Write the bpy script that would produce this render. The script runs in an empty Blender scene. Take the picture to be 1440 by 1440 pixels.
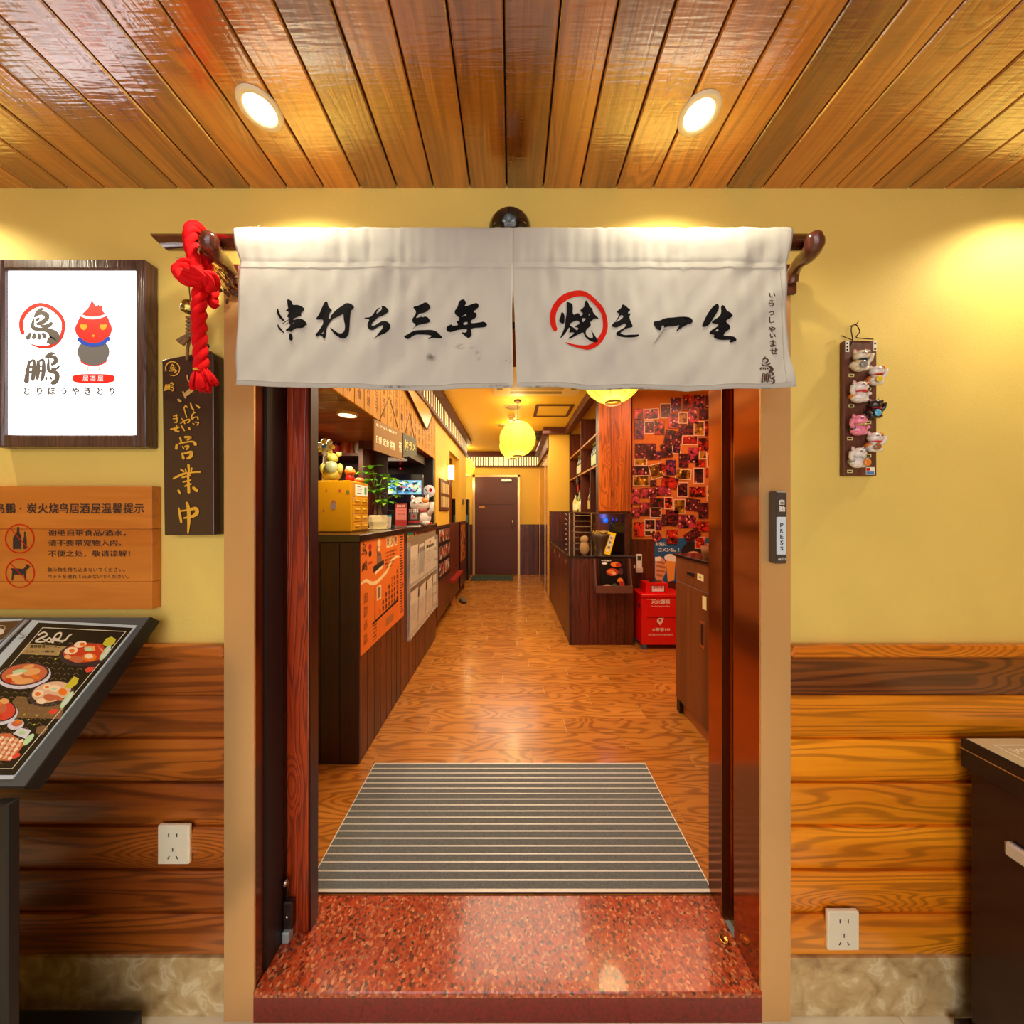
import bpy, bmesh, math, random
from mathutils import Vector, Matrix, noise
from mathutils.geometry import tessellate_polygon
random.seed(7)
R = random.Random(11)
sc = bpy.context.scene
COL = sc.collection
# ------------------------------------------------------------------ camera, world, exposure
F = 458.7                  # focal length in pixels for a 1440 px wide frame
EYE = 1.5
cam_d = bpy.data.cameras.new('camera'); cam_d.sensor_width = 36; cam_d.lens = 36*F/1440
cam_d.clip_start = .05; cam_d.clip_end = 60
cam = bpy.data.objects.new('camera', cam_d); COL.objects.link(cam)
cam.location = (0, 0, EYE); cam.rotation_euler = (math.radians(90), 0, 0)
sc.camera = cam
w = bpy.data.worlds.new('world'); sc.world = w; w.use_nodes = True
w.node_tree.nodes['Background'].inputs[0].default_value = (1, .86, .66, 1)
w.node_tree.nodes['Background'].inputs[1].default_value = .15
sc.view_settings.view_transform = 'Standard'; sc.view_settings.look = 'None'
sc.view_settings.gamma = 1; sc.view_settings.use_curve_mapping = False
sc.view_settings.exposure = 0.0
sc.cycles.use_denoising = True
sc.cycles.max_bounces = 7; sc.cycles.diffuse_bounces = 4; sc.cycles.glossy_bounces = 4
sc.cycles.transmission_bounces = 5; sc.cycles.transparent_max_bounces = 8
sc.cycles.caustics_reflective = False; sc.cycles.caustics_refractive = False
sc.cycles.sample_clamp_indirect = 6

def lin(h):
    if isinstance(h, str):
        h = h.lstrip('#'); c = [int(h[i:i+2], 16)/255 for i in (0, 2, 4)]
    else: c = list(h)
    return tuple((v/12.92 if v <= .04045 else ((v+.055)/1.055)**2.4) for v in c)

def light(name, kind, loc, power, color=(1, .8, .55), size=.1, rot=None, size_y=None, spot=None, target=None):
    d = bpy.data.lights.new(name, kind); d.energy = power; d.color = color
    if kind == 'AREA':
        d.size = size
        if size_y: d.shape = 'RECTANGLE'; d.size_y = size_y
        else: d.shape = 'DISK'
    elif kind == 'SPOT': d.spot_size = spot or 2; d.spot_blend = .6; d.shadow_soft_size = size
    else: d.shadow_soft_size = size
    o = bpy.data.objects.new(name, d); COL.objects.link(o); o.location = loc
    if rot: o.rotation_euler = rot
    if target is not None:
        o.rotation_euler = (Vector(target)-Vector(loc)).to_track_quat('-Z', 'Y').to_euler()
    return o
WARM = (1, .86, .62); NEUT = (1, .9, .74)
CZ = 2.4736          # ceiling of the entrance lobby
CI = 2.844           # ceiling of the restaurant
FI = .092            # floor of the restaurant (one step up)
WY = .9815           # face of the entrance wall
# big soft sources: added fill behind the visitor and under the restaurant ceiling
light('lobby_high_fill', 'AREA', (-.3, -1.5, 2.40), 40, (.92, .95, 1), 2.6, (math.radians(28), 0, 0), 1.2)  # unseen white area lamp added as lobby fill
light('lobby_low_fill', 'AREA', (0, -2.2, 1.3), 34, (.93, .95, 1), 3.2, (math.radians(90), 0, 0), 1.8)
for i, (x, y, p) in enumerate([(.0, 2.1, 20), (.1, 3.3, 18), (0, 4.8, 18), (-.1, 6.4, 16)]):
    light('corridor_fill', 'AREA', (x, y, CI-.06), p, WARM, 1.2, (0, 0, 0), .9)  # added soft fill, no fixture at the ceiling
light('nook_light', 'AREA', (1.75, 2.6, CI-.06), 26, (1, .5, .3), 1.2, (0, 0, 0), 1.2)
light('counter_downlight', 'SPOT', (-.985, 1.95, 2.065), 22, (1, .82, .5), .03, (0, 0, 0), spot=2.4)
light('kitchen_light', 'AREA', (-1.35, 2.3, 2.03), 9, (1, .75, .45), .25)
light('kitchen_back_light', 'AREA', (-1.5, 3.2, 1.98), 4, (1, .7, .45), .25)

# ------------------------------------------------------------------ materials
MATS = {}
def nt(name):
    m = bpy.data.materials.new(name); m.use_nodes = True
    t = m.node_tree; return m, t, t.nodes['Principled BSDF']
def mat(name, col, rough=.5, metal=0, emit=0, alpha=1, trans=0, coat=0, bump=0, bscale=60, var=0, vscale=6, ecol=None, spec=None, sheen=0, ior=None):
    if name in MATS: return MATS[name]
    m, t, b = nt(name); N, L = t.nodes, t.links
    c = lin(col)+(1,)
    b.inputs['Base Color'].default_value = c; b.inputs['Roughness'].default_value = rough
    b.inputs['Metallic'].default_value = metal
    if spec is not None: b.inputs['Specular IOR Level'].default_value = spec
    if coat: b.inputs['Coat Weight'].default_value = coat; b.inputs['Coat Roughness'].default_value = .08
    if sheen: b.inputs['Sheen Weight'].default_value = sheen
    if ior: b.inputs['IOR'].default_value = ior
    if emit:
        b.inputs['Emission Color'].default_value = lin(ecol or col)+(1,); b.inputs['Emission Strength'].default_value = emit
    if trans: b.inputs['Transmission Weight'].default_value = trans
    if alpha < 1: b.inputs['Alpha'].default_value = alpha
    if bump or var:
        tc = N.new('ShaderNodeTexCoord'); nz = N.new('ShaderNodeTexNoise')
        nz.inputs['Scale'].default_value = bscale; nz.inputs['Detail'].default_value = 4
        L.new(tc.outputs['Object'], nz.inputs['Vector'])
        if bump:
            bp = N.new('ShaderNodeBump'); bp.inputs['Strength'].default_value = bump; bp.inputs['Distance'].default_value = .002
            L.new(nz.outputs['Fac'], bp.inputs['Height']); L.new(bp.outputs[0], b.inputs['Normal'])
        if var:
            n2 = N.new('ShaderNodeTexNoise'); n2.inputs['Scale'].default_value = vscale; n2.inputs['Detail'].default_value = 3
            L.new(tc.outputs['Object'], n2.inputs['Vector'])
            mr = N.new('ShaderNodeMapRange'); mr.inputs[1].default_value = .3; mr.inputs[2].default_value = .7
            mr.inputs[3].default_value = 1-var; mr.inputs[4].default_value = 1+var
            L.new(n2.outputs['Fac'], mr.inputs[0])
            hs = N.new('ShaderNodeHueSaturation'); hs.inputs['Color'].default_value = c
            L.new(mr.outputs[0], hs.inputs['Value']); L.new(hs.outputs[0], b.inputs['Base Color'])
    MATS[name] = m; return m

def math_node(t, op, a, b=None, c=None, clamp=False):
    n = t.nodes.new('ShaderNodeMath'); n.operation = op; n.use_clamp = clamp
    for i, v in enumerate((a, b, c)):
        if v is None: continue
        if hasattr(v, 'is_output') or hasattr(v, 'links'): t.links.new(v, n.inputs[i])
        else: n.inputs[i].default_value = v
    return n.outputs[0]

def wood(name, cols, axis='X', size=.13, rough=.45, coat=0, rings=5, knots=1.0, contrast=1.0, bump=.25, pv=.25, fine=1.0, stretch=.09, ripple=0, kscale=1.0):
    """cols: dark line, mid, light. grain runs along `axis`; size = width of one board."""
    if name in MATS: return MATS[name]
    m, t, b = nt(name); N, L = t.nodes, t.links
    tc = N.new('ShaderNodeTexCoord'); oi = N.new('ShaderNodeObjectInfo')
    vs = N.new('ShaderNodeVectorMath'); vs.operation = 'MULTIPLY_ADD'
    cm = N.new('ShaderNodeCombineXYZ')
    for i, k in enumerate((17.3, 31.7, 23.1)):
        L.new(math_node(t, 'MULTIPLY', oi.outputs['Random'], k), cm.inputs[i])
    vs.inputs[1].default_value = (1, 1, 1); L.new(tc.outputs['Object'], vs.inputs[0]); L.new(cm.outputs[0], vs.inputs[2])
    s = 1/size
    st = {'X': (stretch*s, s, s), 'Y': (s, stretch*s, s), 'Z': (s, s, stretch*s)}[axis]
    mp = N.new('ShaderNodeMapping'); mp.inputs['Scale'].default_value = st; L.new(vs.outputs[0], mp.inputs[0])
    # knots
    k4 = {'X': (.35*s, s, s), 'Y': (s, .35*s, s), 'Z': (s, s, .35*s)}[axis]
    mk = N.new('ShaderNodeMapping'); mk.inputs['Scale'].default_value = tuple(v*.55*kscale for v in k4); L.new(vs.outputs[0], mk.inputs[0])
    vo = N.new('ShaderNodeTexVoronoi'); vo.inputs['Scale'].default_value = 1; L.new(mk.outputs[0], vo.inputs['Vector'])
    vd = vo.outputs['Distance']
    nz = N.new('ShaderNodeTexNoise'); nz.inputs['Scale'].default_value = 1.0; nz.inputs['Detail'].default_value = 2.5; nz.inputs['Roughness'].default_value = .45
    nz.inputs['Distortion'].default_value = .25
    L.new(mp.outputs[0], nz.inputs['Vector'])
    kb = N.new('ShaderNodeMapRange'); kb.interpolation_type = 'SMOOTHERSTEP'; kb.inputs[1].default_value = 0; kb.inputs[2].default_value = .45
    kb.inputs[3].default_value = .8*knots; kb.inputs[4].default_value = 0; L.new(vd, kb.inputs[0])
    fld = math_node(t, 'ADD', math_node(t, 'MULTIPLY', nz.outputs['Fac'], 2.2), kb.outputs[0])
    sn = math_node(t, 'SINE', math_node(t, 'MULTIPLY', fld, rings*6.283))
    rg = N.new('ShaderNodeMapRange'); rg.inputs[1].default_value = -.2; rg.inputs[2].default_value = 1.0; rg.interpolation_type = 'SMOOTHSTEP'
    L.new(sn, rg.inputs[0])
    # fine fibres
    mf = N.new('ShaderNodeMapping'); f = {'X': (.04, 1, 1), 'Y': (1, .04, 1), 'Z': (1, 1, .04)}[axis]
    mf.inputs['Scale'].default_value = tuple(v*s*14 for v in f); L.new(vs.outputs[0], mf.inputs[0])
    nf = N.new('ShaderNodeTexNoise'); nf.inputs['Scale'].default_value = 1; nf.inputs['Detail'].default_value = 3; L.new(mf.outputs[0], nf.inputs['Vector'])
    # broad tone
    nb = N.new('ShaderNodeTexNoise'); nb.inputs['Scale'].default_value = .9; nb.inputs['Detail'].default_value = 1; L.new(mp.outputs[0], nb.inputs['Vector'])
    cr = N.new('ShaderNodeValToRGB'); e = cr.color_ramp.elements
    e[0].position = .3; e[0].color = lin(cols[1])+(1,); e[1].position = .68; e[1].color = lin(cols[2])+(1,)
    tone = math_node(t, 'ADD', math_node(t, 'MULTIPLY', nb.outputs['Fac'], .7), math_node(t, 'MULTIPLY', nf.outputs['Fac'], .3*fine))
    tone = math_node(t, 'ADD', tone, .15-.15*fine+.0)
    L.new(tone, cr.inputs[0])
    mx = N.new('ShaderNodeMix'); mx.data_type = 'RGBA'
    L.new(math_node(t, 'MULTIPLY', rg.outputs[0], .55*contrast, clamp=True), mx.inputs[0])
    L.new(cr.outputs[0], mx.inputs[6]); mx.inputs[7].default_value = lin(cols[0])+(1,)
    # knot core
    kc = N.new('ShaderNodeMapRange'); kc.inputs[1].default_value = .03; kc.inputs[2].default_value = .13; kc.inputs[3].default_value = .85 if knots else 0; kc.inputs[4].default_value = 0
    L.new(math_node(t, 'ADD', vd, math_node(t, 'MULTIPLY', nf.outputs['Fac'], .06)), kc.inputs[0])
    m2 = N.new('ShaderNodeMix'); m2.data_type = 'RGBA'; L.new(kc.outputs[0], m2.inputs[0]); L.new(mx.outputs[2], m2.inputs[6])
    m2.inputs[7].default_value = tuple(v*.45 for v in lin(cols[0]))+(1,)
    hs = N.new('ShaderNodeHueSaturation'); L.new(m2.outputs[2], hs.inputs['Color'])
    rv = N.new('ShaderNodeMapRange'); rv.inputs[3].default_value = 1-pv; rv.inputs[4].default_value = 1+pv
    L.new(math_node(t, 'FRACT', math_node(t, 'MULTIPLY', oi.outputs['Random'], 7.13)), rv.inputs[0]); L.new(rv.outputs[0], hs.inputs['Value'])
    L.new(hs.outputs[0], b.inputs['Base Color'])
    b.inputs['Roughness'].default_value = rough
    if coat: b.inputs['Coat Weight'].default_value = coat; b.inputs['Coat Roughness'].default_value = .12
    hgt = math_node(t, 'ADD', math_node(t, 'MULTIPLY', rg.outputs[0], -.4), math_node(t, 'MULTIPLY', nf.outputs['Fac'], .8))
    bp = N.new('ShaderNodeBump'); bp.inputs['Strength'].default_value = bump; bp.inputs['Distance'].default_value = .0015
    if ripple:
        wv = N.new('ShaderNodeTexNoise'); mw = N.new('ShaderNodeMapping')
        mw.inputs['Scale'].default_value = {'Y': (14, 150, 1), 'X': (150, 14, 14), 'Z': (14, 14, 150)}[axis]; L.new(vs.outputs[0], mw.inputs[0])
        wv.inputs['Scale'].default_value = 1; wv.inputs['Detail'].default_value = 1; L.new(mw.outputs[0], wv.inputs['Vector'])
        hgt = math_node(t, 'ADD', hgt, math_node(t, 'MULTIPLY', wv.outputs['Fac'], ripple))
    L.new(hgt, bp.inputs['Height']); L.new(bp.outputs[0], b.inputs['Normal'])
    if coat: 
        L.new(bp.outputs[0], b.inputs['Coat Normal'])
    MATS[name] = m; return m

def mottled(name, stops, scale, rough=.3, kind='voronoi', coat=0, stretch=(1, 1, 1), bump=0, detail=3, dist=0):
    if name in MATS: return MATS[name]
    m, t, b = nt(name); N, L = t.nodes, t.links
    tc = N.new('ShaderNodeTexCoord'); mp = N.new('ShaderNodeMapping'); mp.inputs['Scale'].default_value = stretch
    L.new(tc.outputs['Object'], mp.inputs[0])
    oi = N.new('ShaderNodeObjectInfo'); ad = N.new('ShaderNodeVectorMath'); ad.operation = 'ADD'
    L.new(mp.outputs[0], ad.inputs[0]); sx = math_node(t, 'MULTIPLY', oi.outputs['Random'], 13.7); L.new(sx, ad.inputs[1])
    if kind == 'voronoi':
        v = N.new('ShaderNodeTexVoronoi'); v.inputs['Scale'].default_value = scale; L.new(ad.outputs[0], v.inputs['Vector'])
        sp = N.new('ShaderNodeSeparateColor'); L.new(v.outputs['Color'], sp.inputs[0]); fac = sp.outputs[0]
    else:
        v = N.new('ShaderNodeTexNoise'); v.inputs['Scale'].default_value = scale; v.inputs['Detail'].default_value = detail; v.inputs['Distortion'].default_value = dist
        L.new(ad.outputs[0], v.inputs['Vector']); fac = v.outputs['Fac']
    cr = N.new('ShaderNodeValToRGB'); e = cr.color_ramp.elements
    while len(e) > 1: e.remove(e[-1])
    for i, (p, c) in enumerate(stops):
        el = e[0] if i == 0 else e.new(p)
        el.position = p; el.color = lin(c)+(1,)
    L.new(fac, cr.inputs[0]); L.new(cr.outputs[0], b.inputs['Base Color']); b.inputs['Roughness'].default_value = rough
    if coat: b.inputs['Coat Weight'].default_value = coat
    if bump:
        bp = N.new('ShaderNodeBump'); bp.inputs['Strength'].default_value = bump; bp.inputs['Distance'].default_value = .002
        L.new(fac, bp.inputs['Height']); L.new(bp.outputs[0], b.inputs['Normal'])
    MATS[name] = m; return m

# ------------------------------------------------------------------ mesh builder
ORG = {}
def W(x, y, d): return Vector(((x-720)*d/F, d, EYE-(y-720)*d/F))   # point seen at pixel (x, y) at distance d
class MB:
    def __init__(s): s.v = []; s.f = []; s.m = []; s.sm = []
    def add(s, vs, fs, mi=0, smooth=False):
        o = len(s.v); s.v += [Vector(p) for p in vs]
        for f in fs: s.f.append([i+o for i in f]); s.m.append(mi); s.sm.append(smooth)
        return s
    def box(s, a, b, mi=0):
        x0, y0, z0 = [min(p, q) for p, q in zip(a, b)]; x1, y1, z1 = [max(p, q) for p, q in zip(a, b)]
        return s.add([(x0,y0,z0),(x1,y0,z0),(x1,y1,z0),(x0,y1,z0),(x0,y0,z1),(x1,y0,z1),(x1,y1,z1),(x0,y1,z1)],
              [(0,3,2,1),(4,5,6,7),(0,1,5,4),(1,2,6,5),(2,3,7,6),(3,0,4,7)], mi)
    def cbox(s, c, d, mi=0, rot=None):
        h = Vector(d)/2; c = Vector(c); pts = []
        for z in (-1, 1):
            for x, y in ((-1,-1),(1,-1),(1,1),(-1,1)):
                p = Vector((x*h.x, y*h.y, z*h.z)); 
                if rot is not None: p = rot @ p
                pts.append(c+p)
        return s.add(pts, [(0,3,2,1),(4,5,6,7),(0,1,5,4),(1,2,6,5),(2,3,7,6),(3,0,4,7)], mi)
    def chbox(s, a, b, c=.003, mi=0):
        """box with chamfered edges"""
        bm = bmesh.new(); t = MB().box(a, b); vs = [bm.verts.new(p) for p in t.v]
        for f in t.f: bm.faces.new([vs[i] for i in f])
        bmesh.ops.bevel(bm, geom=list(bm.edges), offset=c, segments=1, affect='EDGES', profile=.5)
        bm.verts.index_update()
        s.add([v.co.copy() for v in bm.verts], [[v.index for v in f.verts] for f in bm.faces], mi); bm.free(); return s
    def tube(s, pts, r, n=10, mi=0, cap=True, closed=False):
        pts = [Vector(p) for p in pts]; k = len(pts); rs = r if isinstance(r, (list, tuple)) else [r]*k
        base = len(s.v); vs = []; up = Vector((.13, .21, 1)).normalized(); prev = None
        for i, p in enumerate(pts):
            if closed: tdir = pts[(i+1) % k]-pts[i-1]
            else: tdir = pts[min(i+1, k-1)]-pts[max(i-1, 0)]
            tdir = tdir.normalized() if tdir.length > 1e-9 else Vector((0, 0, 1))
            if prev is None:
                a = tdir.cross(up)
                if a.length < .1: a = tdir.cross(Vector((1, 0, 0)))
            else: a = prev-tdir*prev.dot(tdir)
            a.normalize(); prev = a; bb = tdir.cross(a)
            for j in range(n):
                an = 2*math.pi*j/n; vs.append(p+(a*math.cos(an)+bb*math.sin(an))*rs[i])
        fs = []
        for i in range(k if closed else k-1):
            for j in range(n):
                i2 = (i+1) % k; fs.append((i*n+j, i*n+(j+1) % n, i2*n+(j+1) % n, i2*n+j))
        if cap and not closed: fs += [tuple(range(n-1, -1, -1)), tuple((k-1)*n+j for j in range(n))]
        return s.add(vs, fs, mi, True)
    def lathe(s, prof, c=(0,0,0), n=20, mi=0, axis='Z', rot=None, cap=True, smooth=True):
        c = Vector(c); vs = []; k = len(prof)
        for r, z in prof:
            for j in range(n):
                an = 2*math.pi*j/n; p = Vector((r*math.cos(an), r*math.sin(an), z))
                if axis == 'Y': p = Vector((p.x, p.z, p.y))
                if axis == 'X': p = Vector((p.z, p.x, p.y))
                if rot is not None: p = rot @ p
                vs.append(c+p)
        fs = []
        for i in range(k-1):
            for j in range(n): fs.append((i*n+j, i*n+(j+1) % n, (i+1)*n+(j+1) % n, (i+1)*n+j))
        if cap: fs += [tuple(range(n-1, -1, -1)), tuple((k-1)*n+j for j in range(n))]
        return s.add(vs, fs, mi, smooth)
    def ball(s, c, r, mi=0, nu=14, nv=9, rot=None, fn=None):
        if not isinstance(r, (tuple, list)): r = (r, r, r)
        vs = []; c = Vector(c)
        for i in range(nv+1):
            th = math.pi*i/nv
            for j in range(nu):
                ph = 2*math.pi*j/nu
                q = Vector((math.sin(th)*math.cos(ph), math.sin(th)*math.sin(ph), math.cos(th)))
                if fn: q = fn(q)
                p = Vector((r[0]*q.x, r[1]*q.y, r[2]*q.z))
                if rot is not None: p = rot @ p
                vs.append(c+p)
        fs = [(i*nu+j, (i+1)*nu+j, (i+1)*nu+(j+1) % nu, i*nu+(j+1) % nu) for i in range(nv) for j in range(nu)]
        return s.add(vs, fs, mi, True)
    def prism(s, pts, vec, mi=0, smooth=False):
        n = len(pts); pts = [Vector(p) for p in pts]; v = Vector(vec)
        fs = [tuple(range(n)), tuple(range(2*n-1, n-1, -1))]
        fs += [(i, n+i, n+(i+1) % n, (i+1) % n) for i in range(n)]
        return s.add(pts+[p+v for p in pts], fs, mi, smooth)
    def build(s, name, mats, parent=None, org=None, bevel=0, solid=0, recalc=True, sub=0):
        me = bpy.data.meshes.new(name)
        if parent is not None: o0 = ORG[parent.name]
        elif org is not None: o0 = Vector(org)
        else:
            xs = [p.x for p in s.v]; ys = [p.y for p in s.v]; zs = [p.z for p in s.v]
            o0 = Vector(((min(xs)+max(xs))/2, (min(ys)+max(ys))/2, min(zs)))
        me.from_pydata([p-o0 for p in s.v], [], s.f)
        if not isinstance(mats, (list, tuple)): mats = [mats]
        for m in mats: me.materials.append(m)
        me.polygons.foreach_set('material_index', s.m); me.polygons.foreach_set('use_smooth', s.sm)
        if recalc:
            bm = bmesh.new(); bm.from_mesh(me); bmesh.ops.recalc_face_normals(bm, faces=bm.faces); bm.to_mesh(me); bm.free()
        me.update()
        o = bpy.data.objects.new(name, me); COL.objects.link(o); ORG[o.name] = o0
        if parent is not None: o.parent = parent
        else: o.location = o0
        if solid:
            k = o.modifiers.new('solid', 'SOLIDIFY'); k.thickness = solid; k.offset = 0
        if bevel:
            k = o.modifiers.new('bevel', 'BEVEL'); k.width = bevel; k.segments = 2; k.limit_method = 'ANGLE'
        if sub:
            k = o.modifiers.new('sub', 'SUBSURF'); k.levels = sub; k.render_levels = sub
        return o
def tag(o, label=None, cat=None, group=None, kind=None):
    if label: o['label'] = label
    if cat: o['category'] = cat
    if group: o['group'] = group
    if kind: o['kind'] = kind
    return o
def thing(name, loc, label, cat, group=None):
    o = bpy.data.objects.new(name, None); COL.objects.link(o); o.location = loc; o.empty_display_size = .05
    ORG[o.name] = Vector(loc); return tag(o, label, cat, group)
def struct(name, mb, mats, **k):
    return tag(mb.build(name, mats, **k), kind='structure')

# ------------------------------------------------------------------ flat print
GC = {}
def glyphs(sx, bold=0):
    key = (sx, bold)
    if key in GC: return GC[key]
    cu = bpy.data.curves.new('t', 'FONT'); cu.body = sx; cu.size = 1; cu.align_x = 'CENTER'; cu.align_y = 'CENTER'; cu.resolution_u = 2
    cu.fill_mode = 'FRONT'
    ob = bpy.data.objects.new('t', cu); COL.objects.link(ob)
    dg = bpy.context.evaluated_depsgraph_get(); me = bpy.data.meshes.new_from_object(ob.evaluated_get(dg))
    me.calc_loop_triangles()
    vs = [(v.co.x, v.co.y) for v in me.vertices]; tr = [tuple(t.vertices) for t in me.loop_triangles]
    bpy.data.objects.remove(ob); bpy.data.meshes.remove(me); bpy.data.curves.remove(cu)
    if bold:
        n = len(vs); base = list(vs); tb = list(tr); vs = []; tr = []
        for k, (dx, dy) in enumerate(((-bold, 0), (bold, 0), (0, bold*.6), (0, -bold*.6))):
            vs += [(a+dx, b+dy, k*4e-5) for a, b in base]; tr += [tuple(i+k*n for i in t) for t in tb]
    GC[key] = (vs, tr); return GC[key]
def stroke_poly(pts, closed=False):
    """centre line points (x, y, half width) -> outline, smoothed"""
    P = [Vector(p) for p in pts]; Q = []
    n = len(P)
    for i in range(n-1):
        p0 = P[max(i-1, 0)]; p1 = P[i]; p2 = P[i+1]; p3 = P[min(i+2, n-1)]
        for k in range(4):
            u = k/4; Q.append(.5*((2*p1)+(-p0+p2)*u+(2*p0-5*p1+4*p2-p3)*u*u+(-p0+3*p1-3*p2+p3)*u**3))
    Q.append(P[-1]); Lf = []; Rt = []
    for i, q in enumerate(Q):
        d = Q[min(i+1, len(Q)-1)]-Q[max(i-1, 0)]; d = Vector((d.x, d.y)); d = d.normalized() if d.length else Vector((1, 0))
        nx = Vector((-d.y, d.x)); Lf.append(Vector((q.x, q.y))+nx*q.z); Rt.append(Vector((q.x, q.y))-nx*q.z)
    def capp(q, d):
        d = Vector((d.x, d.y)); d = d.normalized() if d.length else Vector((1, 0)); return [Vector((q.x, q.y))+d*q.z*.8]
    quads = []
    for i in range(len(Q)-1): quads.append([Lf[i], Lf[i+1], Rt[i+1], Rt[i]])
    e = capp(Q[-1], Q[-1]-Q[-2])[0]; quads.append([Lf[-1], e, Rt[-1]])
    e = capp(Q[0], Q[0]-Q[1])[0]; quads.append([Rt[0], e, Lf[0]])
    return quads
def smooth_loop(p, it=1):
    for _ in range(it):
        q = []
        for i in range(len(p)):
            a = p[i]; b = p[(i+1) % len(p)]
            q += [(a[0]*.78+b[0]*.22, a[1]*.78+b[1]*.22), (a[0]*.22+b[0]*.78, a[1]*.22+b[1]*.78)]
        p = q
    return p
class Print:
    """flat print; f(u, v, lift) -> world point"""
    def __init__(s, f, maxlen=None): s.f = f; s.mb = MB(); s.maxlen = maxlen; s.k = 0
    def tris(s, P, T, mi, lift=0):
        if s.maxlen:
            out = []
            st = [tuple(P[i] for i in t) for t in T]
            while st:
                a, b, c = st.pop(); la = math.dist(a, b); lb = math.dist(b, c); lc = math.dist(c, a)
                if max(la, lb, lc) > s.maxlen:
                    if la >= lb and la >= lc: m = tuple((p+q)/2 for p, q in zip(a, b)); st += [(a, m, c), (m, b, c)]
                    elif lb >= lc: m = tuple((p+q)/2 for p, q in zip(b, c)); st += [(a, b, m), (a, m, c)]
                    else: m = tuple((p+q)/2 for p, q in zip(a, c)); st += [(a, b, m), (m, b, c)]
                else: out.append((a, b, c))
            P = [p for t in out for p in t]; T = [(3*i, 3*i+1, 3*i+2) for i in range(len(out))]
        s.mb.add([s.f(p[0], p[1], lift+(p[2] if len(p) > 2 else 0)) for p in P], T, mi)
    def poly(s, pts, mi=0, holes=(), sm=0, lift=0):
        loops = [smooth_loop(list(map(tuple, pts)), sm)]+[smooth_loop(list(h), min(sm, 1)) for h in holes]
        T = tessellate_polygon([[Vector((p[0], p[1], 0)) for p in l] for l in loops])
        s.tris([p for l in loops for p in l], T, mi, lift); return s
    def rect(s, x0, y0, x1, y1, mi=0, lift=0): return s.poly([(x0,y0),(x1,y0),(x1,y1),(x0,y1)], mi, lift=lift)
    def disc(s, cx, cy, rx, ry=None, mi=0, n=20, lift=0, a=0):
        ry = ry or rx; ca, sa = math.cos(a), math.sin(a)
        return s.poly([(cx+rx*math.cos(t)*ca-ry*math.sin(t)*sa, cy+rx*math.cos(t)*sa+ry*math.sin(t)*ca) for t in [2*math.pi*i/n for i in range(n)]], mi, lift=lift)
    def ring(s, cx, cy, r, w, mi=0, n=28, lift=0):
        for i in range(n):
            a, b = 2*math.pi*i/n, 2*math.pi*(i+1)/n
            s.poly([(cx+(r-w)*math.cos(a), cy+(r-w)*math.sin(a)), (cx+(r+w)*math.cos(a), cy+(r+w)*math.sin(a)), (cx+(r+w)*math.cos(b), cy+(r+w)*math.sin(b)), (cx+(r-w)*math.cos(b), cy+(r-w)*math.sin(b))], mi, lift=lift)
        return s
    def stroke(s, pts, mi=0, sc_=1, ox=0, oy=0, lift=0):
        pts = [(x*sc_+ox, y*sc_+oy, w_*sc_) for x, y, w_ in pts]
        s.k += 1
        for q in stroke_poly(pts): s.tris([tuple(p) for p in q], [(0,1,2)] if len(q) == 3 else [(0,1,2),(0,2,3)], mi, lift+s.k*2e-6)
        return s
    def strokes(s, L, mi=0, sc_=1, ox=0, oy=0, lift=0):
        for st in L: s.stroke(st, mi, sc_, ox, oy, lift)
        return s
    def text(s, t, cx, cy, size, mi=0, bold=.0, sx=1, flip=-1, lift=0, rot=0):
        """size in plane units; flip -1 when v grows downwards"""
        vs, tr = glyphs(t, bold); ca, sa = math.cos(rot), math.sin(rot)
        P = []
        for q in vs:
            a, b = q[0]*size*sx, q[1]*size; P.append((cx+a*ca-b*sa, cy+flip*(a*sa+b*ca), q[2] if len(q) > 2 else 0))
        s.tris(P, tr, mi, lift); return s
    def vtext(s, t, cx, cy0, step, size, mi=0, **k):
        for i, ch in enumerate(t): s.text(ch, cx, cy0+i*step, size, mi, **k)
        return s
    def build(s, name, mats, parent, lab=None):
        o = s.mb.build(name, mats, parent, recalc=False)
        if lab: o['label'] = lab
        return o
def front(d, lift=.0006): return lambda x, y, l=0: Vector(((x-720)*d/F, d-lift-l, EYE-(y-720)*d/F))
# ------------------------------------------------------------------ palette
yellow_wall = mat('yellow_wallpaper', '#e9cd6a', .75, bump=.35, bscale=180, var=.05, vscale=3)
amber_paint = mat('amber_paint', '#ecb83c', .6, bump=.15, bscale=90)
amber_ceiling = mat('amber_ceiling', '#f0c040', .55)
ceil_wood = wood('lobby_ceiling_wood', ('#301404', '#8c480c', '#c87a20'), 'Y', .11, .22, coat=1, rings=3.2, contrast=.5, bump=.5, pv=.28, knots=1.3, stretch=.11, ripple=.9, kscale=1.25)
for _i, _v in (('Coat IOR', 2.1), ('Coat Roughness', .14)): ceil_wood.node_tree.nodes['Principled BSDF'].inputs[_i].default_value = _v
clad_wood = wood('cladding_wood', ('#5a2208', '#d06c0a', '#ffa21a'), 'X', .13, .35, coat=.2, rings=9, contrast=.75, bump=.5, pv=.08, knots=1.0, stretch=.06, kscale=.95)
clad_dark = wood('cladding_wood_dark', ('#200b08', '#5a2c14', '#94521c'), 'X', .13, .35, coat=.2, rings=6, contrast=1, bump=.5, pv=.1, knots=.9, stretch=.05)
clad_left = wood('cladding_wood_russet', ('#2a0c08', '#8a4214', '#c87022'), 'X', .13, .4, coat=.15, rings=8, contrast=.85, bump=.5, pv=.12, knots=1.0, stretch=.06, kscale=.95)
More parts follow.
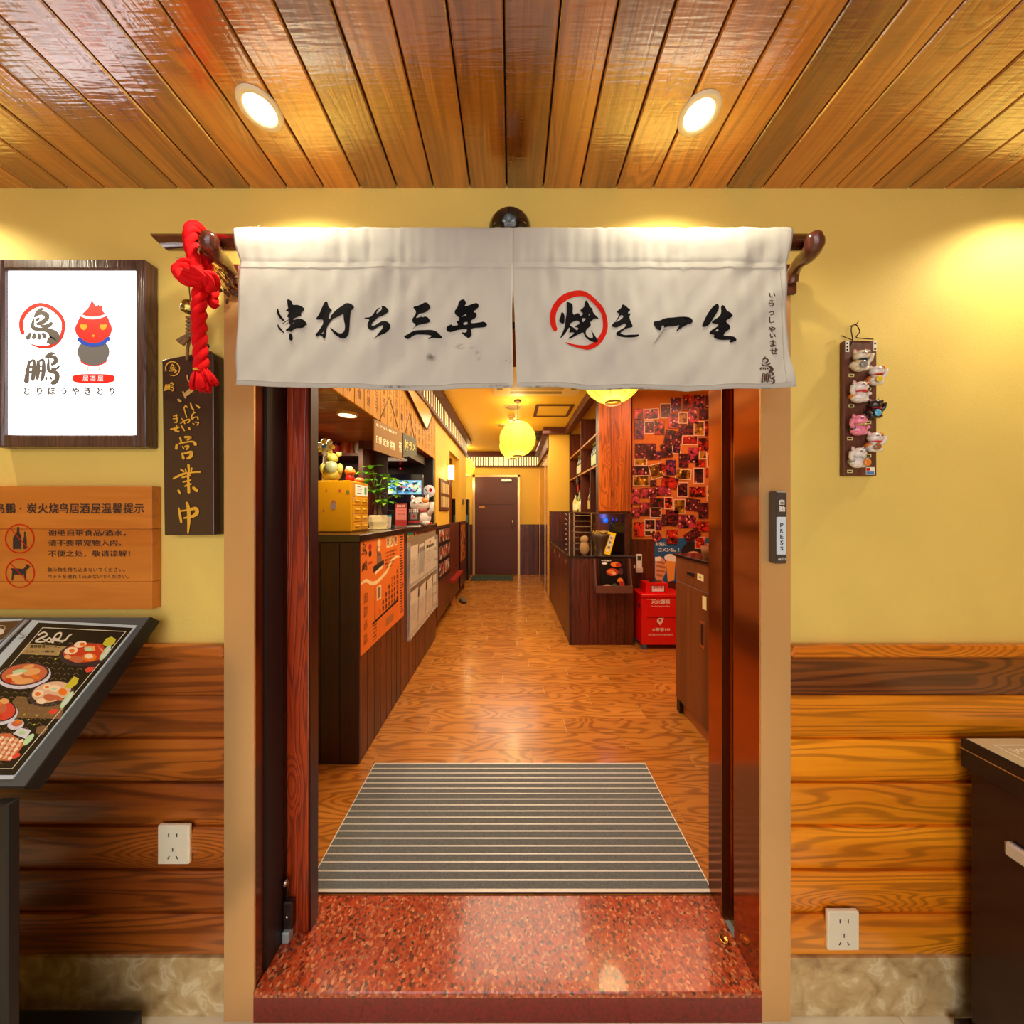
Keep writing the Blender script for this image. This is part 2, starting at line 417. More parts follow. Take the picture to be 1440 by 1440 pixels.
red_post = wood('red_stained_wood', ('#2a0606', '#86250a', '#c2480f'), 'Z', .06, .35, coat=.3, rings=5, contrast=.9, bump=.6, pv=.1, knots=1.1, stretch=.06, kscale=.9)
dark_plank = wood('dark_plank_wood', ('#180606', '#48180e', '#6f2e12'), 'Z', .1, .4, coat=.2, rings=4, contrast=.8, bump=.4, pv=.28, knots=.8, stretch=.08)
black_plank = wood('black_plank_wood', ('#0c0406', '#240d12', '#3a1612'), 'Z', .1, .45, rings=3, contrast=.6, bump=.3, pv=.2, knots=.5, stretch=.08)
pillar_wood = wood('pillar_wood', ('#2c0c06', '#96400c', '#cf6a12'), 'Z', .1, .4, coat=.15, rings=4, contrast=.8, bump=.4, pv=.2, knots=1.2, stretch=.07, kscale=1.1)
brown_beam = mat('dark_brown_beam', '#5a2210', .5, bump=.1)
sign_wood = wood('honey_board', ('#8f3f08', '#c06a1c', '#d08030'), 'X', .14, .4, coat=.2, rings=3, contrast=.3, bump=.2, pv=.05, knots=.35, stretch=.07)
slat_wood = wood('menu_slat_wood', ('#7a4408', '#b87a10', '#cc8e1c'), 'Z', .1, .45, rings=3, contrast=.3, bump=.2, pv=.07, knots=0, stretch=.06)
slat_wood.node_tree.nodes['Principled BSDF'].inputs['Specular IOR Level'].default_value = .12
lam = wood('walnut_laminate', ('#2a1008', '#6a3518', '#7e4420'), 'Z', .16, .4, rings=2.5, contrast=.5, bump=.05, pv=.04, knots=0, stretch=.04)
tile_wood = wood('wood_look_tile', ('#5a260a', '#b46c24', '#cc8636'), 'X', .15, .24, coat=.2, rings=7, contrast=.85, bump=.12, pv=.07, knots=.5, stretch=.16)
grout = mat('grout', '#d8b070', .8)
granite = mottled('red_granite', [(0, '#3e2a22'), (.16, '#a23e20'), (.42, '#c4522a'), (.62, '#8e3018'), (.82, '#d88a58'), (.89, '#5a3c30'), (.95, '#b44c28')], 130, .2, coat=.25)
dark_granite = mottled('dark_red_stone', [(0, '#640a08'), (.5, '#82120c'), (1, '#70100a')], 120, .18, coat=.3)
marble = mottled('beige_marble', [(.3, '#a88a5c'), (.45, '#c8ac78'), (.55, '#d4bc88'), (.62, '#e8d8ac'), (.75, '#c4a470')], 16, .3, 'noise', detail=8, dist=.6)
pale_tile = mat('pale_floor_tile', '#e6dcc0', .25, var=.05)
gold_metal = mat('brushed_gold_metal', '#e8bc80', .25, .5, bump=.05, bscale=30)
dark_metal = mat('dark_bronze_metal', '#6e3820', .14, .7); lit_bronze_metal = mat('lit_bronze_metal', '#a85c28', .13, .85)  # second metal is a brighter bronze: orange reflections put into its colour
gold_edge = mat('gold_edge', '#d8a458', .25, 1)
steel = mat('steel', '#b8b4ac', .25, 1)
blackm = mat('black_metal', '#1d1c1e', .4, .3)
blackp = mat('black_plastic', '#141214', .35)
greym = mat('grey_metal', '#6c6e70', .4, .5)
darkvoid = mat('kitchen_dark_paint', '#1c1216', .6)
white = mat('white_plastic', '#ece8e0', .4)
outletm = mat('outlet_cream', '#ece6cc', .35)
ink = mat('black_ink', '#100f12', .9, spec=.1)
grey_ink = mat('grey_ink', '#7a7670', .8)
brown_ink = mat('brown_ink', '#4a2a20', .8)
red_ink = mat('red_ink', '#c81c08', .8, spec=.1)
red_bright = mat('bright_red', '#e8281c', .6)
gold_ink = mat('gold_leaf', '#e8b23a', .4, .2)
white_ink = mat('white_ink', '#f4efe4', .7)
cream_lit = mat('lit_paper', '#ffe9b0', .6, emit=1.1, ecol='#ffe29a')

# ------------------------------------------------------------------ lobby shell
# ceiling with planks running away from the viewer
cl = struct('ceiling', MB().box((-3, -2.6, CZ+.014), (3, WY, CZ+.06)), mat('joint_dark', '#140a04', .8))
pitch = .10985; x0 = (712.5-720)*WY/F
pm = MB(); a = (pitch-.004)/2
pm.add([(-a,-2.6,.012),(-a,-2.6,.003),(-a+.003,-2.6,0),(a-.003,-2.6,0),(a,-2.6,.003),(a,-2.6,.012),(-a,WY,.012),(-a,WY,.003),(-a+.003,WY,0),(a-.003,WY,0),(a,WY,.003),(a,WY,.012)],
       [(0,1,7,6),(1,2,8,7),(2,3,9,8),(3,4,10,9),(4,5,11,10),(0,5,4,3,2,1),(6,7,8,9,10,11)])
ORG['_'] = Vector((0,0,0))
p0 = pm.build('ceiling_plank', ceil_wood, None, org=(0,0,0)); p0.parent = cl
first = True
for k in range(-26, 27):
    o = p0 if first else p0.copy()
    if not first: COL.objects.link(o); o.parent = cl
    first = False
    o.location = Vector((x0+pitch*(k+.5), 0, CZ-R.random()*.0015))-ORG[cl.name]
# entrance wall around the opening
XL, XR, ZT = -.8476, .8200, 2.06
wall = struct('wall_front', MB().box((-3, WY, 0), (XL+.02, 1.2, 2.9)).box((XR-.02, WY, 0), (3, 1.2, 2.9)).box((XL+.02, WY, ZT), (XR-.02, 1.2, 2.9)), yellow_wall)
struct('wall_left', MB().box((-3.1, -2.6, 0), (-3, WY, 2.6)), yellow_wall)
struct('wall_right', MB().box((3, -2.6, 0), (3.1, WY, 2.6)), yellow_wall)
struct('wall_back', MB().box((-3, -2.7, 0), (3, -2.6, 2.6)), mat('hall_wall', '#d8c8a8', .7))
# lobby floor tiles
fl = struct('floor', MB().box((-3, -2.6, -.05), (3, WY, -.004)), grout)
for ix in range(-4, 4):
    for iy in range(-4, 1):
        xx, yy = ix*.8+.35, WY-.8*(1-iy) if iy < 1 else 0
        a0, a1 = yy, min(yy+.797, WY)
        MB().box((max(xx,-3), max(a0,-2.6), -.012), (min(xx+.797, 3), a1, 0)).build('floor_tile', pale_tile, fl)
# cladding
PH = .1316
prof = [(0, PH-.001), (-.013, PH-.001), (-.0175, PH-.008), (-.021, PH-.022), (-.0225, PH-.042), (-.0195, PH*.5), (-.013, PH*.22), (-.006, .003), (-.004, 0), (0, 0)]
def cladding(name, xa, xb, tops, mats_):
    t = struct(name, MB().box((xa, WY-.002, .165), (xb, WY, 1.09)), mat('joint_dark', '#140a04', .8))
    for zt, mm in zip(tops, mats_):
        MB().prism([(xa, WY-.001+y, zt-PH+z) for y, z in prof], (xb-xa, 0, 0)).build('cladding_plank', mm, t)
    zc = 1.5-(924-720)*.96/F
    MB().chbox((xa, WY-.03, zc), (xb, WY, zc+.034), .006).build('cap_rail', mm if name == 'trim_2' else clad_left, t)
    return t
ztops = [EYE-(y-720)*.9635/F for y in (924, 979, 1040.5, 1103, 1165, 1227, 1286)]
ztops[-1] = ztops[-2]-PH+.004
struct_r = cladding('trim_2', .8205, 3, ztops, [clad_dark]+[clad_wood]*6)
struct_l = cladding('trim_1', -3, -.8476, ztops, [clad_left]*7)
for nm, xa, xb in (('baseboard_left', -3, -.8476), ('baseboard_right', .8205, 3)):
    struct(nm, MB().box((xa, WY-.012, 0), (xb, WY, .175)), marble)
# ------------------------------------------------------------------ door casing
cas = struct('door_1', MB().box((-.8476, .96, 0), (-.7597, .966, ZT)).box((-.8476, .966, 0), (-.80, 1.0, ZT)), gold_metal)
MB().box((.7325, .96, 0), (.8200, .966, ZT)).box((.81, .966, 0), (.82, 1.0, ZT)).build('casing_face', gold_metal, cas)
MB().box((-.8476, .96, ZT), (.82, 1.0, ZT+.09)).build('casing_head', gold_metal, cas)
MB().box((-.7897, .966, FI-.09), (-.7597, 1.2, ZT)).build('reveal_left', dark_metal, cas)
MB().box((.7325, .966, FI-.09), (.80, 1.0765, ZT)).box((.7325, 1.141, FI-.02), (.80, 1.215, ZT)).box((.78, 1.07, FI-.02), (.80, 1.15, ZT)).build('reveal_right', lit_bronze_metal, cas)
MB().box((.7345, 1.0765, FI), (.7365, 1.079, ZT)).box((.772, 1.128, FI), (.779, 1.139, ZT)).box((.7325, 1.139, FI), (.735, 1.142, ZT)).build('gold_strip', gold_edge, cas)
MB().box((-.7597, .9605, ZT-.02), (.7325, 1.215, ZT)).build('head_soffit', dark_metal, cas)
MB().box((-.7597, 1.0, FI+.0005), (-.752, 1.07, ZT-.02)).build('dark_strip', mat('black_groove', '#1a0a0c', .5), cas)
# wooden post of the sliding door
post = thing('door_post', (-.715, 1.11, FI), 'red stained wooden door post with dark knots left of the doorway', 'post')
MB().chbox((-.754, 1.091, FI), (-.682, 1.134, ZT-.02), .003).build('post_timber', red_post, post)
MB().box((-.7595, 1.094, FI), (-.754, 1.134, ZT-.02)).box((-.682, 1.096, FI), (-.675, 1.136, ZT-.02)).build('edge_strip', mat('post_edge', '#3c0f0c', .35), post)
MB().tube([(-.681, 1.0925, FI+.0), (-.681, 1.0925, ZT-.03)], .0012, 6).build('gold_bead', gold_edge, post)
# floor bolt on the post
bolt = thing('floor_bolt', (-.744, 1.075, FI), 'small steel floor bolt with lock at the foot of the door post', 'lock')
MB().chbox((-.7515, 1.062, FI), (-.728, 1.088, FI+.035), .003).build('foot_block', mat('pale_steel_paint', '#b8c8c8', .35, .3), bolt)
MB().chbox((-.752, 1.07, FI+.035), (-.722, 1.089, FI+.125), .003).tube([(-.739, 1.071, FI+.08), (-.739, 1.066, FI+.08)], .006, 12, 1).build('lock_body', [mat('lock_dark', '#51413c', .3, .7), steel], bolt)
MB().tube([(-.744, 1.08, FI+.125), (-.744, 1.08, FI+.185), (-.742, 1.068, FI+.197), (-.735, 1.062, FI+.2)], [.006, .006, .007, .009], 10).build('bolt_handle', steel, bolt)
# sill step
sill = struct('trim_3', MB().chbox((-.7597, .955, FI-.018), (.7345, 1.2, FI), .003), granite)
MB().box((-.7597, .958, 0), (.7345, 1.0, FI-.018)).build('riser', dark_granite, sill)
MB().lathe([(0, 0), (.0135, 0), (.0135, .002), (.010, .0026), (.0095, .0018), (0, .0018)], ((1018-720)*(645.9/601)/F, 645.9/601, FI+.0), 20, cap=False).build('floor_stud', gold_edge, sill)
# ------------------------------------------------------------------ restaurant shell
if1 = struct('floor', MB().box((-3, 1.2, FI-.05), (2.7, 7.4, FI-.003)), grout)
TW, TL = .15, .9
row = 0; y = 1.2-.02
def xr_at(y): return 2.3 if y < 3.6 else (1.35 if y < 5.3 else .75)
while y < 7.36:
    off = ((row*.37) % 1)*TL
    if abs(y-1.80) < .2: pass
    x = -1.25-off
    lo = -1.2 if y < 3.7 else (-1.3 if y < 6 else -1.8)
    while x < xr_at(y):
        a, b = max(x, lo), min(x+TL-.003, xr_at(y))
        y0_, y1_ = max(y, 1.2), min(y+TW-.003, 7.38)
        if b-a > .05 and y1_-y0_ > .02:
            MB().box((a, y0_, FI-.012), (b, y1_, FI)).build('floor_tile', tile_wood, if1)
        x += TL
    y += TW; row += 1
struct('ceiling', MB().box((-3, 1.2, CI), (2.7, 7.4, CI+.05)), amber_ceiling)
struct('wall_back', MB().box((-3, 7.34, FI), (2.7, 7.44, CI)), amber_paint)
struct('wall_left', MB().box((-2.2, 1.2, FI), (-2.1, 3.7, CI)), darkvoid)
for a, b in (((-2.2, 3.672, FI), (-.861, 3.69, CI)), ((-.92, 3.69, FI+.16), (-.86, 4.48, CI)), ((-.92, 5.3, FI+.16), (-.86, 6.07, CI)), ((-.92, 4.48, 2.35), (-.86, 5.3, CI)), ((-2.4, 6.07, FI), (-2.3, 7.34, CI))): struct('wall_left', MB().box(a, b), amber_paint)
struct('wall_right', MB().box((2.6, 1.2, FI), (2.7, 3.7, CI)), mat('nook_side_wall', '#8a4a20', .6))
struct('wall_right', MB().box((1.32, 3.66, FI), (2.7, 3.76, CI)), pillar_wood)
for a, b in (((.6, 5.25, FI), (1.3, 5.35, CI)), ((.61, 5.35, FI), (.7, 7.34, CI)), ((1.32, 3.76, FI), (1.4, 5.3, CI))): struct('wall_right', MB().box(a, b), amber_paint)
# back door
bd = struct('door_2', MB().box((-.37, 7.335, FI), (.64*0+.64-.0, 7.34, FI+.001)), dark_plank)
bpy.data.objects.remove(bd)
X0, X1 = (668-720)*7.3/F, (728-720)*7.3/F; ZD = EYE+(720-671)*7.3/F
bd = struct('door_2', MB().chbox((X0, 7.29, FI+.02), (X1, 7.33, ZD), .004), mat('brown_door_leaf', '#59261a', .45, bump=.1))
for a, b in (((X0-.05, 7.28, FI), (X0, 7.34, ZD+.05)), ((X1, 7.28, FI), (X1+.05, 7.34, ZD+.05)), ((X0-.05, 7.28, ZD), (X1+.05, 7.34, ZD+.05))):
    MB().box(a, b).build('door_frame', gold_metal, bd)
MB().tube([(X1-.12, 7.285, EYE-.9+.55), (X1-.12, 7.26, EYE-.35), (X1-.12, 7.26, EYE-.2), (X1-.12, 7.285, EYE-.17)], .012, 8).build('handle', steel, bd)
MB().box((X1-.36, 7.25, ZD-.1), (X1-.14, 7.29, ZD-.04)).build('door_closer', steel, bd)
zz = EYE+(720-710)*7.3/F
for a, b in ((X0+.08, X1-.08),):
    for z in (zz, zz-.52): MB().box((a, 7.286, z), (b, 7.292, z+.012)).build('panel_line', mat('door_line', '#34120e', .5), bd)
MB().box((X0+.09, 7.285, zz-.06), (X0+.22, 7.291, zz-.035)).build('name_strip', gold_edge, bd)
dm = tag(MB().chbox((-.86, 6.68, FI), (.03, 7.2, FI+.012), .004).build('door_mat', mat('green_mat', '#3a4638', .95, bump=.8, bscale=300)), 'small dark green doormat in front of the brown back door', 'mat')
# wainscot planks on the back wall
wb = struct('trim_4', MB().box((X1+.05, 7.325, FI), (.62, 7.34, EYE-.28)), mat('joint_dark', '#140a04', .8))
x = X1+.055
while x < .6:
    MB().box((x, 7.312, FI), (min(x+.1, .61), 7.326, EYE-.285)).build('wainscot_plank', dark_plank, wb); x += .105
wb = struct('trim_5', MB().box((-2.0, 7.325, FI), (X0-.05, 7.34, EYE-.28)), mat('joint_dark', '#140a04', .8))
x = X0-.155
while x > -1.6:
    MB().box((x, 7.312, FI), (x+.1, 7.326, EYE-.285)).build('wainscot_plank', dark_plank, wb); x -= .105
# lit transoms below the ceiling (shoji panes between slats)
def transom(name, p, q, nrm, z0, z1, n, zc=CI):
    """from p to q (x, y) facing nrm"""
    P = Vector((p[0], p[1], 0)); Q = Vector((q[0], q[1], 0)); nv = Vector((nrm[0], nrm[1], 0)); d = Q-P
    t = struct(name, MB().add([P+nv*.0+Vector((0,0,z1)), Q+Vector((0,0,z1)), Q+nv*.1+Vector((0,0,z1)), P+nv*.1+Vector((0,0,z1)), P+Vector((0,0,zc)), Q+Vector((0,0,zc)), Q+nv*.1+Vector((0,0,zc)), P+nv*.1+Vector((0,0,zc))],
        [(0,3,2,1),(4,5,6,7),(0,1,5,4),(1,2,6,5),(2,3,7,6),(3,0,4,7)]), brown_beam)
    u = d/n
    for i in range(n):
        a = P+u*(i+.34); b = P+u*(i+1)
        MB().add([a+nv*.012+Vector((0,0,z0)), b+nv*.012+Vector((0,0,z0)), b+nv*.012+Vector((0,0,z1)), a+nv*.012+Vector((0,0,z1)),
                  a+Vector((0,0,z0)), b+Vector((0,0,z0)), b+Vector((0,0,z1)), a+Vector((0,0,z1))], [(0,1,2,3),(7,6,5,4),(0,4,5,1),(1,5,6,2),(2,6,7,3),(3,7,4,0)]).build('pane', cream_lit, t)
        a2 = P+u*i; b2 = P+u*(i+.34)
        MB().add([a2+nv*.017+Vector((0,0,z0)), b2+nv*.017+Vector((0,0,z0)), b2+nv*.017+Vector((0,0,z1)), a2+nv*.017+Vector((0,0,z1)),
                  a2+Vector((0,0,z0)), b2+Vector((0,0,z0)), b2+Vector((0,0,z1)), a2+Vector((0,0,z1))], [(0,1,2,3),(7,6,5,4),(0,4,5,1),(1,5,6,2),(2,6,7,3),(3,7,4,0)]).build('slat', brown_beam, t)
    r0, r1 = z0-.035, z0
    MB().add([P+nv*.045+Vector((0,0,r0)), Q+nv*.045+Vector((0,0,r0)), Q+nv*.045+Vector((0,0,r1)), P+nv*.045+Vector((0,0,r1)),
              P+Vector((0,0,r0)), Q+Vector((0,0,r0)), Q+Vector((0,0,r1)), P+Vector((0,0,r1))], [(0,1,2,3),(7,6,5,4),(0,4,5,1),(1,5,6,2),(2,6,7,3),(3,7,4,0)]).build('lower_rail', brown_beam, t)
    return t
transom('trim_6', (-1.0, 7.335), (.6, 7.335), (0, -1), EYE+1.04, EYE+1.235, 28)
transom('trim_7', (-.86, 3.69), (-.86, 6.15), (1, 0), EYE+1.07, EYE+1.285, 24)
transom('trim_8', (.6, 5.3), (.6, 7.3), (-1, 0), EYE+1.04, EYE+1.235, 22)
transom('trim_9', (-.86, 1.5), (-.86, 3.68), (1, 0), EYE+1.07, EYE+1.285, 22)
struct('trim_10', MB().box((.5, 5.15, EYE+1.24), (.93, 5.26, CI)).box((.84, 3.4, EYE+1.24), (.93, 5.2, CI)).box((.84, 3.36, EYE+1.24), (1.3, 3.42, CI)), brown_beam)
# wood below the amber pillar face, right of the corridor
wt = struct('trim_11', MB().box((.6, 5.238, FI), (1.3, 5.25, EYE+.01)), mat('joint_dark', '#140a04', .8))
for i in range(7): MB().box((.6+i*.1, 5.226, FI), (.6+i*.1+.097, 5.24, EYE+.0)).build('wainscot_plank', dark_plank, wt)
# glass sliding door set into the right wall, with gold frame
gd = struct('door_3', MB().box((.596, 5.5, FI), (.606, 5.54, 2.5)).box((.596, 7.1, FI), (.606, 7.14, 2.5)).box((.596, 5.5, 2.47), (.606, 7.14, 2.5)).box((.59, 5.9, FI), (.6, 5.93, 2.5)), gold_metal)
MB().box((.6, 5.54, EYE-.28), (.604, 7.1, 2.47)).build('upper_pane', mat('amber_reflection_glass', '#b07a20', .12, .8), gd)  # reflected amber wall put into the pane colour
MB().box((.6, 5.54, FI), (.604, 7.1, EYE-.28)).build('lower_pane', mat('brown_reflection_glass', '#6a3018', .15, .7), gd)  # reflected wood put into the lower pane colour
# photo wall: wainscot planks below the board
wp = struct('trim_12', MB().box((1.29, 3.648, FI), (2.6, 3.66, EYE-.30)), mat('joint_dark', '#140a04', .8))
for i in range(13): MB().box((1.295+i*.1, 3.636, FI), (1.295+i*.1+.097, 3.65, EYE-.31)).build('wainscot_plank', dark_plank, wp)
# wooden pillar of three planks
xa = (842-720)*3.46/F; xb = (887.5-720)*3.46/F
pl = struct('trim_13', MB().box((xa+.005, 3.47, EYE-.0), (xb-.005, 3.6, CI)), black_plank)
for i, (u0, u1) in enumerate(((0, .37), (.37, .70), (.70, 1))):
    MB().chbox((xa+(xb-xa)*u0+.001, 3.455, EYE+.005), (xa+(xb-xa)*u1-.001, 3.475, EYE+1.24), .002).build('pillar_plank', pillar_wood, pl)
MB().box((xb-.05, 3.5, FI), (xb, 3.63, CI)).build('pillar_side', dark_plank, pl)
MB().box((.93, 3.6, FI+.9), (1.32, 3.63, EYE)).build('niche_back', dark_plank, pl)
def tfit(s, t, x0, x1, cy, h, mi=0, bold=0, lift=0, flip=-1):
    vs, tr = glyphs(t, bold); xs = [v[0] for v in vs]; ys = [v[1] for v in vs]
    kx = (x1-x0)/max(max(xs)-min(xs), 1e-6); ky = h/max(max(ys)-min(ys), 1e-6); ym = (max(ys)+min(ys))/2; xm = min(xs)
    s.tris([(x0+(q[0]-xm)*kx, cy+flip*(q[1]-ym)*ky, q[2] if len(q) > 2 else 0) for q in vs], tr, mi, lift); return s
Print.tfit = tfit
def vfit(s, t, cx, y0, y1, wd, mi=0, bold=0, lift=0, dx=0):
    n = len(t); st = (y1-y0)/n
    for i, ch in enumerate(t): s.tfit(ch, cx-wd/2+dx*i, cx+wd/2+dx*i, y0+st*(i+.5), st*.82, mi, bold, lift)
    return s
Print.vfit = vfit
# hand drawn brush characters of the shop mark: centre lines in a 1440-wide tracing grid
TORI = [[(335,165,14),(280,210,16),(248,262,8)], [(270,240,10),(330,215,16),(390,240,22),(385,290,20),(320,335,18),(275,345,12)], [(265,300,14),(300,280,10)],
        [(320,370,8),(400,370,18),(452,335,14)], [(235,290,8),(225,380,16),(290,410,18),(400,420,20),(470,470,42),(480,520,45),(410,560,22)],
        [(195,460,12),(165,515,22)], [(245,460,10),(240,510,20)], [(300,460,10),(305,515,20)], [(345,460,12),(375,500,20)]]
HOU = [[(185,790,14),(165,900,20),(150,1035,28)], [(190,800,12),(240,780,14),(240,900,24),(225,1010,20)], [(185,860,10),(230,855,10)], [(180,920,10),(230,915,12)],
       [(290,790,16),(290,900,22),(278,1000,16)], [(300,790,12),(350,775,14),(355,900,22),(340,1000,16)], [(300,850,8),(350,845,8)], [(300,910,8),(350,905,8)],
       [(485,695,10),(430,705,20),(380,745,14)], [(410,750,10),(480,740,20),(500,790,24),(450,830,14)], [(415,770,10),(410,850,16),(420,900,18),(490,920,22),(520,960,24),(500,1030,26),(450,1050,18)],
       [(450,880,8),(500,880,12),(540,850,10)], [(350,980,8),(325,1020,14)], [(390,980,8),(385,1005,12)], [(430,975,8),(450,1000,12)]]
RING = [(105,460,20),(88,380,22),(95,290,22),(150,200,22),(240,135,22),(330,118,20),(430,145,20),(520,215,20),(580,300,18),(588,400,18),(560,500,20),(490,580,20),(400,620,16),(310,620,12),(210,590,5)]

# ------------------------------------------------------------------ noren curtain
def interp(P, x):
    for (a, b), (c, d) in zip(P, P[1:]):
        if x <= c: return b+(d-b)*max(0, (x-a))/(c-a)
    return P[-1][1]
ND = .848
LE = [(320,327),(345,331),(368,338),(450,337),(500,338),(548,341)]
RE = [(320,1117),(345,1113),(370,1107),(450,1105),(500,1108),(548,1114)]
BE = [(327,545),(400,547),(520,550),(620,551),(715,547),(722,547),(740,547),(850,550),(960,552),(1060,550),(1114,546)]
def wave(x, y):
    t = max(0, min(1, (y-365)/185)); n = noise.noise
    v = .010*n(Vector((x/62, y/260, 1.3)))*(.25+.75*t)+.006*n(Vector(((x+y*.7)/34, (y-x*.3)/95, 4.1)))*(.5+.5*t)+.002*n(Vector((x/15, y/50, 8)))
    for xc, wd, a in ((432, 5, .0016), (571, 6, .0026), (700, 10, .0022), (640, 30, -.002), (815, 9, .002), (963, 7, .0034), (1040, 25, -.002), (880, 30, -.0025), (500, 30, -.002)):
        v += a*math.exp(-((x-xc)/wd)**2)*(.3+.7*t)
    if y < 372: v += .0022*n(Vector((x/11, 1, 2)))*min(1, (y-326)/30)
    v -= .012*t*t
    return v
def cloth(x, y, l=0):
    p = W(x, y, ND); p.y += wave(x, y)-l; return p
ROD = Vector((0, .871, EYE+(720-341)*.871/F))
fabric = mat('linen_cloth', '#bdbbb1', .9, sheen=.2)
def make_fabric():
    t = fabric.node_tree; N, L = t.nodes, t.links; b = N['Principled BSDF']
    tc = N.new('ShaderNodeTexCoord'); g = N.new('ShaderNodeNewGeometry')
    w1 = N.new('ShaderNodeTexWave'); w1.wave_type = 'BANDS'; w1.bands_direction = 'X'; w1.inputs['Scale'].default_value = 260; w1.inputs['Distortion'].default_value = .6
    w2 = N.new('ShaderNodeTexWave'); w2.wave_type = 'BANDS'; w2.bands_direction = 'Z'; w2.inputs['Scale'].default_value = 260; w2.inputs['Distortion'].default_value = .6
    for q in (w1, w2): L.new(tc.outputs['Object'], q.inputs['Vector'])
    bp = N.new('ShaderNodeBump'); bp.inputs['Strength'].default_value = .25; bp.inputs['Distance'].default_value = .0008
    L.new(math_node(t, 'ADD', w1.outputs['Fac'], w2.outputs['Fac']), bp.inputs['Height']); L.new(bp.outputs[0], b.inputs['Normal'])
    # soot smudges near the middle slit: worn marks of their own shape
    nz = N.new('ShaderNodeTexNoise'); nz.inputs['Scale'].default_value = 60; nz.inputs['Detail'].default_value = 4; L.new(g.outputs['Position'], nz.inputs['Vector'])
    acc = None
    for (px, py, sx, sz) in ((606, 503, 9, 7), (655, 490, 17, 5), (673, 500, 5, 10), (712, 508, 9, 7), (700, 545, 22, 3), (560, 546, 40, 2.2), (880, 550, 60, 2.4), (760, 547, 25, 2.5), (1080, 549, 20, 2)):
        c = cloth(px, py); vm = N.new('ShaderNodeVectorMath'); vm.operation = 'SUBTRACT'; L.new(g.outputs['Position'], vm.inputs[0]); vm.inputs[1].default_value = c
        sc2 = N.new('ShaderNodeVectorMath'); sc2.operation = 'MULTIPLY'; k = F/ND; L.new(vm.outputs[0], sc2.inputs[0]); sc2.inputs[1].default_value = (k/sx, 4, k/sz)
        ln = N.new('ShaderNodeVectorMath'); ln.operation = 'LENGTH'; L.new(sc2.outputs[0], ln.inputs[0])
        v = math_node(t, 'SUBTRACT', 1.1, ln.outputs['Value'], clamp=True)
        acc = v if acc is None else math_node(t, 'MAXIMUM', acc, v)
    a2 = math_node(t, 'MULTIPLY', acc, math_node(t, 'MULTIPLY', math_node(t, 'SUBTRACT', nz.outputs['Fac'], .42, clamp=True), 6, clamp=True), clamp=True)
    mx = N.new('ShaderNodeMix'); mx.data_type = 'RGBA'; L.new(math_node(t, 'MULTIPLY', a2, .8), mx.inputs[0]); mx.inputs[6].default_value = lin('#bfbeb5')+(1,); mx.inputs[7].default_value = lin('#4a4238')+(1,)
    L.new(mx.outputs[2], b.inputs['Base Color'])
make_fabric()
nor = thing('noren_curtain', (0, ND, EYE+.32), 'off-white linen shop curtain with black brush writing over the doorway', 'curtain')
def cloth_panel(x0f, x1f, nx):
    mb = MB(); rows = []
    # casing round the rod, from the back seam over the top
    cas_pts = [(.9, .652+.0), (.897, .68)]+[(.871+.0235*math.cos(a), ROD.z-EYE+.030*math.sin(a)+.004) for a in [math.pi*k/8 for k in range(0, 9)]]
    ys = [344, 350, 356, 361, 365, 367.5, 368.5, 372]+[372+(548-372)*k/30 for k in range(1, 31)]
    for (yy, zz) in cas_pts[:-1]:
        row = []
        for i in range(nx+1):
            u = i/nx; ypx = 720-(zz)*F/ND; a, b = x0f(max(ypx, 322)), x1f(max(ypx, 322)); x = a+(b-a)*u
            row.append(Vector(((x-720)*ND/F, yy+.0022*noise.noise(Vector((x/11, 1, 2))), EYE+zz+.0016*noise.noise(Vector((x/28, 3, 2))))))
        rows.append(row)
    for yv in ys:
        row = []
        for i in range(nx+1):
            u = i/nx; a, b = x0f(yv), x1f(yv); x = a+(b-a)*u
            yb = yv if yv < 372 else 372+(interp(BE, x)-372)*(yv-372)/(548-372)
            p = cloth(x, yb)
            if yv < 368: p.y += 0.0
            if 367 <= yv <= 369: p.y += .0007
            if yv > 545: p.y -= .0012
            row.append(p)
        rows.append(row)
    n = nx+1; vs = [p for r in rows for p in r]
    fs = [(r*n+i, r*n+i+1, (r+1)*n+i+1, (r+1)*n+i) for r in range(len(rows)-1) for i in range(nx)]
    mb.add(vs, fs, 0, True); return mb
slitL = [(320,721.2),(400,721.2),(440,720),(548,722)]; slitR = [(320,721.3),(400,721.4),(440,723.5),(548,727)]
cloth_panel(lambda y: interp(LE, y), lambda y: interp(slitL, y), 130).build('left_panel', fabric, nor, solid=.0013)
cloth_panel(lambda y: interp(slitR, y), lambda y: interp(RE, y), 130).build('right_panel', fabric, nor, solid=.0013)
# stitching lines: seam of the rod pocket, hem, and side hem
st = MB()
for (xa_, xb_, yv) in ((338, 720, 376), (724, 1106, 376)): st.tube([cloth(x, yv, .0012) for x in range(xa_, xb_, 6)], .00035, 4)
for (xa_, xb_) in ((343, 720), (729, 1111)): st.tube([cloth(x, interp(BE, x)-7, .0012) for x in range(xa_, xb_, 6)], .0005, 4)
for xs_ in (1098,): st.tube([cloth(xs_+(y-400)*.02, y, .0012) for y in range(378, 545, 6)], .0004, 4)
st.build('stitching', mat('thread', '#a9a496', .9), nor)
pr = Print(lambda x, y, l=0: cloth(x, y, .0016+l), maxlen=9)
def tr(pts, ox, oy, s): return [(ox+x/s, oy+y/s) for x, y in pts]
def char(pts, ox, oy, s, holes=(), mi=0): pr.poly(tr(pts, ox, oy, s), mi, [tr(h, ox, oy, s) for h in holes], sm=2)
o1 = (380, 410, 14.4)
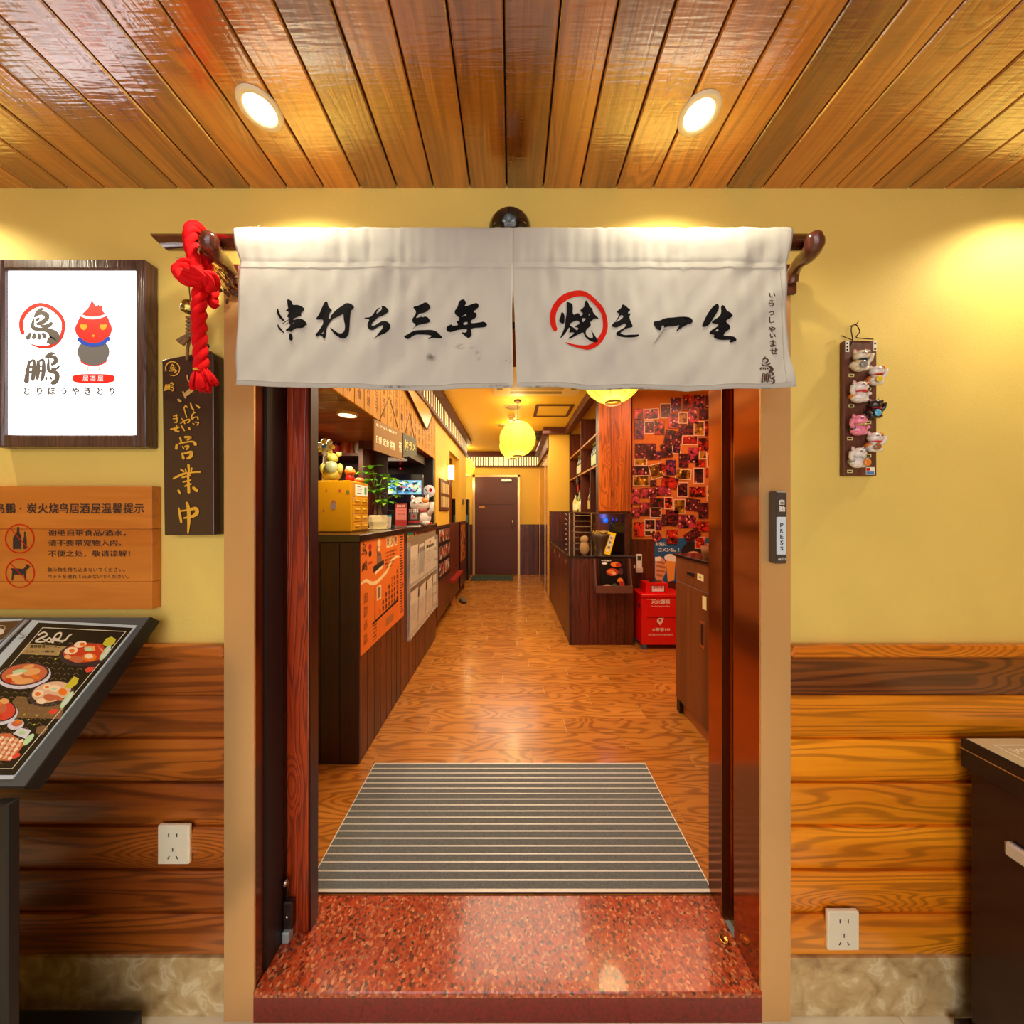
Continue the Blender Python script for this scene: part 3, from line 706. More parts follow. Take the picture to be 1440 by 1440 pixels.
char([(375,165),(455,205),(462,285),(560,275),(650,310),(705,355),(690,400),(625,460),(660,500),(600,520),(490,565),(485,600),(600,565),(680,580),(750,640),(775,690),(725,705),(718,745),(640,770),(560,765),(490,805),(465,845),(420,830),(415,815),(345,815),(330,795),(425,730),(430,680),(390,665),(385,600),(385,535),(345,520),(385,460),(380,415),(325,400),(340,385),(380,355),(365,300),(355,180)], *o1, holes=[[(470,672),(505,640),(512,644),(482,678)]])
char([(180,350),(195,420),(240,520),(315,600),(260,608),(190,530),(145,420)], *o1)
char([(180,665),(190,705),(250,780),(330,870),(270,845),(200,780),(160,715)], *o1)
char([(415,870),(455,870),(487,925),(490,1000),(455,1022),(415,1000)], *o1)
char([(260,670),(385,595),(385,575),(260,652)], *o1); char([(330,690),(385,660),(385,640),(332,680)], *o1)
o2 = (430, 410, 14.4)
char([(425,200),(445,215),(465,315),(545,385),(540,400),(490,450),(478,585),(510,570),(520,555),(510,515),(620,410),(790,275),(830,250),(910,260),(975,300),(1005,350),(935,410),(920,560),(910,800),(900,890),(850,970),(790,990),(720,975),(600,885),(500,735),(620,830),(700,880),(760,880),(815,830),(825,720),(795,600),(790,480),(760,490),(640,560),(570,575),(445,740),(440,960),(415,995),(390,985),(370,940),(305,905),(265,945),(235,930),(215,870),(240,875),(300,790),(365,670),(365,600),(350,575),(245,590),(220,570),(290,470),(380,230)], *o2, holes=[[(385,830),(335,885),(385,888)]])
char([(545,275),(620,310),(675,385),(640,430),(560,490),(470,520),(420,560),(335,650),(325,700),(390,700),(530,610),(610,605),(680,640),(720,710),(700,790),(620,870),(500,920),(430,960),(375,1005),(430,940),(510,840),(560,770),(575,700),(560,695),(450,740),(370,790),(310,790),(260,755),(245,700),(250,650),(290,565),(200,560),(175,540),(320,520),(410,370),(490,310),(485,340),(430,400),(420,460),(515,380),(530,330),(520,290)], 500, 410, 14.4)
o4 = (560, 410, 10.286)
char([(390,155),(430,170),(472,230),(460,260),(400,305),(330,320),(305,320),(245,395),(345,360),(360,378),(380,362),(430,375),(470,435),(440,460),(340,480),(280,490),(195,565),(265,485),(210,450),(198,410),(270,300),(215,235),(230,222),(300,205)], *o4)
char([(75,645),(130,625),(230,570),(340,560),(480,565),(560,590),(640,670),(645,690),(600,695),(500,685),(450,705),(435,690),(490,665),(480,650),(400,630),(280,625),(220,645),(160,690),(120,690)], *o4)
char([(950,130),(995,185),(955,250),(1130,180),(1165,205),(1170,250),(1080,320),(1140,330),(1135,400),(1050,440),(1060,485),(1190,470),(1240,455),(1295,495),(1270,545),(1055,555),(1060,610),(1075,660),(1030,710),(985,680),(905,600),(990,620),(1005,555),(860,570),(770,605),(715,595),(700,555),(715,520),(790,490),(775,515),(880,505),(840,445),(885,440),(890,395),(860,380),(825,345),(825,300),(870,240),(880,160)], *o4, holes=[[(945,465),(1005,455),(1010,495),(948,500)], [(905,390),(990,342),(990,365)]])
o5 = (765, 400, 14.4)
char([(485,360),(585,410),(575,640),(680,580),(715,600),(745,650),(790,600),(785,575),(715,530),(820,455),(820,370),(850,315),(905,380),(920,440),(990,490),(985,545),(1040,620),(1110,680),(1100,705),(1030,685),(925,765),(960,830),(840,925),(850,1030),(910,1080),(985,1100),(990,1040),(940,905),(1010,1010),(1105,1150),(1060,1180),(980,1170),(870,1110),(820,1050),(800,965),(700,1010),(560,1090),(500,1110),(495,1085),(530,1070),(630,975),(495,985),(530,930),(510,870),(430,1010),(330,1115),(325,1095),(380,980),(420,860),(430,720),(455,600),(455,400),(450,370)], *o5,
     holes=[[(535,790),(680,722),(735,790),(640,840),(612,865),(705,880),(665,940),(600,880),(520,845)], [(765,682),(858,687),(782,778)], [(900,625),(925,580),(937,585),(915,630)]])
char([(365,580),(410,620),(412,790),(380,830),(290,775),(330,680),(340,600)], *o5)
char([(375,260),(430,310),(460,350),(505,395),(500,415),(460,445),(470,490),(515,465),(480,560),(510,660),(545,745),(535,770),(430,785),(350,830),(285,885),(380,925),(480,920),(600,915),(670,910),(670,940),(620,965),(500,978),(340,970),(250,935),(210,895),(230,850),(330,795),(415,745),(405,665),(270,740),(210,750),(150,715),(140,690),(200,620),(250,630),(375,545),(360,495),(325,480),(235,625),(215,610),(310,470),(245,410),(260,390),(345,330),(350,280)], 850, 410, 14.4)
o7 = (915, 410, 11.077)
char([(50,475),(130,465),(200,435),(400,400),(550,380),(620,405),(655,465),(630,505),(570,510),(480,565),(370,645),(455,520),(380,545),(220,570),(190,585),(200,555),(175,540),(155,560),(150,615),(120,625),(60,580),(25,510)], *o7)
char([(1025,195),(1055,225),(1050,290),(960,440),(880,555),(780,560),(820,470),(870,360),(960,240)], *o7)
char([(1115,215),(1150,250),(1170,310),(1240,350),(1265,395),(1220,430),(1155,470),(1160,495),(1220,550),(1215,600),(1130,660),(1105,710),(1190,715),(1270,730),(1305,775),(1290,800),(1200,830),(1185,810),(1215,785),(1200,778),(1050,775),(960,735),(975,690),(940,680),(895,665),(920,620),(1040,550),(1035,518),(960,510),(930,485),(1060,400),(1085,340),(1080,240)], *o7, holes=[[(985,630),(1025,590),(1040,625),(1020,640)]])
pr.poly(tr([(200,590),(222,590),(110,760),(2,868),(90,740)], *o7), 2)
pr.strokes([[(225,950,45),(185,850,55),(172,700,58),(195,560,60),(260,430,62),(370,310,65),(520,220,65),(720,180,62),(860,215,50),(1000,310,48),(1130,450,48),(1210,600,45),(1245,780,48),(1230,930,50),(1160,1080,55),(1060,1200,55),(900,1280,50),(720,1270,32),(560,1235,22),(435,1190,8)]], 1, 1/14.4, 765, 400, lift=-.0003)
for ch, x, y, s_ in (('い',1085,416,8),('ら',1084,427.6,9),('っ',1085,440,9),('し',1085,450.5,9),('ゃ',1085.5,463,11),('い',1086,473,8),('ま',1086,484.5,10),('せ',1087,495.5,10)):
    pr.text(ch, x, y, s_*1.15, 3, bold=.03)
pr.strokes(TORI, 3, .053, 1074-.053*320, 513.5-.053*365); pr.strokes(HOU, 3, .05, 1075.5-.05*330, 532-.05*870)
pr.build('printed_lettering', [ink, red_ink, mat('faint_ink', '#8f8c82', .9), brown_ink], nor, 'black brush characters, one of them inside a red ring')
# rod and hooks
rosewood = wood('polished_rosewood', ('#1c0a06', '#4a2014', '#6a3020'), 'X', .05, .2, coat=.6, rings=3, contrast=.5, bump=.1, pv=.03, knots=0)
xl, xr_ = (216-720)*.871/F, (1133-720)*.871/F
rd = thing('curtain_rod', (0, .871, ROD.z), 'polished dark wooden rod carrying the doorway curtain on two hooks', 'rod')
mb = MB(); n = 18; ring0 = []; ring1 = []
for j in range(n):
    a = 2*math.pi*j/n; ring0.append((xl+.0185*(1-math.sin(a))*.9, .871+.0185*math.cos(a), ROD.z+.0185*math.sin(a))); ring1.append((xr_, .871+.0185*math.cos(a), ROD.z+.0185*math.sin(a)))
mb.add(ring0+ring1, [(j, (j+1) % n, n+(j+1) % n, n+j) for j in range(n)]+[tuple(range(n-1, -1, -1)), tuple(range(n, 2*n))], 0, True).build('rod', rosewood, rd)
hookm = mat('carved_dark_wood', '#5a2c20', .22, coat=.5)
def cat_rom(P, k=5):
    P = [Vector(p) for p in P]; o = []
    for i in range(len(P)-1):
        p0, p1, p2, p3 = P[max(i-1,0)], P[i], P[i+1], P[min(i+2, len(P)-1)]
        for j in range(k):
            u = j/k; o.append(.5*((2*p1)+(-p0+p2)*u+(2*p0-5*p1+4*p2-p3)*u*u+(-p0+3*p1-3*p2+p3)*u**3))
    return o+[P[-1]]
def chain(pts, n=14, k=6):
    """pts: (x px, y px, depth, radius)"""
    P = []; 
    for x, y, d, r in pts:
        q = W(x, y, d); P.append((q.x, q.y, q.z, r))
    C = [Vector(p) for p in P]; out = []
    for i in range(len(C)-1):
        p0, p1, p2, p3 = C[max(i-1,0)], C[i], C[i+1], C[min(i+2, len(C)-1)]
        for j in range(k):
            u = j/k; out.append(.5*((2*p1)+(-p0+p2)*u+(2*p0-5*p1+4*p2-p3)*u*u+(-p0+3*p1-3*p2+p3)*u**3))
    out.append(C[-1])
    pts3 = [Vector(q[:3]) for q in out]; rs = [q[3] for q in out]
    # rounded ends
    d0 = (pts3[0]-pts3[1]).normalized(); ends = [(pts3[0]+d0*rs[0]*f, rs[0]*g) for f, g in ((.9, .25), (.75, .6), (.4, .9))]
    pts3 = [e[0] for e in ends]+pts3; rs = [e[1] for e in ends]+rs
    return MB().tube(pts3, rs, n)
for sgn, lab in ((-1, 'carved wooden hook under the left end of the curtain rod'), (1, 'carved wooden hook at the right end of the curtain rod')):
    def mx_(x): return 720+sgn*(x-720)
    h = thing('rod_hook', W(mx_(1125), 390, .955), lab, 'hook', 'hooks of the curtain rod')
    chain([(mx_(1144),336,.838,.019),(mx_(1144),346,.846,.023),(mx_(1137),358,.868,.021),(mx_(1125),368,.9,.017),(mx_(1116),382,.935,.016),(mx_(1112),398,.952,.018)]).build('hook_arm', hookm, h)
    MB().chbox(tuple(W(mx_(1122), 412, .948)), tuple(W(mx_(1098), 375, .962)), .004).build('wall_plate', hookm, h)
    MB().lathe([(.004, 0), (.004, .002), (0, .003)], W(mx_(1110), 385, .945), 8, axis='Y').build('screw', steel, h)
# twisted red rope with knot and frayed end
ropem = mat('red_rope', '#dc0812', .85, bump=.5, bscale=400, spec=.2)
def rope(mb, path, R0, pitch_, strands=3, n=8):
    P = cat_rom(path, 14); L = 0; fr = None; pts = [[] for _ in range(strands)]
    for i, p in enumerate(P):
        if i: L += (p-P[i-1]).length
        td = (P[min(i+1, len(P)-1)]-P[max(i-1, 0)]).normalized()
        a = (fr-td*fr.dot(td)) if fr is not None else td.cross(Vector((0, 1, .1)))
        a.normalize(); fr = a; b = td.cross(a)
        for s in range(strands):
            an = 2*math.pi*(L/pitch_+s/strands); pts[s].append(p+(a*math.cos(an)+b*math.sin(an))*R0*.52)
    for s in pts: mb.tube(s, R0*.60, n)
    return mb
rp = thing('red_rope', W(276, 548, .84), 'thick twisted bright red rope with a big knot hanging from the rod', 'rope')
mb = MB(); rope(mb, [W(292,350,.905), W(286,330,.9), W(276,319,.872), W(268,326,.845), W(268,345,.842), W(275,372,.84), W(280,385,.84)], .0135, .085)
mb.build('upper_loop', ropem, rp)
mb = MB(); rope(mb, [W(284,398,.835), W(281,415,.835), W(280,440,.835), W(281,480,.835), W(283,508,.835), W(282,522,.835)], .0145, .09)
mb.build('hanging_length', ropem, rp)
mb = MB()
rope(mb, [W(283,372,.845), W(262,372,.83), W(251,382,.815), W(262,394,.805), W(282,392,.80), W(298,388,.81), W(300,400,.83), W(285,404,.845)], .0125, .08)
rope(mb, [W(262,384,.80), W(276,382,.79), W(292,392,.80), W(296,408,.82)], .011, .08)
mb.build('knot', ropem, rp)
mb = MB(); rope(mb, [W(288,355,.90), W(292,372,.875), W(297,395,.87), W(300,412,.865), W(299,424,.865)], .0115, .08)
mb.tube([W(297,420,.865), W(300,428,.865), W(299,433,.865)], [.012,.013,.006], 10)
mb.build('short_tail', ropem, rp)
mb = MB(); n = 22
for (c0, c1, r0, r1) in ((W(281,521,.835), W(283,547,.83), .009, .0235), (W(286,518,.838), W(297,538,.836), .008, .016)):
    for k in range(46):
        a = R.random()*6.283; q = math.sqrt(R.random()); e = Vector((math.cos(a)*q*r1, math.sin(a)*q*r1*.8, 0))
        s0 = Vector((math.cos(a)*q*r0, math.sin(a)*q*r0, 0)); z = R.uniform(-.006, .003)
        mb.tube([c0+s0, (c0+c1)/2+(s0+e)*.55, c1+e+Vector((0,0,z))], [.0022,.003,.0022], 5)
mb.build('frayed_end', ropem, rp)['kind'] = 'stuff'
MB().lathe([(.0125,-.003),(.0135,0),(.0125,.003)], W(281,521.5,.835), 14).build('binding', mat('yellow_thread', '#e8b020', .7), rp)
# dried sprig tucked behind the knot
sp = thing('dried_sprig', W(318, 420, .93), 'dried straw sprig with orange stalks behind the red rope', 'decoration')
for j, (m_, cnt, nm_) in enumerate(((mat('orange_straw', '#f0a018', .6), 9, 'orange_stalks'), (mat('pale_straw', '#d8c89a', .8), 12, 'pale_straw'), (mat('dry_twig', '#4a2a1a', .8), 8, 'twigs'))):
    mb = MB()
    for k in range(cnt):
        a = R.uniform(-.5, .5); p = W(296+R.uniform(-4, 4), 372+R.uniform(-5, 8), .92)
        e = W(R.uniform(318, 338), R.uniform(385, 425), .92) if j != 1 else W(R.uniform(244, 262), R.uniform(356, 366), .9)
        if j == 1 and k > 5: e = W(R.uniform(352, 366), R.uniform(316, 322), .93); p = W(345, 333, .93)
        mb.tube([p, (p+e)/2+Vector((0, 0, R.uniform(-.012, .012))), e], [.0013, .001, .0006], 5)
    mb.build(nm_, m_, sp)['kind'] = 'stuff'
mb = MB()
for k in range(16):
    c = W(R.uniform(300, 334), R.uniform(388, 424), R.uniform(.91, .94)); mb.ball(c, (R.uniform(.004,.009), .004, R.uniform(.003,.006)), 0, 7, 5, Matrix.Rotation(R.random()*3, 3, 'Y'))
mb.build('dry_leaves', mat('dry_leaf', '#6a4a34', .8), sp)['kind'] = 'stuff'
for k in range(5): MB().ball(W(R.uniform(292, 312), R.uniform(372, 402), .9), .005, 0, 8, 6).build('red_berry', mat('berry', '#c01818', .4), sp)
# brass bell on its cord
bl = thing('brass_bell', W(267, 441, .86), 'small round brass bell hanging beside the red rope', 'bell')
MB().lathe([(.0, .021), (.010, .019), (.0175, .012), (.020, .002), (.0195, -.010), (.0175, -.0125), (.0160, -.010), (.017, .0), (.012, .012), (0, .016)], W(268, 434, .86), 22, cap=False, rot=Matrix.Rotation(.25, 3, 'Y')).build('bell_cup', mat('old_brass', '#b09a50', .25, 1), bl)
MB().tube([W(268, 434, .86)-Vector((0,0,.004)), W(267, 442, .86)], [.003,.003], 6).build('clapper', mat('dark_iron', '#4a4038', .4, .8), bl)
MB().tube([W(268, 426, .86), W(266, 405, .865), W(268, 380, .87)], .0014, 6).build('cord', mat('brown_cord', '#7a5a38', .9), bl)

# ------------------------------------------------------------------ sensor over the curtain
sn = thing('door_sensor', W(717, 330, .96), 'black half-dome door sensor mounted on the wall above the curtain', 'sensor')
mb = MB(); prof2 = []
c = W(717, 322, .97)
vs = []; nv, nu = 10, 24
mb.ball(c+Vector((0, 0, -.004)), (.0635, .055, .05), 0, 28, 16)
mb.box(c+Vector((-.0635, -.0, -.03)), c+Vector((.0635, .01, .0)))
mb.build('housing', mat('gloss_black', '#0c0b0b', .1, coat=.8), sn)
MB().ball(c+Vector((-.003, -.045, -.012)), (.016, .012, .014), 0, 14, 9).build('lens', mat('sensor_lens', '#5a6a70', .15), sn)
pp = Print(lambda x, y, l=0: W(x, y, .906)); pp.tfit('piker', 710, 722, 312.5, 4.2, 0, .02); pp.build('lettering', white_ink, sn)

# ------------------------------------------------------------------ backlit sign, left
d0 = .945
sg = thing('lightbox_sign', (-1.29, .96, EYE+.189), 'square backlit white sign in a dark wooden frame on the yellow wall', 'sign')
X0, X1, Z0, Z1 = -1.512, -1.0635, EYE+.189, EYE+.734; ix0, ix1 = (4-720)*d0/F, (189.5-720)*d0/F; iz0, iz1 = EYE+(720-611)*d0/F, EYE+(720-378)*d0/F
fw = wood('sign_frame_wood', ('#1c1010', '#4a3330', '#64443a'), 'Z', .05, .35, coat=.2, rings=5, contrast=.8, bump=.4, pv=.03, knots=.3)
for a, b in (((X0, d0, Z0), (ix0, WY, Z1)), ((ix1, d0, Z0), (X1, WY, Z1)), ((ix0, d0, Z0), (ix1, WY, iz0)), ((ix0, d0, iz1), (ix1, WY, Z1))):
    MB().chbox(a, b, .004).build('frame_board', fw, sg)
MB().box((ix0, d0+.01, iz0), (ix1, d0+.014, iz1)).build('lit_panel', mat('lit_acrylic', '#f6f6f2', .3, emit=3.0, ecol='#eef2f6'), sg)
pr = Print(front(d0+.01, .0008))
fat = lambda L_, k=1.35: [[(x, y, w_*k+1.5) for x, y, w_ in q] for q in L_]
pr.strokes(fat([RING], 1.15), 1, 1/8.47, 20, 415, lift=-.0002); pr.strokes(fat(TORI), 0, 1/8.47, 20, 415); pr.strokes(fat(HOU, 1.1), 0, 1/8.47, 20, 415)
for ch, x in zip('とりほうやきとり', (38, 56, 73, 90.5, 107, 124, 141, 158)): pr.text(ch, x, 551, 11.5, 0, bold=.065)
# plain round bird emblem
ob = (20, 415, 8.47)
def bp(pts, mi, l=0, sm=2): pr.poly(tr(pts, *ob), mi, sm=sm, lift=l)
pr.disc(132, 495, 22.5, 19, 3, 28); pr.disc(132, 507, 19, 8, 2, 20, lift=-.00003)
pr.disc(132, 463, 26, 19.5, 2, 30, lift=.00005)
bp([(750,330),(800,240),(890,150),(920,90),(922,35),(965,120),(985,140),(1010,105),(1020,140),(1050,125),(1060,190),(1110,250),(1150,330),(960,360)], 2, .0001, 1)
pr.strokes([[(113,443,1.4),(122,446.5,1.8),(132,447.5,1.8),(142,446,1.8),(150,443,1.4)]], 5, lift=.00025); pr.strokes([[(111,477,3),(120,483,2.6),(132,485.5,2.6),(144,483,2.6),(154,476,3)]], 6, lift=.0003)
for sx_ in (-1, 1):
    pr.poly([(132+sx_*7, 457), (132+sx_*20, 456), (132+sx_*17, 463), (132+sx_*12, 465)], 4, sm=1, lift=.0002)
    pr.strokes([[(132+sx_*8, 516, .7), (132+sx_*8, 520, .7)], [(132+sx_*8-3.5, 520.5, .6), (132+sx_*8+3.5, 520.5, .6)]], 4, lift=.0001)
pr.poly([(130, 471), (134, 471), (132, 475)], 4, lift=.0002)
pr.poly([(105,526),(159,526),(163,532.5),(159,539),(105,539),(101,532.5)], 2, sm=2)
for ch, x in zip('居酒屋', (121, 131, 142)): pr.tfit(ch, x-4, x+4, 532.5, 7.5, 5, 0, lift=.0004)
pr.build('printed_mark', [mat('sign_grey', '#77726a', .6), mat('sign_red', '#d83828', .5, emit=.25), mat('sign_scarlet', '#f02418', .5, emit=.35), mat('sign_bird_grey', '#808080', .6), mat('sign_yellow', '#f4c020', .5, emit=.2), mat('sign_white', '#ffffff', .5, emit=.5), mat('sign_blue', '#1c50c8', .5, emit=.3)], sg, 'grey brush characters, red ring, red oval label and a round bird')

# ------------------------------------------------------------------ honey wood notice board
d0 = .955
nb_ = thing('notice_board', (-1.3, .97, EYE-.285), 'honey-coloured wooden notice board below the backlit sign', 'sign')
X0, X1 = -1.62, (213-720)*d0/F
zs = [EYE+(720-y)*d0/F for y in (683.5, 744, 818, 857)]
for i in range(3): MB().chbox((X0, d0, zs[i+1]+.0003), (X1+(.0005, .001, 0)[i], WY, zs[i]-.0003), .0015).build('board', sign_wood, nb_)
pr = Print(front(d0))
for ch, x in zip('鸟鵬·炭火烧鸟居酒屋温馨提示', (0, 15, 29, 45, 60.5, 76, 90, 105, 119.5, 135, 150, 165.5, 181, 196)): 
    pr.text(ch, x, 716, 15 if ch != '·' else 16, 0, bold=.02, sx=.98)
pr.tfit('谢绝自带食品/酒水，', 68, 177, 749.5, 9, 0, .015); pr.tfit('请不要带宠物入内。', 68, 171, 763.5, 9, 0, .015); pr.tfit('不便之处，敬请谅解！', 68, 183, 778.5, 9, 0, .015)
pr.tfit('飲み物を持ち込まないでください。', 67, 176, 801, 6, 0, .005); pr.tfit('ペットを連れて込まないでください。', 67, 181, 810.5, 6, 0, .005)
pr.ring(28, 757.5, 20, .8, 1, 40); pr.ring(28.5, 806, 20, .8, 1, 40)
pr.poly([(18.5,772),(18.5,756),(22,751),(24,748),(24.5,741),(27,741),(27.5,749),(30,754),(30,772)], 0); pr.poly([(33,772),(33,758),(34.3,754),(34.3,747.5),(36,747.5),(36.2,754),(37.5,758),(37.5,772)], 0)
pr.poly([(15,799),(33,800),(37,796),(35,794),(39,793.5),(43,797),(38,801),(36.5,806),(37,816),(35,816),(34,808),(20,808),(18.5,816),(16.5,816),(17.5,803)], 0)
pr.strokes([[(15.5, 744, .5), (40, 771, .5)], [(14.5, 792, .5), (42, 820, .5)]], 1, lift=.0001)
pr.build('burnt_lettering', [mat('burnt_lettering', '#33201a', .8), red_ink], nb_)

# ------------------------------------------------------------------ black lacquer plaque (open for business)
d0 = .945
pq = thing('lacquer_plaque', W(270, 753, .96), 'tall black lacquer plaque with gold writing beside the door casing', 'sign')
lac = mat('black_lacquer', '#3a2422', .14, coat=.6, var=.1, vscale=4)
f0 = [W(227.5,506,d0), W(296,493,d0), W(300,497,d0), W(301,752.5,d0), W(231,753,d0)]
MB().prism(f0, (0, WY-d0-.002, 0)).build('plaque_board', lac, pq, bevel=.0025)
pr = Print(front(d0, .0015)); s_ = 8.474
EI = [[(245,215,10),(262,270,10)],[(300,210,12),(375,215,12),(330,245,8)],[(235,290,10),(320,270,8),(400,265,10),(430,300,18)],[(205,300,12),(200,350,15)],[(275,320,8),(290,350,8)],[(300,325,8),(345,320,14),(320,360,8)],[(270,400,8),(285,465,16)],[(290,405,8),(380,390,16),(370,440,18),(330,465,12)]]
GYO = [[(345,540,14),(350,600,12),(345,640,8)],[(255,595,10),(290,620,10)],[(310,590,8),(320,640,8)],[(385,580,10),(375,620,8)],[(165,705,10),(280,650,12),(400,630,8),(485,625,10)],[(270,690,10),(370,665,10)],[(280,745,8),(375,720,8)],[(300,795,8),(380,765,8)],[(340,640,10),(345,760,14),(350,870,16)],[(225,845,14),(250,885,8)],[(400,810,14),(450,850,18)]]
CHU = [[(230,1055,10),(245,1140,14),(260,1225,12)],[(240,1090,8),(330,1080,10),(430,1060,18),(445,1110,22),(400,1150,16),(290,1175,8)],[(325,990,14),(345,1060,18),(350,1200,18),(340,1355,8)]]
for L_ in (EI, GYO, CHU): pr.strokes([[(x, y, w_*1.12) for x, y, w_ in q] for q in L_], 0, 1/s_, 225, 590)
pr.strokes(TORI, 0, .030, 243.5-.03*330, 518-.03*365); pr.stroke(RING, 0, .039, 243.5-.039*338, 518.5-.039*365)
pr.strokes(HOU, 0, .033, 238.5-.033*330, 544-.033*870)
k = 1/13.1
for q in ([(575,1010,12),(590,1080,16),(635,1140,12)], [(665,1035,8),(735,1095,20)], [(620,1165,10),(660,1190,10)], [(640,1190,10),(595,1240,14),(600,1300,14),(650,1270,10),(700,1270,12),(710,1310,12)], [(610,1385,8),(640,1395,10)], [(650,1360,8),(720,1370,12),(690,1415,10)],
          [(450,1100,12),(485,1060,14),(510,1090,12)], [(455,1110,10),(480,1200,12),(505,1275,10)], [(390,1385,10),(450,1340,12),(550,1310,14),(545,1360,12),(510,1370,8)], [(410,1290,8),(470,1390,10)],
          [(255,1250,8),(330,1240,9)], [(250,1300,8),(345,1290,9)], [(310,1215,9),(325,1360,10),(270,1360,8)]):
    pr.stroke(q, 0, k, 225, 490)
for q in ([(135,115,10),(180,110,8),(235,95,8)], [(205,75,10),(200,120,8),(170,100,6)], [(180,95,8),(185,130,10),(235,145,10)], [(260,75,10),(300,135,8)], [(350,100,12),(365,118,12)]): pr.stroke(q, 0, 1/s_, 225, 590)
pr.strokes([[(258,551,1.2),(262,560,1.4)],[(262,555,3),(271,548,3),(279,545,2.5)],[(251,562,1.4),(255,565,1.8)],[(264,528,1),(265,535,.9),(268,538,.8)]], 1)
pr.build('gold_lettering', [gold_ink, mat('gold_pattern', '#c9a860', .4, .3)], pq, 'carved gold brush characters')
jm = mat('jute', '#8a6844', .95, bump=.6, bscale=300)
mb = MB(); mb.tube([W(263,506,.94), W(264,488,.935), W(267,478,.93), W(270,455,.93), W(270,438,.935)], .0035, 7); mb.tube([W(283,500,.94), W(280,485,.935), W(272,476,.93)], .0035, 7)
for i in range(6): mb.tube([W(263,447+i*5.2,.934), W(270,446+i*5.2,.922), W(277,449+i*5.2,.934), W(270,450+i*5,.944), W(263,447+i*5.2,.934)], .0042, 7)
mb.tube([W(270,470,.93), W(258,476,.925), W(250,481,.92)], .0065, 7); mb.tube([W(266,474,.925), W(256,485,.92)], .005, 7)
mb.build('jute_cord', jm, pq)
MB().lathe([(0, .004), (.006, .003), (.008, 0), (0, 0)], W(291, 487, .94), 12, axis='Y', rot=Matrix.Rotation(math.pi, 3, 'Z')).build('hanging_nail', mat('nail_brown', '#5a4430', .4, .6), pq)

# ------------------------------------------------------------------ wall sockets
def outlet(x, y, lab):
    c = W(x, y, .951); t = thing('wall_socket', c-Vector((0, 0, .057)), lab, 'socket', 'sockets on the entrance wall')
    MB().chbox(c+Vector((-.046, 0, -.057)), c+Vector((.046, .012, .057)), .003).build('cover_plate', outletm, t)
    sl = MB()
    for dx, dz, a in ((-.012, .03, 0), (.012, .03, 0), (0, -.012, 0), (-.012, -.035, .5), (.012, -.035, -.5)):
        sl.cbox(c+Vector((dx, -.0002, dz)), (.0025, .001, .010), 0, Matrix.Rotation(a, 3, 'Y'))
    sl.build('slots', blackp, t)['kind'] = 'stuff'
    MB().lathe([(.0075, 0), (.0075, .0006), (.0068, .0008)], c+Vector((0, -.0004, -.012)), 14, axis='Y', cap=False).build('ring', mat('outlet_line', '#b8b090', .5), t)
outlet(243, 1189, 'cream wall socket on the planks left of the doorway')
outlet(1187, 1310, 'cream wall socket on the planks right of the doorway')

# ------------------------------------------------------------------ press switch on the right casing
d0 = .9366
sw = thing('door_switch', W(1098, 793, .95), 'narrow grey push switch with PRESS on the gold door casing', 'switch')
MB().chbox(W(1090, 793, d0), (.792, .962, EYE+.0613), .004).build('body', mat('switch_grey', '#55504e', .3, .4), sw)
MB().chbox(W(1092, 791, d0-.002), tuple(W(1107, 692, d0-.002)+Vector((0, .006, 0))), .002).build('face_frame', mat('switch_face', '#4c4340', .25), sw)
MB().chbox(W(1093, 780, d0-.004), tuple(W(1106, 727, d0-.004)+Vector((0, .004, 0))), .001).build('button', mat('pale_grey_button', '#c6d2da', .3, emit=.15), sw)
pr = Print(front(d0-.004, .0004))
pr.tfit('自', 1096, 1103, 706, 8, 1, .02); pr.tfit('動', 1095.5, 1104, 715.5, 8.5, 1, .02)
for i, ch in enumerate('PRESS'): pr.tfit(ch, 1097, 1101.5, 738.5+i*8.2, 5.8, 0, .02)
pr.tfit('AUTO', 1094, 1105, 786, 4, 1, .03)
pr.build('lettering', [ink, white_ink], sw)
# ------------------------------------------------------------------ recessed downlights in the lobby ceiling
lens_m = mat('downlight_lens', '#fff0d0', .3, emit=6, ecol='#ffe9c0')
for i, (x, y, vis, lab) in enumerate(((-.608, .788, 1, 'round white recessed downlight in the plank ceiling left of the door'), (.457, .7975, 1, 'round white recessed downlight in the plank ceiling right of the door'),
                       (1.52, .79, 0, 'downlight over the bin'), (-1.67, .79, 0, 'downlight over the menu stand'))):
    t = thing('ceiling_downlight', (x, y, CZ-.006), lab, 'light', 'downlights in the plank ceiling')
    MB().lathe([(.0335, .004), (.0335, -.001), (.036, -.004), (.0465, -.0025), (.048, .003)], (x, y, CZ-.002), 36, cap=False).build('trim_ring', mat('downlight_ring', '#ead8b4', .4), t)
    MB().lathe([(.0335, .0), (0, -.0)], (x, y, CZ-.001), 28, cap=False, smooth=False).build('lens', lens_m, t)
    for k in range(3):
        a = k*2.09+.5; MB().lathe([(.006, 0), (.006, -.003), (0, -.005)], (x+.012*math.cos(a), y+.012*math.sin(a), CZ-.0015), 10, cap=False).build('led', lens_m, t)
    light('downlight_lamp', 'SPOT', (x, y, CZ-.012), 21, (1, .87, .62), .03, (0, 0, 0), spot=2.5)
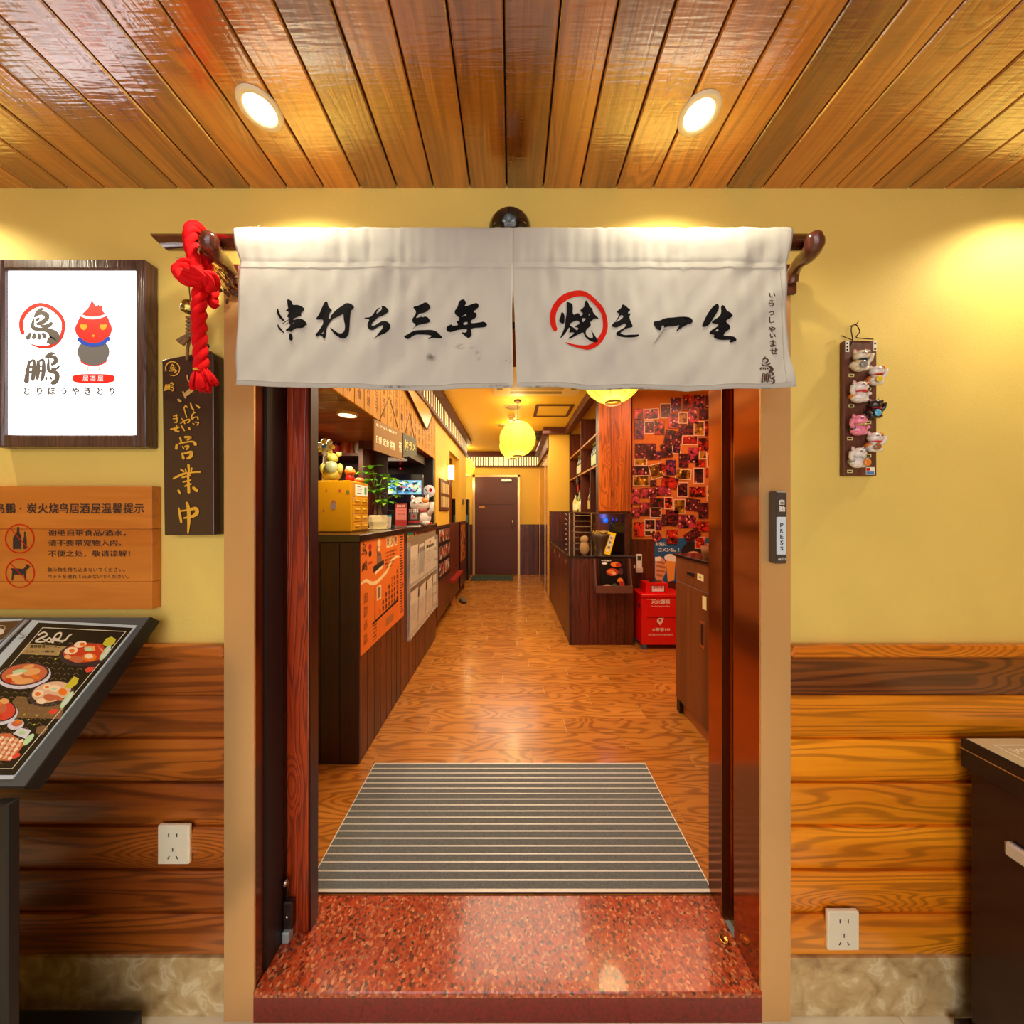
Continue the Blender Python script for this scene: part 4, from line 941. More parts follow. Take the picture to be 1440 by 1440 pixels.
# ------------------------------------------------------------------ lucky cat plaque
cp = thing('lucky_cat_plaque', W(1206, 670, .965), 'narrow dark wooden plaque with seven small lucky cats on the wall', 'plaque')
d0 = .967
bd_m = wood('plaque_wood', ('#2a120c', '#5c3020', '#734230'), 'Z', .05, .5, rings=5, contrast=.5, bump=.2, pv=.02, knots=0)
MB().chbox(W(1187, 669, d0), tuple(W(1233, 479, d0)+Vector((0, WY-d0-.001, 0))), .0015).build('board', bd_m, cp)
pr = Print(front(d0, .0005))
for x0, y0, x1, y1 in ((1188.5,480,1194,495), (1228,479,1232.5,494), (1217.5,657,1230,667.5)): pr.rect(x0, y0, x1, y1, 0)
pr.rect(1218, 658, 1223, 662, 1, lift=.0001); pr.rect(1218, 663, 1229, 667, 2, lift=.0001)
for x, y in ((1197,528), (1221,547), (1197,571), (1221,594), (1195,617), (1221,641), (1195,663)): pr.rect(x-4, y-2.2, x+4, y+2.2, 3); pr.rect(x-2.5, y-1, x+2.5, y+1, 4, lift=.0001)
for y in (483, 487.5, 492): pr.rect(1190, y-1.2, 1192.5, y+1.2, 4, lift=.0001)
for y in (483, 491): pr.rect(1229, y-1.2, 1231.7, y+1.2, 4, lift=.0001)
pr.build('name_tags', [cream_lit if 0 else mat('tag_cream', '#f2ecd0', .5), red_ink, mat('tag_blue', '#4a80c0', .5), mat('tag_gold', '#d8cc88', .4), ink], cp)
MB().tube(cat_rom([W(1196,486,d0-.003), W(1199,478,d0), W(1197,462,d0-.003), W(1203,456,d0-.003), W(1209,466,d0-.003), W(1204,474,d0-.003), W(1214,476,d0-.003), W(1228,477,d0-.003)]), .0013, 6).tube(cat_rom([W(1203,458,d0-.004), W(1195,459,d0-.004), W(1205,455,d0-.006), W(1207,451,d0-.006)]), .0012, 6).tube([W(1198,478,d0), W(1183,472,d0+.01)], .0012, 6).build('hanging_cord', mat('dark_cord', '#3a2018', .9), cp)
PINK = mat('ceramic_pink_ear', '#f08090', .25, coat=.5)
def cer(n_, c): return mat('ceramic_'+n_, c, .2, coat=.6)
def cat_fig(parent, c, s, body, patch, held=None, collar='#c8b040', face=-1, name='cat_figurine', lab=None, up=1):
    """lucky cat; c = middle of its back/base, s = height; faces -Y"""
    c = Vector(c); V = lambda x, y, z: c+Vector((x*s, y*s, z*s))
    m = [body, patch, PINK, ink, mat('collar_'+collar.strip('#'), collar, .4), held or body, white]
    mb = MB()
    mb.ball(V(0, -.16, .24), (.36*s, .24*s, .27*s), 0, 16, 10)
    mb.ball(V(.18, -.22, .09), (.15*s, .14*s, .10*s), 0, 10, 7); mb.ball(V(-.18, -.22, .09), (.15*s, .14*s, .10*s), 0, 10, 7)
    mb.ball(V(0, -.2, .66), (.31*s, .24*s, .25*s), 0, 16, 11)
    for sx_ in (-1, 1):
        mb.tube([V(sx_*.19, -.17, .8), V(sx_*.235, -.17, .9), V(sx_*.26, -.17, .98)], [.10*s, .065*s, .012*s], 9)
        mb.tube([V(sx_*.2, -.23, .83), V(sx_*.25, -.215, .94)], [.05*s, .01*s], 6, 2)
        mb.tube([V(sx_*.15, -.43, .70), V(sx_*.10, -.45, .725), V(sx_*.05, -.445, .70)], .014*s, 5, 3)
    mb.ball(V(0, -.445, .63), (.03*s, .02*s, .02*s), 2, 6, 5)
    mb.ball(V(.17, -.25, .78), (.13*s, .17*s, .11*s), 1, 10, 7); mb.ball(V(-.24, -.12, .3), (.15*s, .2*s, .15*s), 1, 10, 7)
    mb.lathe([(.24*s, -.02*s), (.265*s, 0), (.24*s, .02*s)], V(0, -.19, .46), 16, 4)
    mb.ball(V(0, -.44, .42), (.05*s,)*3, 4, 8, 6)
    mb.tube([V(face*.28, -.2, .35), V(face*.40, -.24, .5), V(face*.40, -.28, .68*up+.05)], [.1*s, .085*s, .09*s], 8)
    mb.tube([V(-face*.26, -.24, .4), V(-face*.2, -.4, .3), V(-face*.1, -.44, .3)], [.09*s, .08*s, .075*s], 8)
    if held: mb.ball(V(-face*.13, -.46, .2), (.17*s, .06*s, .17*s), 5, 12, 8)
    o = mb.build(name, m, parent)
    if lab: o['label'] = lab
    return o
cw = cer('cream', '#e8dcc0'); ow = cer('orange', '#e88830'); bk = cer('black', '#2a1a18'); pk = cer('pink', '#f08aa8'); wh = cer('white', '#ece6de'); br = cer('brown', '#9a6038'); gr = cer('grey', '#8a8a88')
for (x, yb, h, b_, p_, hd, col_, fc, lab) in ((1204, 524, 31, cw, cw, gr, '#303038', 1, 'cream lucky cat holding a grey fish'), (1226, 543, 28, wh, ow, cer('yellow', '#f0d030'), '#c83020', 1, 'white and orange lucky cat with a yellow ball'),
        (1203, 567.5, 31, wh, ow, None, '#e02020', -1, 'orange striped lucky cat'), (1224, 589.5, 28, bk, bk, cer('sky', '#58b8e8'), '#c02040', 1, 'black lucky cat with a blue ball'),
        (1202, 613, 30, pk, bk, None, '#d0c060', -1, 'pink lucky cat with dark patches'), (1223.5, 636, 29, wh, ow, br, '#e03020', 1, 'white lucky cat with brown coin'), (1201, 658, 30, wh, gr, ow, '#d0d0d0', -1, 'white lucky cat with an orange coin')):
    cat_fig(cp, W(x, yb, d0), h*d0/F, b_, p_, hd, col_, fc, lab=lab)

# ------------------------------------------------------------------ menu stand, left
A = W(211, 868, .93); B = W(35, 1107, A.x/((35-720)/F)); B.x = A.x
nrm = (B-A).cross(Vector((-1, 0, 0))).normalized()
if nrm.y > 0: nrm = -nrm
sl_ = (B-A).normalized()
EYEV = Vector((0, 0, EYE))
def on_plane(P0, nv, lift=.0006):
    def f(x, y, l=0):
        d = Vector(((x-720)/F, 1, -(y-720)/F)); P1 = P0+nv*(lift+l); t = (P1-EYEV).dot(nv)/d.dot(nv); return EYEV+d*t
    return f
ms = thing('menu_stand', (-1.3, .84, 0), 'black metal stand holding open menus left of the door', 'stand')
XLm = -1.75
top = [A, B, Vector((XLm, B.y, B.z)), Vector((XLm, A.y, A.z))]
MB().prism(top, -nrm*.022).build('sloping_top', mat('stand_grey_top', '#5c6266', .35, .4), ms, bevel=.002)
MB().prism([A+nrm*.001+Vector((.004,0,0)), B+nrm*.001+Vector((.004,0,0)), B-nrm*.03+Vector((.004,0,0)), A-nrm*.03+Vector((.004,0,0))], (-.005, 0, 0)).prism([B+nrm*.0+sl_*.003, B-nrm*.03+sl_*.003, Vector((XLm, B.y, B.z))-nrm*.03+sl_*.003, Vector((XLm, B.y, B.z))+sl_*.003], -sl_*.004).build('edge_lip', blackm, ms)
MB().chbox((-1.075, .672, .06), (-1.04, .69, B.z-.02), .002).build('leg', blackm, ms)
MB().chbox((XLm, .676, .06), (-1.075, .682, B.z-.03), .002).build('front_panel', greym, ms)
MB().box((XLm, .6745, .80), (-1.075, .6765, .803)).box((XLm, .6745, .62), (-1.075, .6765, .623)).box((XLm, .6745, .3), (-1.075, .6765, .303)).build('panel_joint', blackm, ms)
MB().chbox((XLm, .45, .0), (-1.067, .945, .062), .006).build('base', blackm, ms)
MB().chbox((XLm, .60, .062), (-1.10, .80, .085), .006).build('base_plinth', blackm, ms)
fp = on_plane(A, nrm, .0)
def menu(name, quad, lab, org):
    t = thing(name, org, lab, 'menu', 'open menus on the stand'); return t
mn = menu('laminated_menu', None, 'open laminated food menu page, right one on the stand', on_plane(A, nrm)(100, 980))
P = [fp(47, 872.5), fp(194, 880), fp(19, 1096), fp(-160, 1096)]
MB().prism([p+nrm*.0002 for p in P], nrm*.003).build('plastic_sleeve', mat('clear_edge_plastic', '#b8c4c8', .12), mn)
lm = [mat('menu_black', '#1c1714', .25), mat('menu_gold', '#a88c58', .4), mat('menu_line', '#d8cdb0', .5), mat('bowl_white', '#d8d4dc', .3), mat('broth_red', '#c83a18', .4), mat('noodle', '#e8a860', .4), mat('egg', '#f4d8b0', .4),
      mat('yolk', '#e87818', .4), mat('leaf_yellow', '#c8bc28', .5), mat('menu_red', '#d8442c', .5), mat('broth_cream', '#e0b890', .4), mat('meat', '#c86840', .4), mat('scallion', '#b8d8a0', .5), mat('menu_brown', '#7a5a34', .5), mat('bowl_dark', '#38282c', .3), white_ink]
q = Print(on_plane(A, nrm, .0036))
q.poly([(54,875.5),(187,883),(20,1090),(-130,1090)], 0)
L_ = .0001
for a, b in (((60,882.5),(177,888)), ((177,888),(17,1081)), ((17,1081),(-120,1081)), ((60,882.5),(0,953))):
    q.stroke([(*a, .45), (*b, .45)], 2, lift=L_)
# curled wave pattern lines
for i in range(26):
    for j in range(9):
        x = 60+j*13-i*5.2; y = 905+i*7+j*.4
        if -5 < x < 150-i*6.2+5: q.stroke([(x-4, y, .18), (x, y-2.6, .18), (x+4, y, .18)], 1, lift=L_*.5)
q.poly([(40,905),(94,909),(82,922),(27,919.5)], 1, lift=L_)
q.tfit('濃厚豚骨ラーメン', 42, 86, 909, 4.5, 0, .02, lift=2*L_); q.tfit('とんこつ醤油', 36, 76, 916, 3, 0, .01, lift=2*L_)
q.stroke([(54,893,1.2),(62,889,1),(66,893,1.2),(56,898,1.2),(50,902,1.2),(62,902,1),(70,897,1.2),(74,904,1.2),(78,893,1.2),(86,890,1.2),(84,897,1),(77,900,1.2),(90,901,1.2),(97,894,1),(101,892,.6)], 2, lift=2*L_)
q.stroke([(60,898,.8),(70,903,.8),(76,897,.8),(88,903,.8)], 2, lift=2.2*L_)
def bowl(cx, cy, rx, ry, a, outer, broth, tops, l=1.5):
    q.disc(cx, cy+1.5, rx, ry, outer, 28, lift=l*L_, a=a); q.disc(cx+.3, cy-1, rx*.93, ry*.88, 14, 28, lift=(l+1)*L_, a=a); q.disc(cx+.3, cy-1, rx*.85, ry*.8, broth, 28, lift=(l+2)*L_, a=a)
    for i, (x, y, r1, r2, aa, m_) in enumerate(tops): q.disc(x, y, r1, r2, m_, 14, lift=(l+3+i*.25)*L_, a=aa)
bowl(119, 919, 36, 17, -.05, 14, 4, [(100,915,10,5,-.2,6),(101,915,4,3,0,7),(113,906,9,4.5,-.2,6),(116,906,4,2.4,0,7),(108,927,10,5,.1,11),(126,924,10,6,0,7),(125,923,6,3.5,0,6),(127,912,9,4,0,5),(124,913,5,3,0,12),(140,911,7,6,.5,4),(140,911,5,1,1,11),(144,915,5,1,.9,5),(95,924,5,3,0,5)])
bowl(34, 949, 38, 18, -.12, 3, 11, [(20,953,12,5,.1,5),(34,958,14,4,-.1,5),(45,945,12,5,-.2,5),(28,944,11,3,-.15,12),(24,948,9,2,-.2,6),(50,952,6,3,.3,7),(40,938,9,3,-.3,5),(12,957,5,4,0,4)])
bowl(72, 974, 33, 17.5, -.2, 14, 10, [(54,975,8,5,-.3,6),(53,976,4,3,0,7),(66,966,6,4,-.3,6),(66,966,3,2,0,7),(77,968,9,5,0,6),(76,969,4,2,0,12),(88,973,6,5,.3,7),(70,981,9,5,.1,11),(58,986,7,4,0,6),(82,982,7,3,.4,11)])
for p_ in ([(144,906),(149,898),(157,895),(163,899),(161,905),(152,910)], [(90,966),(96,960),(104,951),(111,954),(108,962),(100,968)]): q.poly(p_, 8, lift=3.6*L_)
for x, y, r1, r2, a_ in ((148,918,13,4,-.95), (94,984,15,4,-.9)): q.disc(x, y, r1, r2, 12, 14, lift=3.9*L_, a=a_); q.disc(x+.6, y, r1*.7, r2*.35, 3, 14, lift=4*L_, a=a_)
for x, y in ((126,942),(75,1001)): q.poly([(x-7,y),(x-2,y-4),(x+7,y-4),(x+4,y+2),(x-4,y+4)], 9, lift=1.4*L_)
q.poly([(18,985),(24,979),(37,980),(40,990),(92,990),(85,1011),(20,1009),(-10,1008),(-10,1000),(14,998)], 13, lift=.9*L_)
q.poly([(50,1031),(52,1022),(62,1020),(68,1024),(60,1034)], 13, lift=.9*L_)
bowl(-2, 1000, 27, 18, .0, 3, 9, [(0,995,10,8,0,11),(-6,1008,9,6,0,4),(6,986,7,4,0,5),(-6,990,8,5,0,7)])
q.disc(22, 1019, 12, 7, 3, 18, lift=1.2*L_, a=-.2); q.disc(24, 1017, 8, 4.5, 11, 16, lift=1.3*L_, a=-.2); q.disc(25, 1015, 5, 2, 7, 12, lift=1.4*L_, a=-.2)
q.poly([(18,1032),(28,1023),(44,1027),(36,1039)], 3, lift=1.3*L_); q.poly([(24,1031),(30,1026),(38,1029),(32,1034)], 12, lift=1.4*L_)
q.poly([(-40,1034),(14,1031),(24,1038),(34,1047),(22,1062),(14,1070),(-40,1068)], 11, lift=1.2*L_)
for i in range(5):
    for j in range(5): q.disc(2+j*7-i*4, 1038+i*6+j*1, 4, 2.2, (6, 10)[(i+j) % 2], 10, lift=(1.3+.02*(i*5+j))*L_, a=-.6)
q.disc(40, 1040, 11, 4, 12, 14, lift=1.5*L_, a=-.8); q.disc(20, 1063, 9, 4, 9, 14, lift=1.5*L_, a=-.3)
for x, y in ((40,1012),(48,1019),(52,1006),(34,1005),(78,927),(82,918),(52,920)): q.disc(x, y, 1.8, .9, 8, 8, lift=1.2*L_, a=-.6)
q.build('menu_page', lm, mn, 'black printed page with bowls of noodles')
ml = menu('laminated_menu', None, 'open laminated menu page, left one cut by the photo edge', on_plane(A, nrm)(10, 890))
P = [fp(-120, 876), fp(34, 870.5), fp(14, 891), fp(-30, 935), fp(-200, 935)]
MB().prism([p+nrm*.0002 for p in P], nrm*.003).build('plastic_sleeve', mat('clear_edge_plastic', '#b8c4c8', .12), ml)
q = Print(on_plane(A, nrm, .0036)); q.poly([(-100,878),(30,872.5),(4,898),(-60,935),(-180,935)], 0); q.stroke([(-50,883,.5),(7,880.5,.5),(-14,902,.5)], 1, lift=L_); q.disc(-3, 888, 9, 5, 1, 12, lift=L_)
q.build('menu_page', [mat('menu_page_brown', '#5a4028', .3), lm[2]], ml)
bn = tag(MB().tube([fp(42, 873)+nrm*.006, fp(-20, 935)+nrm*.006], .0045, 8).build('menu_binder', mat('clear_binder', '#c8ccd0', .1, trans=.3)), 'clear plastic spine between the two open menu pages', 'binder')
mb = MB(); c = fp(26, 896)+nrm*.006
mb.tube([c+Vector((.022*math.cos(a), .0, .006*math.sin(a))) for a in [2*math.pi*k/16 for k in range(16)]], .0009, 6, closed=True)
mb.build('binder_ring', steel, bn)

# ------------------------------------------------------------------ dark cabinet, right edge
XB = 1.3077
cb = thing('dark_bin_cabinet', (XB+.25, .72, 0), 'dark brown metal cabinet cut by the right edge of the photo', 'cabinet')
cabm = mat('bin_metal', '#3c2a20', .22, .55)
MB().chbox((XB, .45, .03), (XB+.5, .93, .765), .003).build('body', cabm, cb)
MB().chbox((XB-.012, .44, .765), (XB+.52, .945, .849), .004).build('top_slab', mat('bin_top', '#2c211c', .25, .4), cb)
MB().box((XB-.0125, .44, .819), (XB-.0118, .945, .822)).build('highlight_strip', steel, cb)  # thin pale strip stands in for a highlight along the slab
MB().chbox((XB-.025, .44, .0), (XB+.52, .95, .03), .004).build('base_plate', cabm, cb)
hd = MB().chbox((XB-.02, .775, .602), (XB+.0, .857, .642), .006).build('handle', mat('chrome_glass', '#cfe0e4', .05, .6), cb)
mc = tag(MB().chbox((XB-.005, .46, .8492), (XB+.5, .935, .8515), .0006).build('laminated_sheet', mat('cream_sheet', '#cfc6a4', .15, coat=.5)), 'cream laminated sheet lying on the dark cabinet', 'sheet')
q = Print(lambda u, v, l=0: Vector((u, v, .8521+l)))
q.rect(XB+.03, .905, XB+.4, .909, 0); q.rect(XB+.03, .80, XB+.034, .905, 0); q.rect(XB+.05, .86, XB+.4, .862, 0)
q.tfit('MENU', XB+.05, XB+.15, .883, .02, 0, .01, flip=1); q.tfit('お品書き', XB+.18, XB+.32, .883, .02, 0, .01, flip=1)
for i in range(5): q.rect(XB+.08, .84-i*.025, XB+.36-i*.02, .842-i*.025, 0)
q.build('sheet_print', [mat('sheet_print', '#f6f2e0', .5)], mc)
# ------------------------------------------------------------------ aluminium strip mat
FM = thing('entrance_mat', (-.01, 1.51, FI), 'large grey entrance mat with aluminium strips on the floor behind the sill', 'mat')
MB().box((-.7655, 1.203, FI+.0005), (.7417, 1.819, FI+.004)).build('base_sheet', mat('mat_dark', '#2a2a2c', .8), FM)
carp = mat('mat_carpet', '#6a6e6e', .95, bump=1, bscale=500, var=.25, vscale=200); alu = mat('mat_aluminium', '#f4f0e6', .35, .15)
NS = 19; pt = (1.813-1.209)/NS
for i in range(NS):
    y = 1.209+i*pt
    o = MB().box((-.762, y+.003, FI+.004), (.738, y+pt-.003, FI+.0075)).build('carpet_strip', carp, FM)
for i in range(NS+1):
    y = 1.209+i*pt
    for dy in ((-.0024, -.0008), (.0008, .0024)): MB().box((-.762, y+dy[0], FI+.004), (.738, y+dy[1], FI+.0088+R.uniform(-.0003, .0003))).build('aluminium_strip', alu, FM)
MB().box((-.7655, 1.203, FI+.0005), (-.762, 1.819, FI+.0088)).box((.738, 1.203, FI+.0005), (.7417, 1.819, FI+.0088)).box((-.7655, 1.203, FI+.0005), (.7417, 1.2055, FI+.0088)).box((-.7655, 1.8165, FI+.0005), (.7417, 1.819, FI+.0088)).build('edge_frame', alu, FM)

# ------------------------------------------------------------------ left counter
CT = EYE-.127        # top of the counter
XC = -.852
ctr = thing('bar_counter', (-1.1, 2.7, FI), 'tall dark plank-clad bar counter on the left of the corridor', 'counter')
MB().box((-1.45, 1.83, FI), (XC-.012, 3.66, CT-.045)).build('carcass', black_plank, ctr)
MB().chbox((-1.5, 1.805, CT-.042), (XC+.012, 3.67, CT), .004).build('counter_top', mat('dark_counter_top', '#2a1a18', .22, coat=.3), ctr)
y = 1.826
while y < 3.63:
    MB().chbox((XC-.014, y, FI), (XC, y+.0935, CT-.043), .0035).build('front_plank', dark_plank, ctr); y += .0965
x = XC-.0; 
while x > -1.42:
    MB().chbox((x-.1075, 1.818, FI), (x-.001, 1.832, CT-.043), .0015).build('end_plank', black_plank, ctr); x -= .1095
side = lambda X, s=1: (lambda u, v, l=0: Vector((X+s*(.0008+l), u, EYE-v)))   # plane of constant X; u = distance, v = below eye level
# orange menu poster
op = thing('menu_poster', (XC, 2.2, EYE-.80), 'orange printed poster stuck to the front of the bar counter', 'poster')
MB().box((XC+.0003, 1.832, EYE-.812), (XC+.0015, 2.565, EYE-.150)).build('sheet', mat('orange_paper', '#f07a22', .6), op)
q = Print(side(XC+.0015)); U0, U1 = 1.832, 2.565
q.strokes(TORI, 0, .00018, 1.875-.00018*330, .215-.00018*365); q.strokes(HOU, 0, .00016, 1.88-.00016*330, .31-.00016*870)
q.disc(1.955, .21, .022, .02, 1, 14); q.disc(1.955, .25, .02, .02, 0, 12); q.tfit('居酒屋', 1.93, 1.985, .305, .014, 1, .02)
# chef at his grill
q.disc(2.085, .195, .026, .035, 2, 14); q.rect(2.062, .20, 2.108, .25, 2, lift=.0001); q.poly([(2.05,.33),(2.055,.265),(2.085,.25),(2.12,.27),(2.13,.33)], 3, lift=.0002)
q.strokes([[(2.058,.215,.003),(2.052,.24,.003),(2.06,.262,.003)], [(2.1,.215,.002),(2.106,.235,.002),(2.098,.25,.002)], [(2.07,.222,.002),(2.078,.222,.002)], [(2.09,.222,.002),(2.098,.222,.002)], [(2.06,.262,.003),(2.085,.275,.003),(2.105,.26,.003)]], 0, lift=.0003)
q.poly([(2.0,.335),(2.16,.315),(2.165,.345),(2.0,.375)], 0, lift=.0004); q.poly([(2.02,.372),(2.15,.345),(2.15,.365),(2.03,.39)], 2, lift=.0003)
for i, (u, t_) in enumerate(((2.235, '炭'), (2.31, '火'), (2.385, '焼'))): q.rect(u-.026, .165, u+.026, .245, 2, lift=.0001); q.tfit(t_, u-.02, u+.02, .205, .06, 0, .03, lift=.0002)
for i in range(5): q.tfit(('こだわりの炭火で', '一本一本丁寧に', '焼き上げる串の', '香ばしさを是非', 'ご賞味ください')[i], 2.19, 2.40-.02*i, .275+i*.025, .014, 0, .02)
q.strokes([[(1.834,.405,.006),(1.9,.40,.011),(1.97,.43,.011),(2.05,.44,.013),(2.15,.42,.012),(2.22,.40,.013),(2.30,.345,.012),(2.38,.33,.01),(2.46,.335,.004)]], 2)
q.rect(2.02, .45, 2.028, .68, 0); q.poly([(1.985,.69),(2.435,.665),(2.44,.645),(1.99,.675)], 0); q.rect(2.43, .40, 2.437, .65, 0)
for i, tt in enumerate(('生', '串焼', '焼鳥盛', '鳥皮手羽', 'つくね焼き', '炭火焼鳥串', 'おまかせ串焼')): q.vfit(tt, 2.10+i*.052, .665-.04*len(tt)-.01, .655, .028, (1, 0)[i % 2] if i in (0, 3) else 0, .03)
q.rect(2.05, .47, 2.12, .56, 2); q.rect(2.06, .48, 2.11, .55, 3, lift=.0001); q.rect(2.04, .60, 2.085, .655, 4, lift=.0001)
q.vfit('招牌必點', 1.895, .46, .775, .052, 0, .05); q.vfit('招牌必點', 1.895, .46, .775, .052, 4, .0, lift=.0002)
for i in range(5): q.tfit(('串焼', '手羽先', 'ねぎま', '砂肝', 'ハツ')[i], 2.0, 2.05, .70+i*.022, .013, 0, .02)
for i in range(4): q.stroke([(2.07, .715+i*.022, .0008), (2.44, .69+i*.022, .0008)], 5)
for i in range(5): q.stroke([(2.10+i*.08, .69, .0008), (2.10+i*.08, .80, .0008)], 5)
q.rect(2.2, .72, 2.34, .77, 5, lift=-.0001)
for i in range(30): q.rect(2.475, .165+i*.0205, 2.475+R.uniform(.045, .078), .174+i*.0205, 0)
q.build('poster_print', [mat('poster_black', '#2a1410', .7), mat('poster_red', '#c8200c', .7), mat('poster_cream', '#ffe0a0', .7), mat('poster_grey', '#8a6a50', .7), mat('poster_orange', '#f07a22', .6), mat('poster_line', '#b86a30', .7)], op)
# small sticker above the document rack
stk = thing('beer_sticker', (XC, 2.72, EYE-.24), 'small black and teal sticker with a red arrow above the document rack', 'sticker')
MB().box((XC+.0003, 2.63, EYE-.245), (XC+.0015, 2.86, EYE-.155)).build('sheet', mat('sticker_black', '#141414', .5), stk)
q = Print(side(XC+.0015)); q.rect(2.66, .157, 2.82, .19, 0); q.tfit('BEER', 2.65, 2.83, .215, .045, 1, .03, lift=.0001); q.poly([(2.86,.165),(2.90,.20),(2.86,.238)], 2, lift=.0001)
q.build('sticker_print', [mat('teal', '#1c8a8a', .5), mat('yellow_print', '#e8c030', .5), red_bright], stk)
# transparent document rack with papers
dr = thing('document_rack', (XC, 3.12, EYE-1.06), 'clear acrylic rack of printed documents on the bar counter front', 'rack')
acr = mat('clear_acrylic', '#f4efe0', .08, alpha=.22)
MB().box((XC+.0003, 2.64, EYE-1.05), (XC+.003, 3.625, EYE-.205)).build('back_plate', mat('rack_back', '#9a8468', .4), dr)
for z0, z1 in ((.30, .62), (.69, 1.035)):
    MB().box((XC+.028, 2.65, EYE-z1), (XC+.031, 3.6, EYE-z0-.06)).box((XC+.003, 2.65, EYE-z1), (XC+.031, 3.6, EYE-z1+.004)).build('pocket', acr, dr)
for u in (2.642, 3.612): MB().box((XC+.003, u, EYE-1.05), (XC+.032, u+.006, EYE-.25)).build('side_rail', acr, dr)
papm = mat('paper', '#d8c8b0', .7); pgm = [mat('paper_grey_print', '#8a8078', .7), red_ink, ink]
def paper(u0, u1, v0, v1, lab, k):
    t = thing('paper_sheet', (XC+.01, (u0+u1)/2, EYE-v1), lab, 'paper', 'papers in the document rack')
    MB().add([(XC+.010,u0,EYE-v1),(XC+.010,u1,EYE-v1),(XC+.016,u1,EYE-v0),(XC+.021,u0+.01,EYE-v0-.006*k),(XC+.012,u0,EYE-v1),(XC+.012,u1,EYE-v1),(XC+.018,u1,EYE-v0),(XC+.023,u0+.01,EYE-v0-.006*k)], [(0,1,2,3),(7,6,5,4),(0,4,5,1),(1,5,6,2),(2,6,7,3),(3,7,4,0)]).build('sheet', papm, t)
    q = Print(lambda u, v, l=0: Vector((XC+.0255-(v-v0)/(v1-v0)*.011+l, u, EYE-v)))
    if k == 1: q.rect(u0+.02, v0+.03, u1-.02, v1-.04, 0)
    if k == 2:
        q.tfit('營業執照', u0+.05, u1-.05, v0+.08, .03, 2, .02); q.disc((u0+u1)/2, v0+.04, .012, .012, 1)
    for i in range(5): q.rect(u0+.03, v0+.13+i*.025, u1-.05-.02*(i % 3), v0+.134+i*.025, 0, lift=.0001)
    q.stroke([((u0+u1)/2, v0+.12, .001), ((u0+u1)/2, v1-.05, .001)], 2, lift=.0002)
    q.build('sheet_print', pgm, t)
paper(2.665, 2.90, .285, .60, 'blank white folded paper in the upper left pocket of the rack', 0)
paper(2.905, 3.10, .29, .60, 'grey printed paper in the upper middle pocket of the rack', 1)
paper(3.11, 3.52, .26, .60, 'framed certificate with red seal in the upper right pocket', 2)
paper(2.665, 2.90, .665, 1.01, 'white paper in the lower left pocket of the rack', 0)
paper(2.92, 3.16, .665, 1.01, 'white paper in the lower middle pocket of the rack', 3)
paper(3.18, 3.42, .655, 1.01, 'white paper in the lower right pocket of the rack', 4)
for i, (v0, v1) in enumerate(((.30,.38),(.42,.5),(.53,.6),(.68,.76),(.80,.87),(.90,.98))):
    tag(MB().box((XC+.012, 3.46 if v0 > .6 else 3.53, EYE-v1), (XC+.016, 3.6, EYE-v0)).build('card', papm), ('topmost', 'second', 'third', 'fourth', 'fifth', 'lowest')[i]+' small white card in the right column of the document rack', 'card', 'cards in the right column of the rack')
# ------------------------------------------------------------------ kitchen shell behind the counter
struct('wall_left', MB().box((-2.1, 3.56, CT+.001), (XC-.01, 3.62, EYE+.6)), darkvoid)
kb = struct('trim_14', MB().box((-2.1, 1.25, EYE+.60), (-.875, 3.69, CI)), brown_beam)
x = -2.05; y = 1.25
while y < 3.6:
    MB().box((-2.1, y, EYE+.588), (-.868, y+.092, EYE+.60)).build('soffit_plank', wood('soffit_wood', ('#2a0c06', '#7a3414', '#a04c1c'), 'X', .1, .4, coat=.2, rings=4, contrast=.6, knots=.5), kb); y += .096
t = thing('kitchen_downlight', (-.99, 1.95, EYE+.575), 'oval-looking lit downlight in the low kitchen ceiling behind the menu slats', 'light')
MB().lathe([(.062, .012), (.06, 0), (.05, -.002)], (-.985, 1.95, EYE+.576), 24, cap=False).build('trim_ring', mat('amber_ring', '#d8b070', .4), t)
MB().lathe([(.05, 0), (0, -.002)], (-.985, 1.95, EYE+.578), 24, cap=False).build('lens', mat('amber_lens', '#ffe0a0', .3, emit=5), t)
# menu slats hanging over the counter
mbd = thing('menu_slat_board', (-.86, 2.6, EYE+.585), 'long row of hanging wooden menu slats above the bar counter', 'menu')
MB().box((-.872, 1.5, EYE+1.03), (-.852, 3.64, EYE+1.07)).build('top_rail', brown_beam, mbd)
names = ['冷や奴', '生ビール', '唐揚げ定食', '電光石火焼', 'だし巻き玉子', 'タレ焼き鳥', 'ポテトサラダ', '枝豆お通し', 'ハイボール', '鳥皮ポン酢', 'もも串塩焼', 'つくね卵黄', '手羽先唐揚', 'ねぎま串', '焼きおにぎり', 'お茶漬け', '梅酒ロック', '日本酒']
y = 1.53
for i, nme in enumerate(names):
    wd = .1155
    sl = MB().chbox((-.864, y, EYE+.585), (-.850, y+wd-.005, EYE+1.04), .002).build('menu_slat', slat_wood, mbd)
    q = Print(side(-.850)); q.vfit(nme, y+wd/2-.003, -.99, -.62, .048, 0, 0); q.build('lettering', [mat('slat_ink', '#6a3c10', .8)], sl); y += wd+.001
